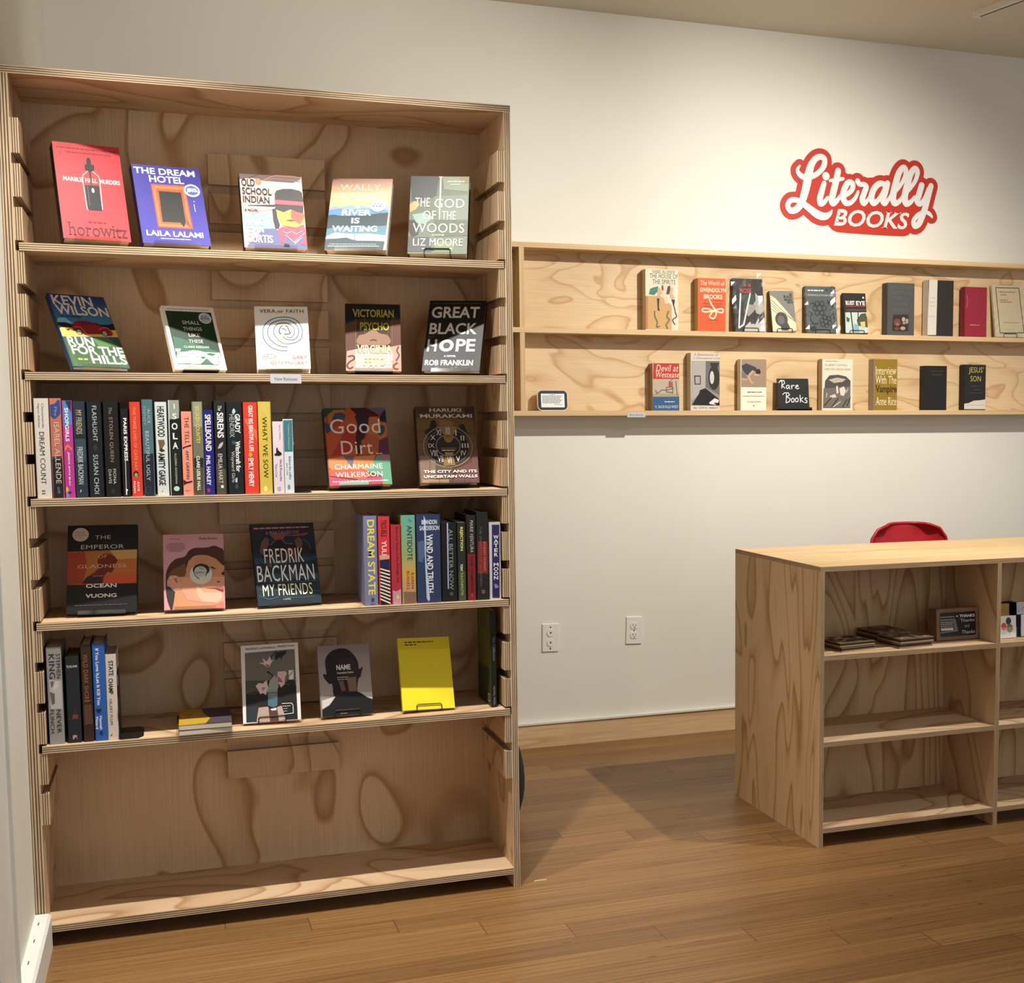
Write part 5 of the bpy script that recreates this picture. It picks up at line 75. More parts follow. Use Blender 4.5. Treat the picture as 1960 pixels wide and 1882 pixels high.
{'name':'hardcover_book','label':'white paperback with navy panel lettered downwards,last in row','group':'spine-out books on the fourth shelf','x':1.1637,'y':0.01,'z':0.8079,'w':0.0305,'h':0.2098,'d':0.155,'col':'#c4bfc4','board':'#c4bfc4','page':'#e2dcd2','soft':1,'art':[('P','#28295a',[0.22,0.97,0.935,0.967,0.864,0.014,0.173,0.019]),('T','#e6e4ec','W',0.352,0.85,0.809,0.047,'b'),('T','#e6e4ec','A',0.378,0.812,0.756,0.047,'b'),('T','#e6e4ec','T',0.393,0.785,0.7,0.047,'b'),('T','#e6e4ec','E',0.419,0.747,0.639,0.047,'b'),('T','#e6e4ec','R',0.402,0.752,0.579,0.047,'b'),('T','#e6e4ec','M',0.335,0.791,0.45,0.047,'b'),('T','#e6e4ec','O',0.34,0.775,0.393,0.047,'b'),('T','#e6e4ec','O',0.334,0.769,0.336,0.047,'b'),('T','#e6e4ec','N',0.349,0.742,0.279,0.047,'b'),('P','#8286a6',[0.378,0.204,0.59,0.195,0.799,0.163,0.691,0.145,0.425,0.143])]},
{'name':'hardcover_book','label':'grey hardcover with black hand-drawn capitals and pale figure','group':'spine-out books on the fifth shelf','x':0.0591,'y':0.012,'z':0.5056,'w':0.0337,'h':0.2403,'d':0.155,'col':'#8f8d8c','board':'#8f8d8c','page':'#cfc4ad','soft':0,'art':[('P','#b3afae',[0.104,0.672,0.988,0.651,0.986,0.36,0.137,0.37]),('P','#6e5f58',[0.177,0.647,0.422,0.657,0.452,0.619,0.239,0.583]),('P','#c4c0bf',[0.411,0.619,0.705,0.654,0.768,0.59,0.434,0.556]),('P','#625e5d',[0.107,0.547,0.465,0.524,0.456,0.423,0.228,0.407]),('S','#1c1a19','STEPHEN',0.82,0.932,0.681,0.303,''),('S','#1c1a19','KING',0.345,0.931,0.679,0.423,''),('S','#1c1a19','NEVER',0.696,0.357,0.116,0.324,''),('S','#1c1a19','FLINCH',0.21,0.36,0.119,0.283,'')]},
{'name':'hardcover_book','label':'near-black hardcover with tiny red hut near its foot','group':'spine-out books on the fifth shelf','x':0.0996,'y':0.012,'z':0.5056,'w':0.0307,'h':0.2152,'d':0.155,'col':'#1e2529','board':'#1e2529','page':'#8a6a3a','soft':0,'art':[('T','#c9cac6','TJ KLUNE',0.02,0.914,0.881,0.032,'b'),('P','#7d3a30',[0.387,0.327,0.814,0.326,0.801,0.28,0.352,0.281]),('P','#5f2e2a',[0.563,0.392,0.63,0.392,0.636,0.335,0.547,0.336]),('P','#4a2c2c',[0.039,0.285,0.981,0.28,0.977,0.265,0.036,0.272]),('P','#b98d92',[0.321,0.09,0.658,0.089,0.666,0.036,0.307,0.041]),('P','#2a2b33',[0.374,0.04,0.563,0.073,0.666,0.036])]},
{'name':'hardcover_book','label':'dark brown hardcover with rusty orange capitals down its spine','group':'spine-out books on the fifth shelf','x':0.1313,'y':0.012,'z':0.5056,'w':0.0238,'h':0.2429,'d':0.155,'col':'#33231d','board':'#33231d','page':'#cfc4ad','soft':0,'art':[('S','#a35a3c','WILD DARK SHORE',0.433,0.9,0.407,0.493,''),('P','#5a3a2c',[0.076,0.379,0.894,0.385,0.989,0.182,0.112,0.177]),('L','#8a6a52',0.058,[0.149,0.416,0.909,0.423])]},
{'name':'hardcover_book','label':'cobalt blue hardcover with chunky white lettering and black heart','group':'spine-out books on the fifth shelf','x':0.1601,'y':0.012,'z':0.5056,'w':0.0285,'h':0.2427,'d':0.155,'col':'#2a5ca8','board':'#2a5ca8','page':'#cfc4ad','soft':0,'art':[('S','#e6e4ea','If You Love It,Let It Kill You',0.35,0.953,0.371,0.35,'b'),('P','#141a2a',[0.095,0.332,0.607,0.327,0.475,0.297,0.324,0.286,0.133,0.3]),('S','#dfe2ec','Hannah',0.487,0.256,0.113,0.244,'b'),('S','#dfe2ec','Pittard',0.132,0.25,0.123,0.234,'b'),('R','#1b2f5c',0.35,0.06,0.6,0.1)]},
{'name':'hardcover_book','label':'white hardcover with brushy black title and thin grey-brown name','group':'spine-out books on the fifth shelf','x':0.1872,'y':0.012,'z':0.5056,'w':0.0244,'h':0.2142,'d':0.155,'col':'#cfc3b8','board':'#cfc3b8','page':'#cfc4ad','soft':0,'art':[('S','#191617','STATE',0.502,0.927,0.75,0.515,'b'),('S','#191617','CHAMP',0.433,0.72,0.536,0.487,'b'),('S','#6a4a42','HILARY PLUM',0.347,0.478,0.177,0.315,''),('P','#4a4543',[0.154,0.049,0.422,0.075,0.296,0.044])]},
{'name':'hardcover_book','label':'thin dark paperback with green map-like cover standing at far right end','group':'spine-out books on the fifth shelf','x':1.1597,'y':0.03,'z':0.5056,'w':0.0157,'h':0.2692,'d':0.155,'col':'#191a17','board':'#45491f','page':'#cfc4ad','soft':1,'art':[('S','#8a8f8a','The Collection',0.612,0.729,0.481,0.4,''),('S','#9a9f98','NOVEL PRESS',0.543,0.217,0.026,0.344,'')]}]

# ------------------------------------------------ camera, world, lights, exposure
cam=bpy.data.cameras.new('camera');co=bpy.data.objects.new('camera',cam);COL.objects.link(co)
cam.sensor_width=36;cam.lens=P['f']/1960*36
cam.shift_x=-(P['px']-980)/1960;cam.shift_y=(P['py']-941)/1960
cam.clip_start=.05;cam.clip_end=60
cy_,sy_=math.cos(P['yaw']),math.sin(P['yaw']);cp_,sp_=math.cos(P['pit']),math.sin(P['pit'])
fw=Vector((sy_*cp_,cy_*cp_,sp_));rt=Vector((cy_,-sy_,0));up=rt.cross(fw)
cr_,sr_=math.cos(P['rol']),math.sin(P['rol'])
r2=rt*cr_+up*sr_;u2=up*cr_-rt*sr_
m=Matrix((r2,u2,-fw)).transposed().to_4x4();m.translation=Vector((P['cx'],P['cy'],P['cz']))
co.matrix_world=m
S.camera=co
S.view_settings.view_transform='Standard';S.view_settings.look='None';S.view_settings.gamma=1
S.view_settings.use_curve_mapping=False
S.view_settings.exposure=0.0
w=bpy.data.worlds.new('world');S.world=w;w.use_nodes=True
bg=w.node_tree.nodes['Background'];bg.inputs[0].default_value=(.97,1,1.03,1);bg.inputs[1].default_value=.74
def spot(name,loc,aim,power,deg,blend=.6,size=.018,col=(1,.965,.89)):
    l=bpy.data.lights.new(name,'SPOT');l.energy=power;l.spot_size=math.radians(deg);l.spot_blend=blend;l.shadow_soft_size=size;l.color=col
    o=bpy.data.objects.new(name,l);COL.objects.link(o);o.location=loc
    o.rotation_euler=(Vector(aim)-Vector(loc)).to_track_quat('-Z','Y').to_euler();return o
LZ=2.73
spot('track_lamp_bookcase',(.3,-.5,LZ),(.33,-.22,0),165,84,1.)
spot('track_lamp_bookcase',(.92,-.5,LZ),(.9,-.22,0),165,84,1.)
spot('track_lamp_ledge',(3.0,-.5,LZ),(2.45,1.49,.85),275,106,1.)
spot('added_wall_fill',(1.5,-.5,LZ),(.8,1.49,2.35),55,75,1.)  # added fill spot that brightens the wall above the bookcase, not a known lamp
spot('track_lamp_counter',(2.9,-1.6,LZ),(2.6,-.1,.6),38,100,1.,.03)

# ------------------------------------------------ materials
def srgb(h):
    h=h.lstrip('#');c=[int(h[i:i+2],16)/255 for i in (0,2,4)]
    return tuple(x/12.92 if x<=.04045 else ((x+.055)/1.055)**2.4 for x in c)
class NT:
    def __init__(s,name):
        s.m=bpy.data.materials.new(name);s.m.use_nodes=True;s.t=s.m.node_tree;s.n=s.t.nodes;s.b=s.n['Principled BSDF']
    def add(s,t,**k):
        o=s.n.new(t)
        for a,b in k.items(): setattr(o,a,b)
        return o
    def link(s,a,b): s.t.links.new(a,b)
    def math(s,op,a,b=None,c=None):
        o=s.add('ShaderNodeMath',operation=op)
        for i,x in enumerate((a,b,c)):
            if x is None: continue
            if hasattr(x,'is_linked'): s.link(x,o.inputs[i])
            else: o.inputs[i].default_value=x
        return o.outputs[0]
    def ramp(s,f,stops):
        o=s.add('ShaderNodeValToRGB');e=o.color_ramp.elements
        while len(e)>1: e.remove(e[0])
        e[0].position=stops[0][0];e[0].color=(*stops[0][1],1)
        for p,c in stops[1:]:
            q=e.new(p);q.color=(*c,1)
        s.link(f,o.inputs[0]);return o.outputs[0]
    def mix(s,f,a,b,mode='MIX'):
        o=s.add('ShaderNodeMix',data_type='RGBA',blend_type=mode)
        for i,x in ((0,f),(6,a),(7,b)):
            if hasattr(x,'is_linked'): s.link(x,o.inputs[i])
            elif i==0: o.inputs[0].default_value=x
            else: o.inputs[i].default_value=(*x,1)
        return o.outputs[2]
def plain(name,col,rough=.5,metal=0,spec=.5):
    n=NT(name);n.b.inputs['Base Color'].default_value=(*srgb(col),1);n.b.inputs['Roughness'].default_value=rough;n.b.inputs['Metallic'].default_value=metal;n.b.inputs['Specular IOR Level'].default_value=spec
    return n.m
def noisy(name,c1,c2,scale,rough=.6,bump=0):
    n=NT(name);tc=n.add('ShaderNodeTexCoord');no=n.add('ShaderNodeTexNoise');no.inputs['Scale'].default_value=scale;no.inputs['Detail'].default_value=4
    n.link(tc.outputs['Object'],no.inputs['Vector']);n.link(n.ramp(no.outputs[0],[(.35,srgb(c1)),(.65,srgb(c2))]),n.b.inputs['Base Color']);n.b.inputs['Roughness'].default_value=rough
    if bump:
        b=n.add('ShaderNodeBump');b.inputs['Strength'].default_value=bump;b.inputs['Distance'].default_value=.001;n.link(no.outputs[0],b.inputs['Height']);n.link(b.outputs[0],n.b.inputs['Normal'])
    return n.m
def printed(name,rough):
    n=NT(name);a=n.add('ShaderNodeAttribute',attribute_name='Col');n.link(a.outputs['Color'],n.b.inputs['Base Color']);n.b.inputs['Roughness'].default_value=rough;n.b.inputs['Specular IOR Level'].default_value=.3
    return n.m
def ply(name,light,mid,dark,sx,sy,rings,dist,grain=.13,rough=.5):
    """rotary-cut plywood face: UV in metres, U along the grain"""
    n=NT(name);uv=n.add('ShaderNodeUVMap');mp=n.add('ShaderNodeMapping');mp.inputs['Scale'].default_value=(sx,sy,1);n.link(uv.outputs[0],mp.inputs[0])
    no=n.add('ShaderNodeTexNoise');no.inputs['Scale'].default_value=1;no.inputs['Detail'].default_value=1.6;no.inputs['Roughness'].default_value=.36;no.inputs['Distortion'].default_value=dist
    n.link(mp.outputs[0],no.inputs['Vector'])
    fr=n.math('FRACT',n.math('MULTIPLY',no.outputs[0],rings))
    c=n.ramp(fr,[(0,light),(.5,light),(.8,mid),(.93,dark),(.975,mid),(1,light)])
    m2=n.add('ShaderNodeMapping');m2.inputs['Scale'].default_value=(5,230,1);n.link(uv.outputs[0],m2.inputs[0])
    g=n.add('ShaderNodeTexNoise');g.inputs['Scale'].default_value=1;g.inputs['Detail'].default_value=3;n.link(m2.outputs[0],g.inputs['Vector'])
    gf=n.ramp(g.outputs[0],[(.3,(1-grain,)*3),(.62,(1,1,1))])
    m3=n.add('ShaderNodeMapping');m3.inputs['Scale'].default_value=(1.3,2.4,1);n.link(uv.outputs[0],m3.inputs[0])
    b=n.add('ShaderNodeTexNoise');b.inputs['Scale'].default_value=1;b.inputs['Detail'].default_value=1;n.link(m3.outputs[0],b.inputs['Vector'])
    bf=n.ramp(b.outputs[0],[(.35,(.9,.86,.8)),(.65,(1.05,1.03,1.02))])
    n.link(n.mix(1.,n.mix(1.,c,gf,'MULTIPLY'),bf,'MULTIPLY'),n.b.inputs['Base Color']);n.b.inputs['Roughness'].default_value=rough;n.b.inputs['Specular IOR Level'].default_value=.3
    return n.m
def ply_edge(name,light,dark,plies):
    n=NT(name);uv=n.add('ShaderNodeUVMap');sp=n.add('ShaderNodeSeparateXYZ');n.link(uv.outputs[0],sp.inputs[0])
    mp=n.add('ShaderNodeMapping');mp.inputs['Scale'].default_value=(9,3,1);n.link(uv.outputs[0],mp.inputs[0])
    no=n.add('ShaderNodeTexNoise');no.inputs['Scale'].default_value=1;no.inputs['Detail'].default_value=4;n.link(mp.outputs[0],no.inputs['Vector'])
    v=n.math('ADD',sp.outputs[1],n.math('MULTIPLY',n.math('SUBTRACT',no.outputs[0],.5),.07))
    f=n.math('FRACT',n.math('MULTIPLY',v,plies/2))
    c=n.ramp(f,[(0,light),(.48,light),(.56,dark),(.94,dark),(1,light)])
    k=n.ramp(no.outputs[0],[(.3,(.7,.7,.7)),(.6,(1,1,1))])
    n.link(n.mix(1.,c,k,'MULTIPLY'),n.b.inputs['Base Color']);n.b.inputs['Roughness'].default_value=.65
    return n.m
PL,PM,PD=srgb('#d0b493'),srgb('#c4a480'),srgb('#aa8660')
M_face=ply('plywood_face',PL,PM,PD,1.5,3.2,6.5,.9)
M_back=ply('plywood_back_veneer',PL,srgb('#c6a681'),srgb('#a57e55'),1.6,2.2,5.,1.0)
M_cath=ply('plywood_cathedral_veneer',srgb('#cdae84'),srgb('#c09b6c'),srgb('#9f7a4c'),1.,5.,10,.8)
M_ledge=ply('pine_ledge_veneer',srgb('#d9be96'),srgb('#d2b287'),srgb('#bf9a6c'),2.,4.6,5,1.6,.12)
M_pine=ply('pine_board',srgb('#dcbf92'),srgb('#d5b485'),srgb('#c9a472'),.6,18,3,.3,.2)
M_edge=ply_edge('plywood_edge',srgb('#d2ba98'),srgb('#604630'),7)
M_edge2=ply_edge('plywood_edge_fine',srgb('#b89c78'),srgb('#8a6a48'),7)
M_print=printed('printed_jacket',.5);M_gloss=printed('glossy_jacket',.4)
def paper():
    n=NT('page_edges');a=n.add('ShaderNodeAttribute',attribute_name='Col');tc=n.add('ShaderNodeTexCoord');mp=n.add('ShaderNodeMapping');mp.inputs['Scale'].default_value=(3,1400,3);n.link(tc.outputs['Object'],mp.inputs[0])
    no=n.add('ShaderNodeTexNoise');no.inputs['Scale'].default_value=1;n.link(mp.outputs[0],no.inputs['Vector'])
    n.link(n.mix(1.,a.outputs['Color'],n.ramp(no.outputs[0],[(.35,(.72,.7,.66)),(.6,(1,1,1))]),'MULTIPLY'),n.b.inputs['Base Color']);n.b.inputs['Roughness'].default_value=.9
    return n.m
M_page=paper()
def wall_paint(name,c1,c2):
    return noisy(name,c1,c2,1.3,.75)
M_wall=wall_paint('wall_paint','#e0dccf','#e5e1d5')
M_ceil=wall_paint('ceiling_paint','#d2cbbb','#d6cfc0')
M_white=noisy('white_trim_paint','#dcdcd4','#e4e4dc',6,.5)
M_black=plain('black_metal','#171616',.4,.3)
M_plas=plain('white_plastic','#e6e2d8',.35)
M_dark=plain('dark_plastic','#1b1a1a',.3)
M_slot=plain('socket_slot','#241f1b',.7)
M_red=noisy('red_shell_plastic','#a5161f','#b01a24',40,.4)
M_kraft=noisy('kraft_board','#6f5540','#7d624a',30,.8)
M_bag=noisy('black_fabric','#151413','#1c1a1a',160,.85,.4)
M_chrome=plain('chrome','#c9c9c9',.2,1)
def clear(name,mixf,rough,tint=(1,1,1)):
    n=NT(name);n.n.remove(n.b);out=n.n['Material Output'];t=n.add('ShaderNodeBsdfTransparent');t.inputs[0].default_value=(*tint,1);g=n.add('ShaderNodeBsdfGlossy');g.inputs['Roughness'].default_value=rough
    x=n.add('ShaderNodeMixShader');x.inputs[0].default_value=mixf;n.link(t.outputs[0],x.inputs[1]);n.link(g.outputs[0],x.inputs[2]);n.link(x.outputs[0],out.inputs[0])
    return n.m
M_acry=clear('clear_acrylic',.10,.08,(.96,.95,.93));M_film=clear('clear_plastic_film',.10,.12)
def floor_mat():
    n=NT('bamboo_planks');tc=n.add('ShaderNodeTexCoord');mp=n.add('ShaderNodeMapping');mp.inputs['Rotation'].default_value=(0,0,-.012);n.link(tc.outputs['Object'],mp.inputs[0])
    sp=n.add('ShaderNodeSeparateXYZ');n.link(mp.outputs[0],sp.inputs[0]);x,y=sp.outputs[0],sp.outputs[1]
    W_,L_=.0945,1.84
    ry=n.math('DIVIDE',n.math('SUBTRACT',y,.062),W_);row=n.math('FLOOR',ry);fy=n.math('FRACT',ry)
    rx=n.math('DIVIDE',n.math('ADD',n.math('SUBTRACT',x,2.07-.205),n.math('MULTIPLY',row,.205)),L_)
    rx=n.math('ADD',rx,-.1114)
    pid=n.math('FLOOR',rx);fx=n.math('FRACT',rx)
    cm=n.add('ShaderNodeCombineXYZ');n.link(row,cm.inputs[0]);n.link(pid,cm.inputs[1])
    wn=n.add('ShaderNodeTexWhiteNoise',noise_dimensions='2D');n.link(cm.outputs[0],wn.inputs['Vector'])
    base=n.ramp(wn.outputs['Value'],[(0,srgb('#7f5d38')),(.5,srgb('#8d683f')),(1,srgb('#987347'))])
    off=n.math('MULTIPLY',wn.outputs['Value'],37.)
    c2=n.add('ShaderNodeCombineXYZ');n.link(n.math('ADD',n.math('MULTIPLY',x,2.2),off),c2.inputs[0]);n.link(n.math('MULTIPLY',y,130.),c2.inputs[1])
    g=n.add('ShaderNodeTexNoise');g.inputs['Scale'].default_value=1;g.inputs['Detail'].default_value=4;n.link(c2.outputs[0],g.inputs['Vector'])
    gr=n.ramp(g.outputs[0],[(.3,(.62,.56,.5)),(.62,(1,1,1))])
    c3=n.add('ShaderNodeCombineXYZ');n.link(n.math('ADD',n.math('MULTIPLY',x,14.),off),c3.inputs[0]);n.link(n.math('MULTIPLY',y,52.),c3.inputs[1])
    k=n.add('ShaderNodeTexNoise');k.inputs['Scale'].default_value=1;k.inputs['Detail'].default_value=2;n.link(c3.outputs[0],k.inputs['Vector'])
    kn=n.ramp(k.outputs[0],[(.24,(.55,.46,.38)),(.33,(1,1,1))])
    col=n.mix(1.,n.mix(1.,base,gr,'MULTIPLY'),kn,'MULTIPLY')
    def edge(f,wd): return n.math('MAXIMUM',n.math('LESS_THAN',f,wd),n.math('GREATER_THAN',f,1-wd))
    seam=n.math('MAXIMUM',edge(fy,.009),edge(fx,.0009))
    n.link(n.mix(n.math('MULTIPLY',seam,.62),col,srgb('#4a3018')),n.b.inputs['Base Color'])
    n.b.inputs['Roughness'].default_value=.42;n.b.inputs['Specular IOR Level'].default_value=.4
    return n.m
M_floor=floor_mat()

# ------------------------------------------------ object helpers
def tag(o,label=None,cat=None,group=None,kind=None):
    for k,v in (('label',label),('category',cat),('group',group),('kind',kind)):
        if v: o[k]=v
    return o
def empty(name,loc=(0,0,0),rot=(0,0,0)):
    o=bpy.data.objects.new(name,None);COL.objects.link(o);o.location=loc;o.rotation_euler=rot;o.empty_display_size=.05;return o
class MB:
    """mesh builder with per-corner colour and UV"""
    def __init__(s): s.v=[];s.f=[];s.c=[];s.uv=[];s.mi=[];s.mats=[]
    def mat(s,m):
        if m not in s.mats: s.mats.append(m)
        return s.mats.index(m)
    def face(s,pts,m,col=None,uv=None):
        b=len(s.v);s.v+= [tuple(p) for p in pts];n=len(pts);s.f.append(tuple(range(b,b+n)));s.mi.append(s.mat(m))
        c=col if col is not None else (1,1,1)
        s.c+= list(c) if isinstance(c,list) else [c]*n
        s.uv+= uv if uv else [(0,0)]*n
    def box(s,a,b,m,col=None):
        x0,y0,z0=a;x1,y1,z1=b
        for q in (((x0,y0,z0),(x1,y0,z0),(x1,y0,z1),(x0,y0,z1)),((x1,y1,z0),(x0,y1,z0),(x0,y1,z1),(x1,y1,z1)),((x0,y1,z0),(x0,y0,z0),(x0,y0,z1),(x0,y1,z1)),((x1,y0,z0),(x1,y1,z0),(x1,y1,z1),(x1,y0,z1)),((x0,y0,z1),(x1,y0,z1),(x1,y1,z1),(x0,y1,z1)),((x0,y1,z0),(x1,y1,z0),(x1,y0,z0),(x0,y0,z0))): s.face(q,m,col)
    def panel(s,a,b,thin,grain,mf,me,off=None):
        """plywood board: veneer on the two wide faces, visible plies on the edges"""
        off=off or (R.uniform(0,40),R.uniform(0,40));a=list(a);b=list(b);oth=3-thin-grain
        for ax in range(3):
            for sd in (0,1):
                u,v=[i for i in range(3) if i!=ax]
                c=[]
                for pu,pv in ((0,0),(1,0),(1,1),(0,1)):
                    q=[0,0,0];q[ax]=(a,b)[sd][ax];q[u]=(a,b)[pu][u];q[v]=(a,b)[pv][v];c.append(q)
                flip=(sd==0)^(ax==1)
                if flip: c=c[::-1]
                if ax==thin: uv=[(q[grain]+off[0],q[oth]+off[1]+sd*3.7) for q in c];m=mf
                else:
                    ln=[i for i in range(3) if i not in(ax,thin)][0]
                    uv=[(q[ln]+off[0],(q[thin]-a[thin])/(b[thin]-a[thin])) for q in c];m=me
                s.face(c,m,None,uv)
    def prism(s,poly,y0,y1,m,col=None):
        """polygon in x,z (counter-clockwise seen from -y) extruded between y0 and y1"""
        n=len(poly);s.face([(x,y0,z) for x,z in poly],m,col);s.face([(x,y1,z) for x,z in reversed(poly)],m,col)
        for i in range(n):
            (xa,za),(xb,zb)=poly[i],poly[(i+1)%n];s.face([(xa,y0,za),(xa,y1,za),(xb,y1,zb),(xb,y0,zb)],m,col)
    def tube(s,pts,r,m,n=8,col=None,closed=False):
        pts=[Vector(p) for p in pts];N=len(pts);rings=[];pr=None
        for i,p in enumerate(pts):
            d=(pts[(i+1)%N] if closed or i+1<N else p)-(pts[i-1] if closed or i>0 else p)
            d.normalize()
            if pr is None:
                pr=d.orthogonal().normalized()
            else:
                pr=(pr-d*pr.dot(d)).normalized()
            q=d.cross(pr);rings.append([p+pr*(r*math.cos(t*2*math.pi/n))+q*(r*math.sin(t*2*math.pi/n)) for t in range(n)])
        for i in range(N if closed else N-1):
            A,B=rings[i],rings[(i+1)%N]
            for t in range(n): s.face((A[t],A[(t+1)%n],B[(t+1)%n],B[t]),m,col)
        if not closed: s.face(rings[0][::-1],m,col);s.face(rings[-1],m,col)
    def build(s,name,parent=None,smooth=False,loc=None,rot=None):
        me=bpy.data.meshes.new(name);me.from_pydata(s.v,[],s.f)
        for m in s.mats: me.materials.append(m)
        me.polygons.foreach_set('material_index',s.mi)
        ca=me.color_attributes.new('Col','FLOAT_COLOR','CORNER');ca.data.foreach_set('color',[x for c in s.c for x in (*c,1.)])
        ul=me.uv_layers.new(name='UVMap');ul.data.foreach_set('uv',[x for c in s.uv for x in c])
        if smooth: me.polygons.foreach_set('use_smooth',[True]*len(s.f))
        me.update();me.validate()
        if smooth:
            bm=bmesh.new();bm.from_mesh(me);bmesh.ops.remove_doubles(bm,verts=bm.verts,dist=1e-5);bm.to_mesh(me);bm.free()
        o=bpy.data.objects.new(name,me);COL.objects.link(o)
        if parent: o.parent=parent
        if loc: o.location=loc
        if rot: o.rotation_euler=rot
        return o
def rrect(x0,z0,x1,z1,r,n=5):
    out=[]
    for cx,cz,a in ((x1-r,z0+r,-90),(x1-r,z1-r,0),(x0+r,z1-r,90),(x0+r,z0+r,180)):
        for i in range(n+1):
            t=math.radians(a+90*i/n);out.append((cx+r*math.cos(t),cz+r*math.sin(t)))
    return out
def disc(cx,cz,rx,rz=None,n=24): return [(cx+rx*math.cos(2*math.pi*i/n),cz+(rz or rx)*math.sin(2*math.pi*i/n)) for i in range(n)]

# ------------------------------------------------ lettering: glyph outlines turned into meshes in one go
TXT={}
def want(t,st): TXT.setdefault((t,''.join(sorted(st))),None)
EXTRA=[('New Releases','s'),('Rare Books','s'),('BOOKS','bis'),('THANKS','bs'),('Thanks','b'),('Thanks','i'),('and','i')]
for t,st in EXTRA: want(t,st)
for b in FACE+ROW:
    for a in b['art']+b.get('sticker',[]):
        if a[0] in 'TS': want(a[2],a[7])
def make_text():
    obs=[]
    for (t,st) in TXT:
        c=bpy.data.curves.new('lettering','FONT');c.body=t;c.resolution_u=3;c.size=1
        if 'b' in st: c.offset=.022
        if 'l' in st: c.offset=-.006
        if 's' in st and 'b' not in st: c.offset=-.004
        if 'i' in st: c.shear=.25
        if 'b' not in st and 's' not in st: c.space_character=1.05
        o=bpy.data.objects.new('lettering',c);COL.objects.link(o);obs.append(((t,st),o))
    dg=bpy.context.evaluated_depsgraph_get();dg.update()
    for k,o in obs:
        me=bpy.data.meshes.new_from_object(o.evaluated_get(dg))
        vs=[(v.co.x,v.co.y) for v in me.vertices];fs=[tuple(p.vertices) for p in me.polygons]
        if 's' in k[1] and vs:   # slab serifs on the free ends of upright strokes
            cnt={}
            for f in fs:
                for i in range(len(f)):
                    e=tuple(sorted((f[i],f[(i+1)%len(f)])));cnt[e]=cnt.get(e,0)+1
            ys=[v[1] for v in vs]
            sh=.25 if 'i' in k[1] else 0
            for (i,j),n_ in list(cnt.items()):
                if n_!=1: continue
                (xa,ya),(xb,yb)=vs[i],vs[j];ln=abs(xa-xb)
                if abs(ya-yb)<.004 and .03<ln<.19:
                    th=.03;e=.055;x0,x1=min(xa,xb)-e,max(xa,xb)+e
                    below=any(v[1]<ya-.01 and min(xa,xb)-.02<v[0]-sh*(v[1]-ya)<max(xa,xb)+.02 for v in vs)
                    y0,y1=(ya-th,ya) if below else (ya,ya+th)
                    b=len(vs);vs+=[(x0,y0),(x1,y0),(x1,y1),(x0,y1)];fs.append((b,b+1,b+2,b+3))
        if vs:
            xs=[v[0] for v in vs];ys=[v[1] for v in vs];TXT[k]=(vs,fs,min(xs),max(xs),min(ys),max(ys))
        c=o.data;bpy.data.objects.remove(o);bpy.data.curves.remove(c);bpy.data.meshes.remove(me)
make_text()

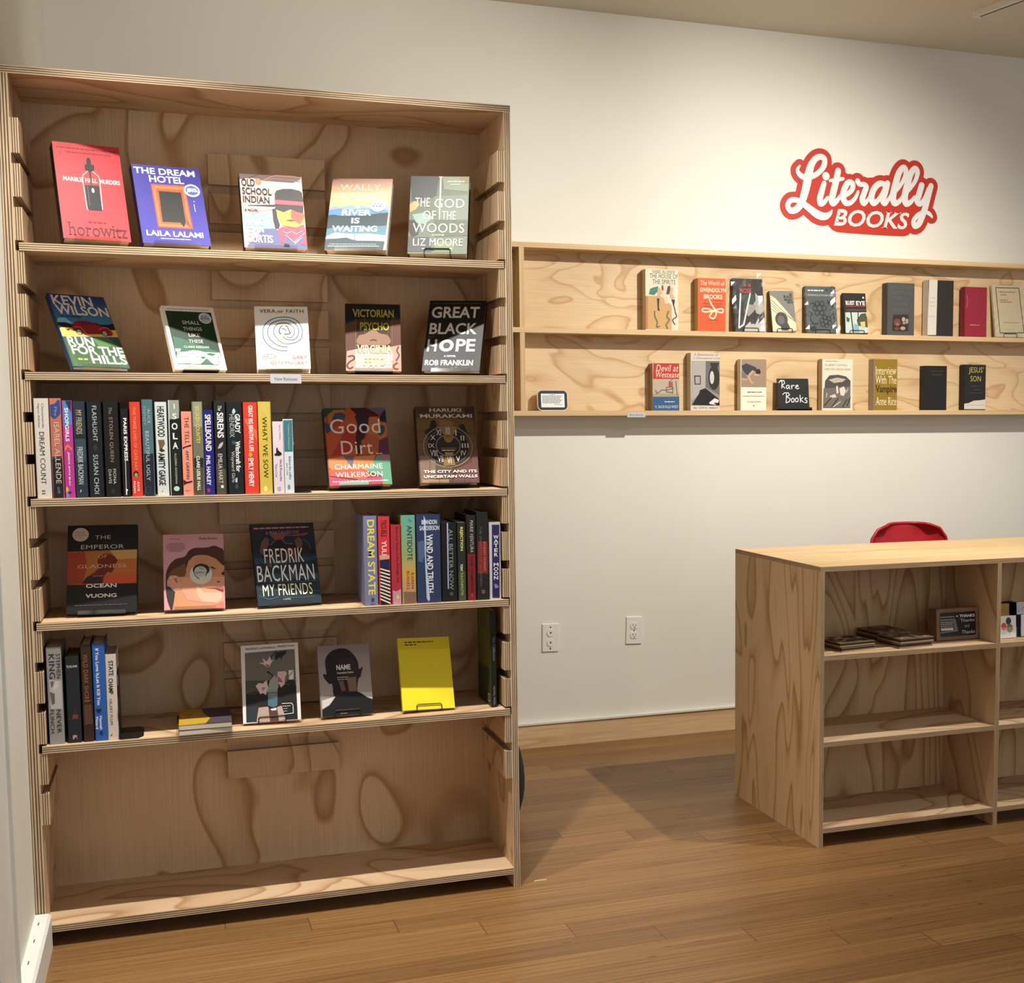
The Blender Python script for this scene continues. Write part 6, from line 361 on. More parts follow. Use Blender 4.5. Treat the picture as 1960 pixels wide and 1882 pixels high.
class Print:
    """flat printing on a cover: everything lies in the x,z plane, each mark a hair in front of the last"""
    def __init__(s,mb,mat,x0,z0,w,h,y0=0.,step=.00006): s.mb,s.m,s.x0,s.z0,s.w,s.h,s.y,s.st=mb,mat,x0,z0,w,h,y0-.00012,step
    def pt(s,u,v): return (s.x0+u*s.w,s.y,s.z0+v*s.h)
    def flat(s,poly,col):
        a=sum(poly[i-1][0]*poly[i][1]-poly[i][0]*poly[i-1][1] for i in range(len(poly)))
        if a<0: poly=poly[::-1]
        s.mb.face([(x,s.y,z) for x,z in poly],s.m,col)
    def stroke(s,pts,wd,col):
        r=wd/2
        for i in range(len(pts)-1):
            (xa,za),(xb,zb)=pts[i],pts[i+1];dx,dz=xb-xa,zb-za;l=math.hypot(dx,dz)
            if l<1e-7: continue
            nx,nz=-dz/l*r,dx/l*r;ex,ez=dx/l*r*.35,dz/l*r*.35
            s.flat([(xa-nx-ex,za-nz-ez),(xb-nx+ex,zb-nz+ez),(xb+nx+ex,zb+nz+ez),(xa+nx-ex,za+nz-ez)],col);s.y-=s.st*.02
    def text(s,t,st,x0,x1,z0,z1,col,vert=False):
        d=TXT.get((t,''.join(sorted(st))))
        if not d: return
        vs,fs,a,b,c,e=d;sx=1/max(b-a,1e-6);sy=1/max(e-c,1e-6)
        for f in fs:
            q=[]
            for i in f:
                p=(vs[i][0]-a)*sx;k=(vs[i][1]-c)*sy
                q.append((x0+k*(x1-x0),z1-p*(z1-z0)) if vert else (x0+p*(x1-x0),z0+k*(z1-z0)))
            s.flat(q,col)
    def draw(s,art):
        for a in art:
            s.y-=s.st;k=a[0];W,H,X,Z=s.w,s.h,s.x0,s.z0
            if k=='G':
                t,b,u0,v0,u1,v1=srgb(a[1]),srgb(a[2]),*a[3:]
                s.mb.face([s.pt(u0,v0),s.pt(u1,v0),s.pt(u1,v1),s.pt(u0,v1)],s.m,[b,b,t,t]);continue
            c=srgb(a[1])
            if k=='R': u0,v0,u1,v1=a[2:];s.flat([(X+u0*W,Z+v0*H),(X+u1*W,Z+v0*H),(X+u1*W,Z+v1*H),(X+u0*W,Z+v1*H)],c)
            elif k=='P': s.flat([(X+a[2][i]*W,Z+a[2][i+1]*H) for i in range(0,len(a[2]),2)],c)
            elif k=='E': s.flat([(min(X+W,max(X,x)),min(Z+H,max(Z,z))) for x,z in disc(X+a[2]*W,Z+a[3]*H,a[4]*W,a[5]*H,28)],c)
            elif k=='O': s.stroke([(X+a[2]*W+a[4]*W*math.cos(i*math.pi/16),Z+a[3]*H+a[5]*H*math.sin(i*math.pi/16)) for i in range(33)],a[6]*W,c)
            elif k=='L': s.stroke([(X+a[3][i]*W,Z+a[3][i+1]*H) for i in range(0,len(a[3]),2)],a[2]*W,c)
            elif k=='T': s.text(a[2],a[7],X+a[3]*W,X+a[4]*W,Z+(a[5]-a[6]/2)*H,Z+(a[5]+a[6]/2)*H,c)
            elif k=='S': s.text(a[2],a[7],X+(a[3]-a[6]/2)*W,X+(a[3]+a[6]/2)*W,Z+a[5]*H,Z+a[4]*H,c,True)
            elif k=='Z':
                q=random.Random(a[6]);x=X+min(a[2],a[3])*W;xe=X+max(a[2],a[3])*W;hh=a[5]*H
                while x<xe:
                    wd=min(hh*q.uniform(.9,3.2),xe-x);zz=Z+a[4]*H
                    s.flat([(x,zz-hh*.36),(x+wd,zz-hh*.36),(x+wd,zz+hh*.3),(x,zz+hh*.3)],c);x+=wd+hh*.45
# ------------------------------------------------ the room
YW,CE,XL=P['yw'],P['ceil'],-.0065
def struct(name,mb,**k): return tag(mb.build(name,**k),kind='structure')
q=MB();q.box((-.4,-6,-.06),(7.5,YW+.1,0),M_floor);struct('floor',q)
q=MB();q.box((-.4,-4.6,CE),(7.5,YW+.1,CE+.08),M_ceil);struct('ceiling',q)
q=MB();q.box((XL-.12,YW,0),(7.5,YW+.1,CE),M_wall);struct('wall_back',q)
q=MB();q.box((XL-.12,-4.,0),(XL,YW,CE),M_wall);struct('wall_left',q)
q=MB();q.panel((XL,YW-.014,0),(7.5,YW,P['bb']),1,0,M_pine,M_pine);struct('baseboard_back',q)
q=MB();q.box((XL,YW-.02,P['bb']),(7.5,YW,P['bb']+.007),M_white);struct('trim_1',q)
q=MB();q.box((XL,-3.,0),(XL+.036,-.004,.082),M_white);q.prism([(XL,.082),(XL+.036,.082),(XL+.03,.0885),(XL,.0885)],-3.,-.004,M_white)
for y in (-.06,-.17,-.30,-.46): q.box((XL+.012,y-.02,.0885),(XL+.014,y,.0891),M_slot)
struct('baseboard_left',q)
q=MB();q.prism([(XL,0),(XL+.012,0),(XL+.012,CE),(XL,CE)],-.75,-.5,M_white);q.box((XL,-.52,0),(XL+.019,-.5,CE),M_white);struct('trim_2',q)
# track on the ceiling
t=tag(empty('light_track',(3.372,.93,CE)),'white ceiling light track with black slot at upper right','light track')
q=MB();q.box((-.018,-2.2,-.02),(-.002,.075,0),M_plas);q.box((.014,-2.2,-.02),(.018,.075,0),M_plas);q.box((-.002,-2.2,-.017),(.014,.075,0),M_dark);q.build('rail',t,rot=(0,0,.2))
q=MB();q.box((-.019,.075,-.021),(.019,.09,0),M_plas);q.build('end_cap',t,rot=(0,0,.2))

# ------------------------------------------------ tall bookcase
W,H,D,T=1.2192,P['H'],P['D']+.012,.018
SH=[P['s1'],P['s2'],P['s3'],P['s4'],P['s5']]
bc=tag(empty('bookcase',(0,0,0)),'tall plywood bookcase with five slotted adjustable shelves of books','bookcase')
def part(name,fn,par): q=MB();fn(q);return q.build(name,par)
part('side_panel',lambda q:q.panel((-.005,0,0),(T,D,H-T),0,2,M_face,M_edge),bc)
part('side_panel',lambda q:q.panel((W-T,0,0),(W,D,H-T),0,2,M_face,M_edge),bc)
part('top_panel',lambda q:q.panel((-.005,0,H-T),(W,D,H),2,0,M_face,M_edge),bc)
part('bottom_panel',lambda q:q.panel((T,0,P['sb']-T),(W-T,D-.012,P['sb']),2,0,M_face,M_edge),bc)
part('back_panel',lambda q:q.panel((T,D-.012,P['sb']),(W-T,D,H-T),1,2,M_back,M_edge),bc)
for i,z in enumerate(SH):
    part('shelf',lambda q:q.panel((T+.0075,0,z-T),(W-T-.004,D-.014,z),2,0,M_face,M_edge),bc)
slots=[]
pitch=(SH[0]-SH[4])/12
for i in range(-1,15): slots.append(SH[4]+i*pitch-T+(-.0005))
def cleat(q,x0,x1,y0,y1,thin,skip_lo=.309):
    off=(R.uniform(0,30),R.uniform(0,30));z=skip_lo
    for s in sorted(slots)+[None]:
        e=s if s is not None else 2.002
        if e>2.002: break
        if e-z>.01: q.panel((x0,y0,z),(x1,y1,e),thin,2,M_face,M_edge,off)
        if s is None: break
        z=s+T+.006
    b=.0012
    if thin==0 and x0<.5: q.panel((x0,y0+.02,skip_lo),(x0+b,y1,2.002),0,2,M_face,M_face,off)
    elif thin==0: q.panel((x1-b,y0+.02,skip_lo),(x1,y1,2.002),0,2,M_face,M_face,off)
    else: q.panel((x0,y1-b,skip_lo),(x1,y1,2.002),1,2,M_face,M_face,off)
part('shelf_cleat',lambda q:cleat(q,T,T+.018,.002,D-.012,0),bc)
part('shelf_cleat',lambda q:cleat(q,W-T-.018,W-T,.002,D-.012,0),bc)
part('back_cleat',lambda q:cleat(q,.464,.767,D-.030,D-.012,1),bc)

# ------------------------------------------------ ledge shelves on the wall
LT=.019;LY=YW-.105
ws=tag(empty('wall_shelf',(0,0,0)),'long two-tier pine ledge shelf on the wall under the red sign','shelf')
X0,X1=.35,4.9
for z in (P['r1'],P['r2'],P['r3']): part('ledge',lambda q:q.panel((X0,LY,z-LT),(X1,YW,z),2,0,M_pine,M_pine),ws)
for a,b in ((P['r2'],P['r1']-LT),(P['r3'],P['r2']-LT)):
    part('back_panel',lambda q:q.panel((X0,YW-.012,a),(X1,YW,b),1,0,M_ledge,M_pine),ws)
    for x in (X0,1.606,3.2+1.68): part('upright',lambda q:q.panel((x,LY+.001,a),(x+LT,YW-.012,b),0,2,M_pine,M_pine),ws)
# ------------------------------------------------ counter
CX,CYF,CD,CT_=P['cxl'],P['cyf'],P['cdep'],P['ct'];t14=.0145
ct=tag(empty('counter',(CX,CYF,0)),'low plywood counter with open shelf bays in front of the wall','counter')
xs=[0,.6230,1.246,1.869];LEN=xs[-1]+t14;B=.290
part('countertop',lambda q:q.panel((0,0,CT_-t14),(LEN,CD,CT_),2,0,M_pine,M_edge2),ct)
part('side_panel',lambda q:q.panel((0,0,0),(t14,CD,CT_-t14),0,2,M_cath,M_edge2,(3.1,7.4)),ct)
part('side_panel',lambda q:q.panel((xs[3],0,0),(LEN,CD,CT_-t14),0,2,M_cath,M_edge2),ct)
for x in xs[1:3]: part('divider',lambda q:q.panel((x,0,0),(x+t14,B,CT_-t14),0,2,M_face,M_edge2),ct)
part('back_panel',lambda q:q.panel((t14,B,.04),(xs[3],B+.012,CT_-t14),1,2,M_cath,M_edge2),ct)
for i in range(3):
    for nm,z in (('shelf',.587),('shelf',.3237),('bottom_shelf',.0585)):
        part(nm,lambda q:q.panel((xs[i]+t14,0,z-t14),(xs[i+1],B,z),2,0,M_face,M_edge2),ct)

# ------------------------------------------------ books
def book_cover(q,w,h,t,soft,mat,col,spine,board):
    """front board, back board, spine; local x right, y back, z up, origin bottom centre of the front"""
    b=.0006 if soft else .0024
    c=.0012
    q.box((-w/2,0,0),(w/2,b,h),mat,col)
    q.box((-w/2,t-b,0),(w/2,t,h),mat,board)
    q.prism([(-w/2-.0008,0),(-w/2,0),(-w/2,h),(-w/2-.0008,h)],.0004,t-.0004,mat,spine)
    q.box((-w/2,b,0),(-w/2+b,t-b,h),mat,spine)
def page_block(q,w,h,t,soft,col):
    i=0.0004 if soft else .003;b=.0007 if soft else .0026
    q.box((-w/2+b,b,i),(w/2-i,t-b,h-i),M_page,col)
def rot_pose(p): # yaw, lean back, roll
    yaw,lean,roll=p[3:]
    return (Matrix.Rotation(yaw,3,'Z')@Matrix.Rotation(-lean,3,'X')@Matrix.Rotation(roll,3,'Y')).to_euler()
def easel_wire(p,w,t,label,group):
    yaw,lean=p[3],p[4];cr,sr=math.cos(p[5]),math.sin(p[5]);e=tag(empty('wire_easel',(p[0],p[1],0),(0,0,yaw)),label,'easel',group)
    zs=b_shelf;hw=min(.034,w*.33);z0=p[2]-zs;cl,sl=math.cos(lean),math.sin(lean);r=.0013
    def f(x,y,z):   # leaning frame -> upright frame of the stand
        x,z=x*cr+z*sr,-x*sr+z*cr;return (x,y*cl+z*sl,z0-y*sl+z*cl)
    q=MB();up_=.014
    fr=[];yb=t+.003;yf=-.0032
    path=[f(-hw,yb,.11),f(-hw,yb,-.0016),f(-hw,yf,-.0016),f(-hw,yf,up_-.003),f(-hw+.004,yf,up_),f(hw-.004,yf,up_),f(hw,yf,up_-.003),f(hw,yf,-.0016),f(hw,yb,-.0016),f(hw,yb,.11)]
    path=[(x,y,max(z,.0015)) for x,y,z in path]
    q.tube(path,r,M_black,8);o=q.build('frame',e);o.location.z=zs
    q=MB();top=f(0,yb,.11);y2=top[1]+.045
    if lean<.2: y2=min(y2,.0445)
    q.tube([f(-hw,yb,.11),f(-hw*.8,yb,.125),f(hw*.8,yb,.125),f(hw,yb,.11)],r,M_black,8)
    q.tube([f(-hw*.7,yb,.118),(-hw*.6,y2,.0015),(hw*.6,y2,.0015),f(hw*.7,yb,.118)],r,M_black,8);o=q.build('rear_leg',e);o.location.z=zs
def easel_plate(p,w,h,t,label,group,dark):
    yaw,lean=p[3],p[4];e=tag(empty('book_easel',(p[0],p[1],0),(0,0,yaw)),label,'easel',group);zs=b_shelf;cr,sr=math.cos(p[5]),math.sin(p[5])
    mt=M_black if dark else M_acry
    hw=w*.34;z0=p[2]-zs;cl,sl=math.cos(lean),math.sin(lean)
    def f(x,y,z):
        x,z=x*cr+z*sr,-x*sr+z*cr;return (x,y*cl+z*sl,max(.0005,z0-y*sl+z*cl))
    def slab(q,y0,z0_,y1,z1,hw,mt):
        P8=[f(x,y,z) for x in(-hw,hw) for y,z in((y0,z0_),(y1,z0_),(y1,z1),(y0,z1))]
        for i in ((0,3,2,1),(4,5,6,7),(0,1,5,4),(1,2,6,5),(2,3,7,6),(3,0,4,7)): q.face([P8[j] for j in i],mt)
    q=MB();slab(q,t+.0006,-.003,t+.0026,h*.62,hw*.75,mt);o=q.build('back_plate',e);o.location.z=zs
    q=MB();slab(q,-.0034,-.0026,-.0006,.0075,hw,M_acry);slab(q,-.003,-.0032,t+.002,-.0006,hw,mt);o=q.build('lip',e);o.location.z=zs
    q=MB();a=Vector(f(0,t+.0075,h*.5));bq=Vector((0,min(a.y+.06,.21),.0042));q.tube([a,bq],.003,mt,6);o=q.build('rear_leg',e);o.location.z=zs
def sleeve(par,w,h,t,seed):
    """crinkled clear bag: facets pushed in and out"""
    rr=random.Random(seed);q=MB();nx,nz=9,13;ex=.010
    def grid(y,sg):
        g=[[(-w/2-ex+(w+2*ex)*i/nx,y+sg*(.0008+rr.uniform(0,.0035)*(1.6 if i in(0,1,nx-1,nx) else .5)),-.0005+(h+.022)*j/nz) for j in range(nz+1)] for i in range(nx+1)];return g
    A=grid(-.001,-1)
    for i in range(nx):
        for j in range(nz): q.face([A[i][j],A[i+1][j],A[i+1][j+1],A[i][j+1]],M_film)
    q.build('clear_sleeve',par)
for b in FACE:
    p=b['pose'];w,h,t=b['w'],b['h'],b['t'];b_shelf=b['shelf']
    if b['shelf']<1.3 or b['shelf']<P['r3']-.001 or p[1]<1: pass
    if p[1]>1: t=min(t,YW-.013-p[1]-(h*math.sin(p[4]) if p[4]>.02 else .0006)) if p[4]<.02 else t
    mt=M_gloss if b['gloss']<.4 else M_print
    o=tag(empty(b['name'] if not b['soft'] else 'paperback_book',p[:3],rot_pose(p)),b['label'],'book',b['group'])
    q=MB();cc=srgb(b['col']);book_cover(q,w,h,t,b['soft'],mt,cc,srgb(b['spine']),srgb(b['spine']))
    pr=Print(q,mt,-w/2,0,w,h);pr.draw(b['art']);q.build('cover',o)
    q=MB();page_block(q,w,h,t,b['soft'],srgb(b['page']));q.build('pages',o)
    if b['sticker']:
        q=MB();y0=pr.y-.0002;s_=Print(q,M_print,-w/2,0,w,h,y0);s_.draw(b['sticker']);q.build('sticker',o)['label']='round pale sticker'
    if b['sleeve']: sleeve(o,w,h,t,len(b['k'])*7)
    if b['stand']=='w': easel_wire(p,w,t,'black wire easel holding the '+b['short'],'wire book easels')
    elif b['stand'] in('a','b'): easel_plate(p,w,h,t,('dark' if b['stand']=='b' else 'clear')+' plate easel holding the '+b['short'],'plate book easels',b['stand']=='b')
    elif b['stand']=='n': easel_plate(p,w,h,t,'clear plate easel holding the '+b['short'],'plate book easels',False)
for b in ROW:
    w,h,d=b['w'],b['h'],b['d'];c=.0016 if not b['soft'] else .0006
    o=tag(empty('paperback_book' if b['soft'] else b['name'],(b['x'],b['y'],b['z'])),b['label'],'book',b['group'])
    col,bd=srgb(b['col']),srgb(b['board']);th=.0008 if b['soft'] else .0024
    q=MB();ins=.0003
    x0,x1=-w/2,w/2
    prof=[(x0,d),(x0,c),(x0+c,0),(x1-c,0),(x1,c),(x1,d),(x1-th,d),(x1-th,th+c),(x0+th,th+c),(x0+th,d)]
    n=len(prof)
    for i in range(n):
        (xa,ya),(xb,yb)=prof[i],prof[(i+1)%n]
        q.face([(xa,ya,0),(xb,yb,0),(xb,yb,h),(xa,ya,h)],M_print,bd if i in(0,4) else col)
    for z,rev in ((0,1),(h,0)):
        for poly in ([(x0,d),(x0,c),(x0+th,th+c),(x0+th,d)],[(x1,d),(x1-th,d),(x1-th,th+c),(x1,c)],[(x0,c),(x0+c,0),(x1-c,0),(x1,c),(x1-th,th+c),(x0+th,th+c)]):
            pp=[(x,y,z) for x,y in poly];q.face(pp[::-1] if rev else pp,M_print,col)
    pr=Print(q,M_print,x0+c,0,w-2*c,h);pr.draw(b['art'])
    if 'map-like' in b['label']:   # its outer cover, turned to the left
        g=Print(q,M_print,-.0,0,1,1);X=x0-.0002
        def L(poly,cl,k=0):
            q.face([(X-.0001*k,y,z) for y,z in poly],M_print,srgb(cl))
        L([(.012,.105),(.012,h-.004),(d-.004,h-.004),(d-.004,.105)],'#5a5c26');L([(.012,.004),(.012,.105),(d-.004,.105),(d-.004,.004)],'#2f3d26')
        for k in range(5): L([(.03,h-.03-k*.008),(.03,h-.028-k*.008),(.1,h-.028-k*.008),(.1,h-.03-k*.008)],'#35371a',1)
        L([(.022,.15),(.022,.2),(.025,.2),(.025,.15)],'#2b2c18',1)
        L([(.014,.012),(.014,.034),(.036,.034),(.036,.012)],'#a9a58c',1);L([(.018,.015),(.018,.031),(.032,.031),(.032,.015)],'#2a2c1c',2)
    q.build('cover',o)
    q=MB();i=.0004 if b['soft'] else .003
    q.box((x0+th+.0002,th+c+.0002,i),(x1-th-.0002,d-i,h-i),M_page,srgb(b['page']));q.build('pages',o)
# two thin books lying flat
for k,(z,xo,rz,lab) in enumerate(((P['s5'],0,.02,'thin pale-edged paperback lying underneath the yellow and purple one'),(P['s5']+.0133,.004,-.02,'yellow and purple paperback lying flat on top of another'))):
    o=tag(empty('paperback_book',(.402+xo,.088,z+.0002),(0,0,rz)),lab,'book','paperbacks lying flat on the fifth shelf')
    w,d,h=.128,.188,.0128;q=MB();yl=srgb('#b08a34');pu=srgb('#4a4048')
    q.box((-w/2,-d/2,0),(w/2,d/2,.0006),M_print,pu);q.box((-w/2,-d/2,h-.0006),(w/2,d/2,h),M_print,pu);q.box((-w/2,-d/2,.0006),(-w/2+.0008,d/2,h-.0006),M_print,yl)
    if k:
        for zz,c,poly in ((h+.0002,'#b5902f',[(-w/2,-d/2),(0,-d/2),(.012,-.03),(-.004,.03),(-.008,d/2),(-w/2,d/2)]),(h+.0003,'#3f3540',[(-w/2+.02,-d/2+.004),(w/2,-d/2+.004),(w/2,-d/2+.014)]),(h+.0003,'#2c211a',[(-.045,.02),(-.035,.018),(-.037,.03)])): q.face([(x,y,zz) for x,y in poly],M_print,srgb(c))
    q.build('cover',o)
    q=MB();q.box((-w/2+.001,-d/2+.0004,.0008),(w/2-.0006,d/2-.0004,h-.0008),M_page,srgb('#d9cfba'));q.build('pages',o)
# bookends
def bookend(loc,rz,lab,hp,wp,bw,cut):
    o=tag(empty('bookend',loc,(0,0,rz)),lab,'bookend','black metal bookends')
    q=MB();pr=rrect(-bw/2,0,bw/2,.0016,.0005,1)
    q.face([(0,-wp/2,.0014),(bw-.012,-wp/2,.0014),(bw,-wp/2+.02,.0014),(bw,wp/2-.02,.0014),(bw-.012,wp/2,.0014),(0,wp/2,.0014)],M_black);q.face([(0,wp/2,0),(bw-.012,wp/2,0),(bw,wp/2-.02,0),(bw,-wp/2+.02,0),(bw-.012,-wp/2,0),(0,-wp/2,0)],M_black)
    b_=[(0,-wp/2),(bw-.012,-wp/2),(bw,-wp/2+.02),(bw,wp/2-.02),(bw-.012,wp/2),(0,wp/2)]
    for i in range(6):
        (xa,ya),(xb,yb)=b_[i],b_[(i+1)%6];q.face([(xa,ya,0),(xb,yb,0),(xb,yb,.0014),(xa,ya,.0014)],M_black)
    q.build('base',o)
    q=MB();pts=rrect(-wp/2,.0014,wp/2,hp,.02,6)
    if cut: pts=[(-wp/2,.0014),(wp/2,.0014),(wp/2,hp*.8),(wp/2-.02,hp),(-wp/2+.03,hp),(-wp/2+.008,hp*.82),(-wp/2+.02,hp*.62),(-wp/2,hp*.4),(-wp/2+.012,hp*.2)]
    n=len(pts)
    q.face([(.0012,y,z) for y,z in pts],M_black);q.face([(0,y,z) for y,z in reversed(pts)],M_black)
    for i in range(n):
        (ya,za),(yb,zb)=pts[i],pts[(i+1)%n];q.face([(0,ya,za),(0,yb,zb),(.0012,yb,zb),(.0012,ya,za)],M_black)
    q.build('upright',o)
bookend((.2008,.072,P['s5']+.0002),0,'black metal bookend beside the white brushy-lettered book',.165,.13,.056,True)
bookend((.6412,.07,P['s3']+.0002),0,'black metal bookend beside the teal and white paperback',.135,.12,.045,False)
# shelf labels
def shelf_label(name,x0,x1,z0,z1,y,txt,lab):
    o=tag(empty(name,((x0+x1)/2,y,z0)),lab,'label','small printed shelf labels');w=x1-x0;h=z1-z0
    q=MB();q.prism(rrect(-w/2,0,w/2,h,.0015,2),-.0012,-.0001,M_print,srgb('#dcdce6'));s_=Print(q,M_print,-w/2,0,w,h,-.0012);s_.y-=.0001;s_.text(txt,'s',-w*.37,w*.37,h*.3,h*.64,srgb('#3c4468'));q.build('card',o)
    q=MB();q.box((-w/2,-.0024,-.001),(w/2,-.002,h+.001),M_acry);q.box((-w/2,-.0024,h+.001),(w/2,.012 if y<1 else -.001,h+.0014),M_acry);q.build('holder',o)
shelf_label('shelf_label',.588,.664,P['s2']-.0235,P['s2']+.0002,0,'New Releases','small label reading New Releases on the second shelf edge')
shelf_label('shelf_label',2.034,2.110,P['r3']-.026,P['r3']-.006,LY,'Rare Books','small label reading Rare Books under the lower wall ledge front')
# tablet display
o=tag(empty('tablet_display',(1.7465,YW-.058,P['r3']+.0004),(-.1,0,0)),'small rounded tablet with white text screen on the lower wall ledge','display')
q=MB();q.prism(rrect(-.0605,0,.0605,.08,.018,6),0,.012,M_plas);q.build('body',o)
q=MB();q.prism(rrect(-.0585,.003,.0585,.078,.016,6),-.001,0,M_dark);q.build('bezel',o)
q=MB();q.box((-.047,-.0014,.013),(.047,-.001,.066),M_print,srgb('#e8eaea'));s_=Print(q,M_print,-.047,.013,.094,.053,-.0014)
s_.draw([('Z','#7d8388',.38,.62,.93,.05,1)]+[('Z','#6a7075',.06,.9-.05*(k%3),.84-.1*k,.07,k+3) for k in range(6)]+[('Z','#8d9296',.55,.92,.2,.05,5)]);q.build('screen',o)
q=MB();q.face([(-.03,.012,.055),(.03,.012,.055),(.03,.04,.001),(-.03,.04,.001)],M_plas);q.face([(-.03,.04,.001),(.03,.04,.001),(.03,.036,.001),(-.03,.036,.001)],M_plas);q.build('stand',o)
# chalkboard
b=CHALK;p=b['pose'];w,h=b['w'],b['h']
o=tag(empty('chalkboard_sign',p[:3],rot_pose(p)),'small black chalkboard reading Rare Books in white handwriting','sign')
q=MB();q.box((-w/2,0,0),(w/2,.004,h),M_print,srgb('#161616'));s_=Print(q,M_print,-w/2,0,w,h);ch=srgb('#dcdad6')
for st in ([(.08,.9),(.16,.92),(.14,.68)],[(.05,.86),(.12,.94),(.22,.93),(.24,.84),(.15,.78),(.24,.68)],[(.36,.78),(.30,.77),(.28,.70),(.32,.66),(.37,.72),(.38,.78),(.38,.68),(.41,.66)],[(.45,.78),(.46,.66)],[(.46,.72),(.5,.78),(.55,.77)],[(.58,.72),(.67,.75),(.65,.79),(.6,.77),(.58,.70),(.63,.66),(.7,.69)],
 [(.16,.47),(.22,.53),(.34,.53),(.38,.46),(.28,.4),(.39,.34),(.36,.24),(.25,.2)],[(.28,.5),(.26,.22)],[(.47,.36),(.42,.3),(.45,.22),(.51,.24),(.52,.33),(.47,.36)],[(.6,.37),(.55,.31),(.57,.23),(.64,.25),(.65,.34),(.6,.37)],[(.71,.46),(.72,.22)],[(.81,.38),(.72,.31),(.82,.22)],[(.94,.35),(.88,.36),(.86,.31),(.93,.27),(.92,.21),(.85,.21)]):
    s_.stroke([(-w/2+u*w,v*h) for u,v in st],.0034,ch)
q.build('slate',o)
e=tag(empty('chalkboard_stand',(p[0],p[1],P['r3']+.0003)),'dark wooden base holding the small chalkboard upright','stand')
q=MB();q.box((-w/2-.008,-.012,0),(w/2+.006,-.0012,.013),M_dark);q.box((-w/2-.008,-.012,0),(w/2+.006,.03,.0055),M_dark);q.build('base',e)

# ------------------------------------------------ sign on the wall
def cat(pts,n=7):
    out=[];N=len(pts)
    for i in range(N-1):
        a,b,c,d=pts[max(i-1,0)],pts[i],pts[i+1],pts[min(i+2,N-1)]
        for j in range(n):
            t=j/n;out.append(tuple(.5*(2*b[k]+(c[k]-a[k])*t+(2*a[k]-5*b[k]+4*c[k]-d[k])*t*t+(3*b[k]-a[k]-3*c[k]+d[k])*t**3) for k in range(3)))
    return out+[pts[-1]]
def ribbon(q,pts,y,mat,col,grow=0):
    pr=Print(q,mat,0,0,1,1,y+.00012)
    for i,(x,z,r) in enumerate(pts):
        r+=grow;pr.flat(disc(x,z,max(r,.0008),n=18),col);pr.y-=.0000015
        if i+1<len(pts):
            x2,z2,r2_=pts[i+1];r2_+=grow;l=math.hypot(x2-x,z2-z)
            if l>1e-6:
                nx,nz=-(z2-z)/l,(x2-x)/l;pr.flat([(x-nx*r,z-nz*r),(x2-nx*r2_,z2-nz*r2_),(x2+nx*r2_,z2+nz*r2_),(x+nx*r,z+nz*r)],col);pr.y-=.0000015
ox,_,oz=SIGN['org'];sg=tag(empty('wall_sign',(ox,YW-.0003,oz)),'red and white script shop sign sticker on the back wall','sign')
q=MB();red=srgb('#b8301f')
for k,st in enumerate(SIGN['strokes']+SIGN['bstrokes']): ribbon(q,cat([tuple(s) for s in st]) if len(st)>2 else [tuple(s) for s in st],-.0002-.0001*k,M_print,red,SIGN['grow'] if k<len(SIGN['strokes']) else 0)
pr=Print(q,M_print,0,0,1,1,-.0018);pr.flat([tuple(s) for s in SIGN['fill']],red);q.build('backing',sg)
q=MB();wh=srgb('#dedcd8')
for k,st in enumerate(SIGN['strokes']): ribbon(q,cat([tuple(s) for s in st]) if len(st)>2 else [tuple(s) for s in st],-.0028-.0001*k,M_print,wh)
q.build('script_lettering',sg)
q=MB();x0,z0,x1,z1=SIGN['text'];th=SIGN['th'];pr=Print(q,M_print,0,0,1,1,-.0028);zc=(z0+z1)/2
pr.text('BOOKS','bis',x0,x1,zc-th/2,zc+th/2,srgb('#ead9d2'));q.build('block_lettering',sg)

# ------------------------------------------------ sockets
def outlet(x,z,lab,locking,tilt):
    o=tag(empty('wall_outlet',(x,YW,z),(0,tilt,0)),lab,'socket','wall sockets under the ledge shelf')
    w,h=.0355,.0572
    q=MB();f=rrect(-w+.003,-h+.003,w-.003,h-.003,.002,2);b_=rrect(-w,-h,w,h,.003,2);n=len(f)
    q.face([(a,-.006,c) for a,c in f],M_plas)
    for i in range(n):
        q.face([(b_[i][0],-.0005,b_[i][1]),(b_[(i+1)%n][0],-.0005,b_[(i+1)%n][1]),(f[(i+1)%n][0],-.006,f[(i+1)%n][1]),(f[i][0],-.006,f[i][1])],M_plas)
    q.build('cover_plate',o)
    for s in (-1,1):
        c=s*.0195;q=MB()
        if locking:
            q.prism(disc(0,c,.0155),-.0085,-.0055,M_plas);q.prism([(0,c-.004),(.004,c+.002),(.002,c+.005),(0,c+.003),(-.002,c+.005),(-.004,c+.002)],-.0088,-.0085,M_slot)
        else:
            q.prism([(max(-.0165,min(.0165,a)),max(c-.0125,min(c+.0125,d))) for a,d in disc(0,c,.0172)],-.0085,-.0055,M_plas)
            for a,hh in ((-.006,.008),(.0055,.0065)): q.box((a-.0012,-.0088,c-.001),(a+.0012,-.0084,c-.001+hh),M_slot)
            q.prism(disc(0,c-.007,.0024,n=10),-.0088,-.0084,M_slot)
        q.build('receptacle',o)
    for z_ in ((-.043,.043) if locking else (0,)):
        q=MB();q.prism(disc(0,z_,.0028,n=12),-.0075,-.0058,M_chrome if not locking else M_slot);q.build('screw',o)
outlet(1.741,.437,'white wall socket with two round heart-slotted inserts, nearer the bookcase',True,.02)
outlet(2.094,.446,'white wall socket with two standard three-hole outlets, nearer the counter',False,.03)

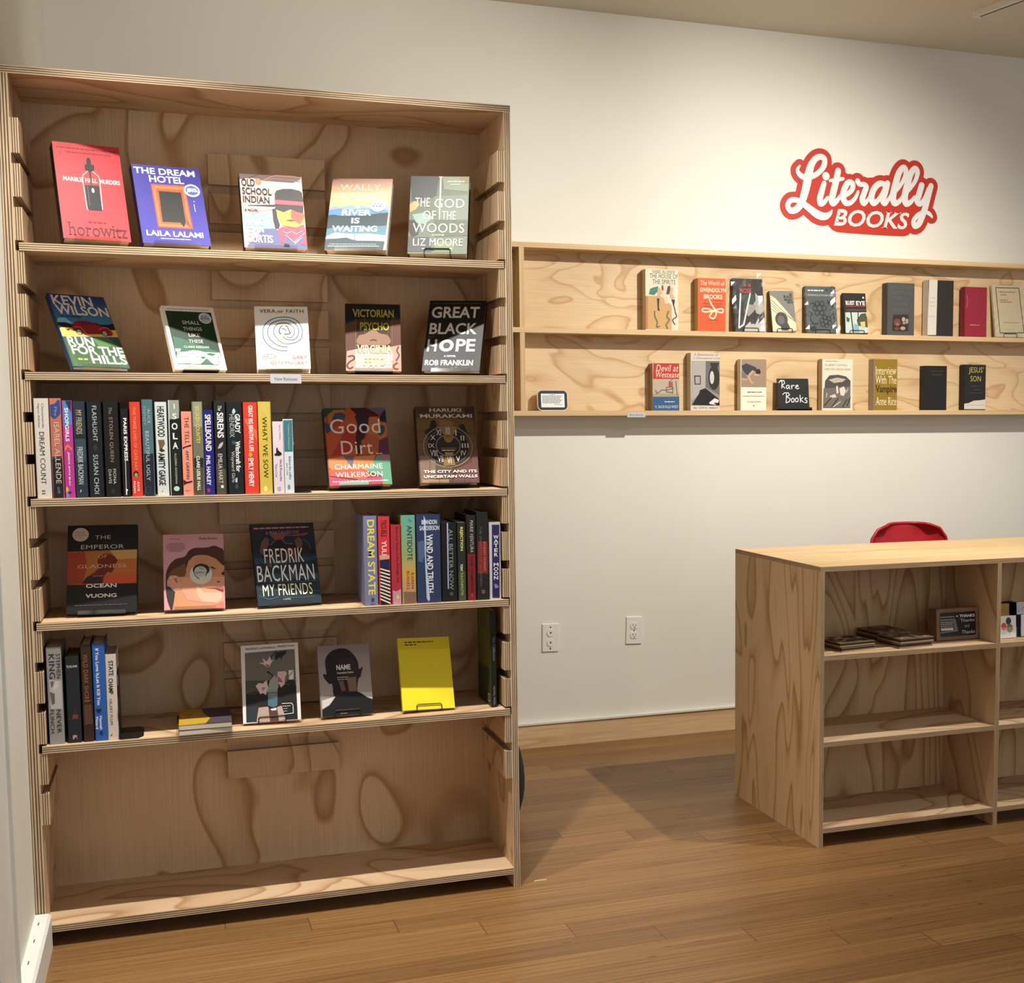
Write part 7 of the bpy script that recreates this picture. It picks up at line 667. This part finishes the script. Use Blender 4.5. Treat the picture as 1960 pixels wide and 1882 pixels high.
# ------------------------------------------------ chair behind the counter
c=tag(empty('shell_chair',(3.155,.93,0)),'red moulded shell chair behind the counter, only its back showing','chair')
def shell(q):
    prof=[(-.20,.445,.19),(-.205,.452,.215),(-.12,.435,.235),(0,.428,.24),(.10,.437,.235),(.17,.475,.225),(.205,.55,.215),(.225,.65,.20),(.24,.75,.19),(.25,.82,.172),(.253,.855,.145),(.2545,.872,.10)]
    n=14
    G=[]
    for y,z,hw in prof:
        row=[]
        for i in range(n+1):
            u=-1+2*i/n;x=u*hw;row.append((x,y-abs(u)**3*.05*(1 if z>.5 else 0),z+(abs(u)**3*.05 if z<.5 else -abs(u)**4*.004)))
        G.append(row)
    for off,rev in ((0,0),(.008,1)):
        for a in range(len(G)-1):
            for i in range(n):
                pp=[G[a][i],G[a][i+1],G[a+1][i+1],G[a+1][i]];pp=[(x,y+off*(1 if z>.5 else 0),z-off*(1 if z<.5 else 0)) for x,y,z in pp]
                q.face(pp[::-1] if rev else pp,M_red)
    rim=[G[a][0] for a in range(len(G))]+G[-1][1:]+[G[a][n] for a in range(len(G)-2,-1,-1)]+G[0][::-1][1:-1]
    q.tube(rim,.006,M_red,8,closed=True)
q=MB();shell(q);q.build('seat_shell',c,True)
for sx in (-1,1):
    for y0,y1 in ((-.12,-.22),(.12,.2)):
        q=MB();q.tube([(sx*.12,y0,.43),(sx*.2,y1,.004)],.009,M_chrome,10);q.build('leg',c,True)
# ------------------------------------------------ black rounded bag behind the bookcase
q=MB();n,mm=20,12;pts=[]
def bagp(i,j):
    a=2*math.pi*i/n;t=j/mm;z=.0+.43*t;r=math.sin(math.pi*min(1,.16+.84*t)**.8)**.55 if t<1 else 0
    return (.165*r*math.cos(a),.13*r*math.sin(a),z)
for i in range(n):
    for j in range(mm): q.face([bagp(i,j),bagp(i+1,j),bagp(i+1,j+1),bagp(i,j+1)],M_bag)
q.face([bagp(i,0) for i in range(n)][::-1],M_bag)
bg_=q.build('bag',None,True,loc=(1.232,.62,0));tag(bg_,'black rounded bag on the floor peeking out from behind the tall bookcase','bag')

# ------------------------------------------------ things on the counter shelf
Z1=.5872
def tile(x,y,z,rz,w,d,h,lab,grp,seed,rim):
    o=tag(empty('kraft_box',(x,y,z),(0,0,rz)),lab,'box',grp);dk=srgb('#3a2c22');lt=srgb('#9a8468');tp=srgb('#6e5947')
    q=MB();q.box((-w/2,-d/2,0),(w/2,d/2,h*.3),M_print,lt);q.box((-w/2+.003,-d/2+.003,h*.3),(w/2-.003,d/2-.003,h*.78),M_print,dk);q.build('tray',o)
    q=MB();q.box((-w/2,-d/2,h*.78),(w/2,d/2,h),M_print,tp);rr=random.Random(seed)
    for i in range(5):
        for j in range(5):
            if rr.random()<.75:
                x0=-w/2+.008+i*(w-.016)/5;y0=-d/2+.008+j*(d-.016)/5;ww=(w-.016)/5*rr.uniform(.5,.9);dd=(d-.016)/5*rr.uniform(.4,.9)
                q.box((x0,y0,h),(x0+ww,y0+dd,h+(.0016 if rim else .0006)),M_print,lt if rr.random()<.5 else dk)
    q.build('lid',o)
g='dark patterned flat boxes on the counter shelf'
tile(2.296,.098,Z1,.16,.132,.115,.0125,'dark patterned flat box at the bottom of the left stack',g,1,1)
tile(2.293,.1,Z1+.0145,.13,.130,.115,.0125,'dark patterned flat box on top of the left stack beside the counter end',g,2,1)
tile(2.492,.085,Z1,.12,.128,.115,.0145,'brown patterned flat box at the bottom of the front middle stack',g,3,0)
tile(2.494,.083,Z1+.0155,.1,.128,.118,.0145,'brown patterned flat box on top of the front middle stack',g,4,0)
tile(2.488,.215,Z1,.1,.115,.125,.0145,'brown patterned flat box at the bottom of the rear middle stack',g,5,0)
tile(2.49,.213,Z1+.0155,.12,.115,.125,.0145,'brown patterned flat box on top of the rear middle stack',g,6,0)
# kraft gift box with black sleeve
o=tag(empty('gift_box',(2.69,.085,Z1+.0031),(-.06,0,.0)),'kraft gift box with black typewriter sleeve reading Thanks','box')
q=MB();q.box((-.08,.004,0),(.08,.046,.1),M_kraft);q.prism([(-.08,0),(.08,0),(.08,.1),(-.08,.1)],0,.004,M_kraft);q.build('box',o)
q=MB();q.prism(rrect(-.067,.012,.065,.088,.005,3),-.0012,-.0001,M_gloss,srgb('#1a1a1c'));s_=Print(q,M_gloss,-.067,.012,.132,.076,-.0012)
s_.draw([('P','#6d6863',[.0,.74,.42,.74,.5,.2,0,.14]),('P','#2a2829',[.0,.66,.36,.66,.4,.26,.0,.2])]+[('Z','#b5aea4',.01,.36,.6-.08*k,.05,k+2) for k in range(4)]+[('R','#d0c8bc',.02,.26,.36,.33),('R','#8b857e',.0,.8,.4,.84),('P','#e2ddd6',[.44,.83,.49,.87,.49,.79])])
for t_,st,u0,u1,v0,v1,cc in (('THANKS','bs',.54,.97,.77,.89,'#e8e4de'),('Thanks','b',.56,.97,.58,.7,'#a9a39b'),('and','i',.68,.82,.34,.48,'#a9a39b'),('Thanks','i',.6,.97,.08,.22,'#c9c4bc')):
    s_.y-=.00006;s_.text(t_,st,-.067+u0*.132,-.067+u1*.132,.012+v0*.076,.012+v1*.076,srgb(cc))
q.build('sleeve',o)
# greeting cards
def card(x,y,w,h,d,front,top,lab,art=(),name='card_pack',z=Z1):
    o=tag(empty(name,(x,y,z+d*.05+.0004),(-.05,0,0)),lab,'greeting cards','packs of greeting cards on the counter shelf')
    q=MB();q.box((-w/2,0,0),(w/2,.001,h),M_print,srgb(front));s_=Print(q,M_print,-w/2,0,w,h);s_.draw(list(art));q.build('card',o)
    q=MB();q.box((-w/2+.001,.001,0),(w/2-.001,d,h-.002),M_print,srgb(top));q.build('envelopes',o)
    q=MB();q.box((-w/2-.003,-.001,-.0005+.0005),(w/2+.003,-.0007,h*.5),M_film);q.build('clear_tray',o)
card(2.856,.056,.064,.072,.03,'#e8e4e0','#a9c6c9','white card pack with three balloons beside the counter divider',[('E','#d9493c',.27,.53,.16,.17),('E','#1f4a44',.55,.76,.155,.17),('E','#7d7038',.62,.44,.19,.19),('L','#9a9488',.012,[.27,.35,.28,.12]),('L','#9a9488',.012,[.6,.25,.59,.1]),('Z','#b5b0a8',.1,.38,.22,.03,3)])
card(2.948,.066,.066,.071,.03,'#e4dcde','#3c4468','white card pack with blue envelopes right of the balloon cards',[('Z','#6a6a80',.5,.95,.12,.05,2)])
card(2.905,.15,.05,.096,.03,'#c79a2e','#3a3068','yellow card pack with purple envelopes behind the balloon cards',[('G','#b9983e','#d0902c',.05,.1,.95,.95)])
card(2.943,.19,.06,.098,.02,'#3a2620','#3a2620','dark brown card pack behind the yellow cards')
card(3.0,.15,.08,.099,.03,'#dcdae0','#1c1416','tall white card pack with black envelopes at the right edge',[('Z','#8a8a92',.3,.8,.8,.04,5)])
# splinter on the floor
q=MB();q.prism([(0,0),(.038,.0002),(.037,.003),(.012,.0034),(.001,.002)],-.0025,.0025,M_pine);tag(q.build('wood_sliver',loc=(1.264,.0215,.0002),rot=(0,0,-.05)),'pale sliver of wood on the floor right of the bookcase foot','wood chip')
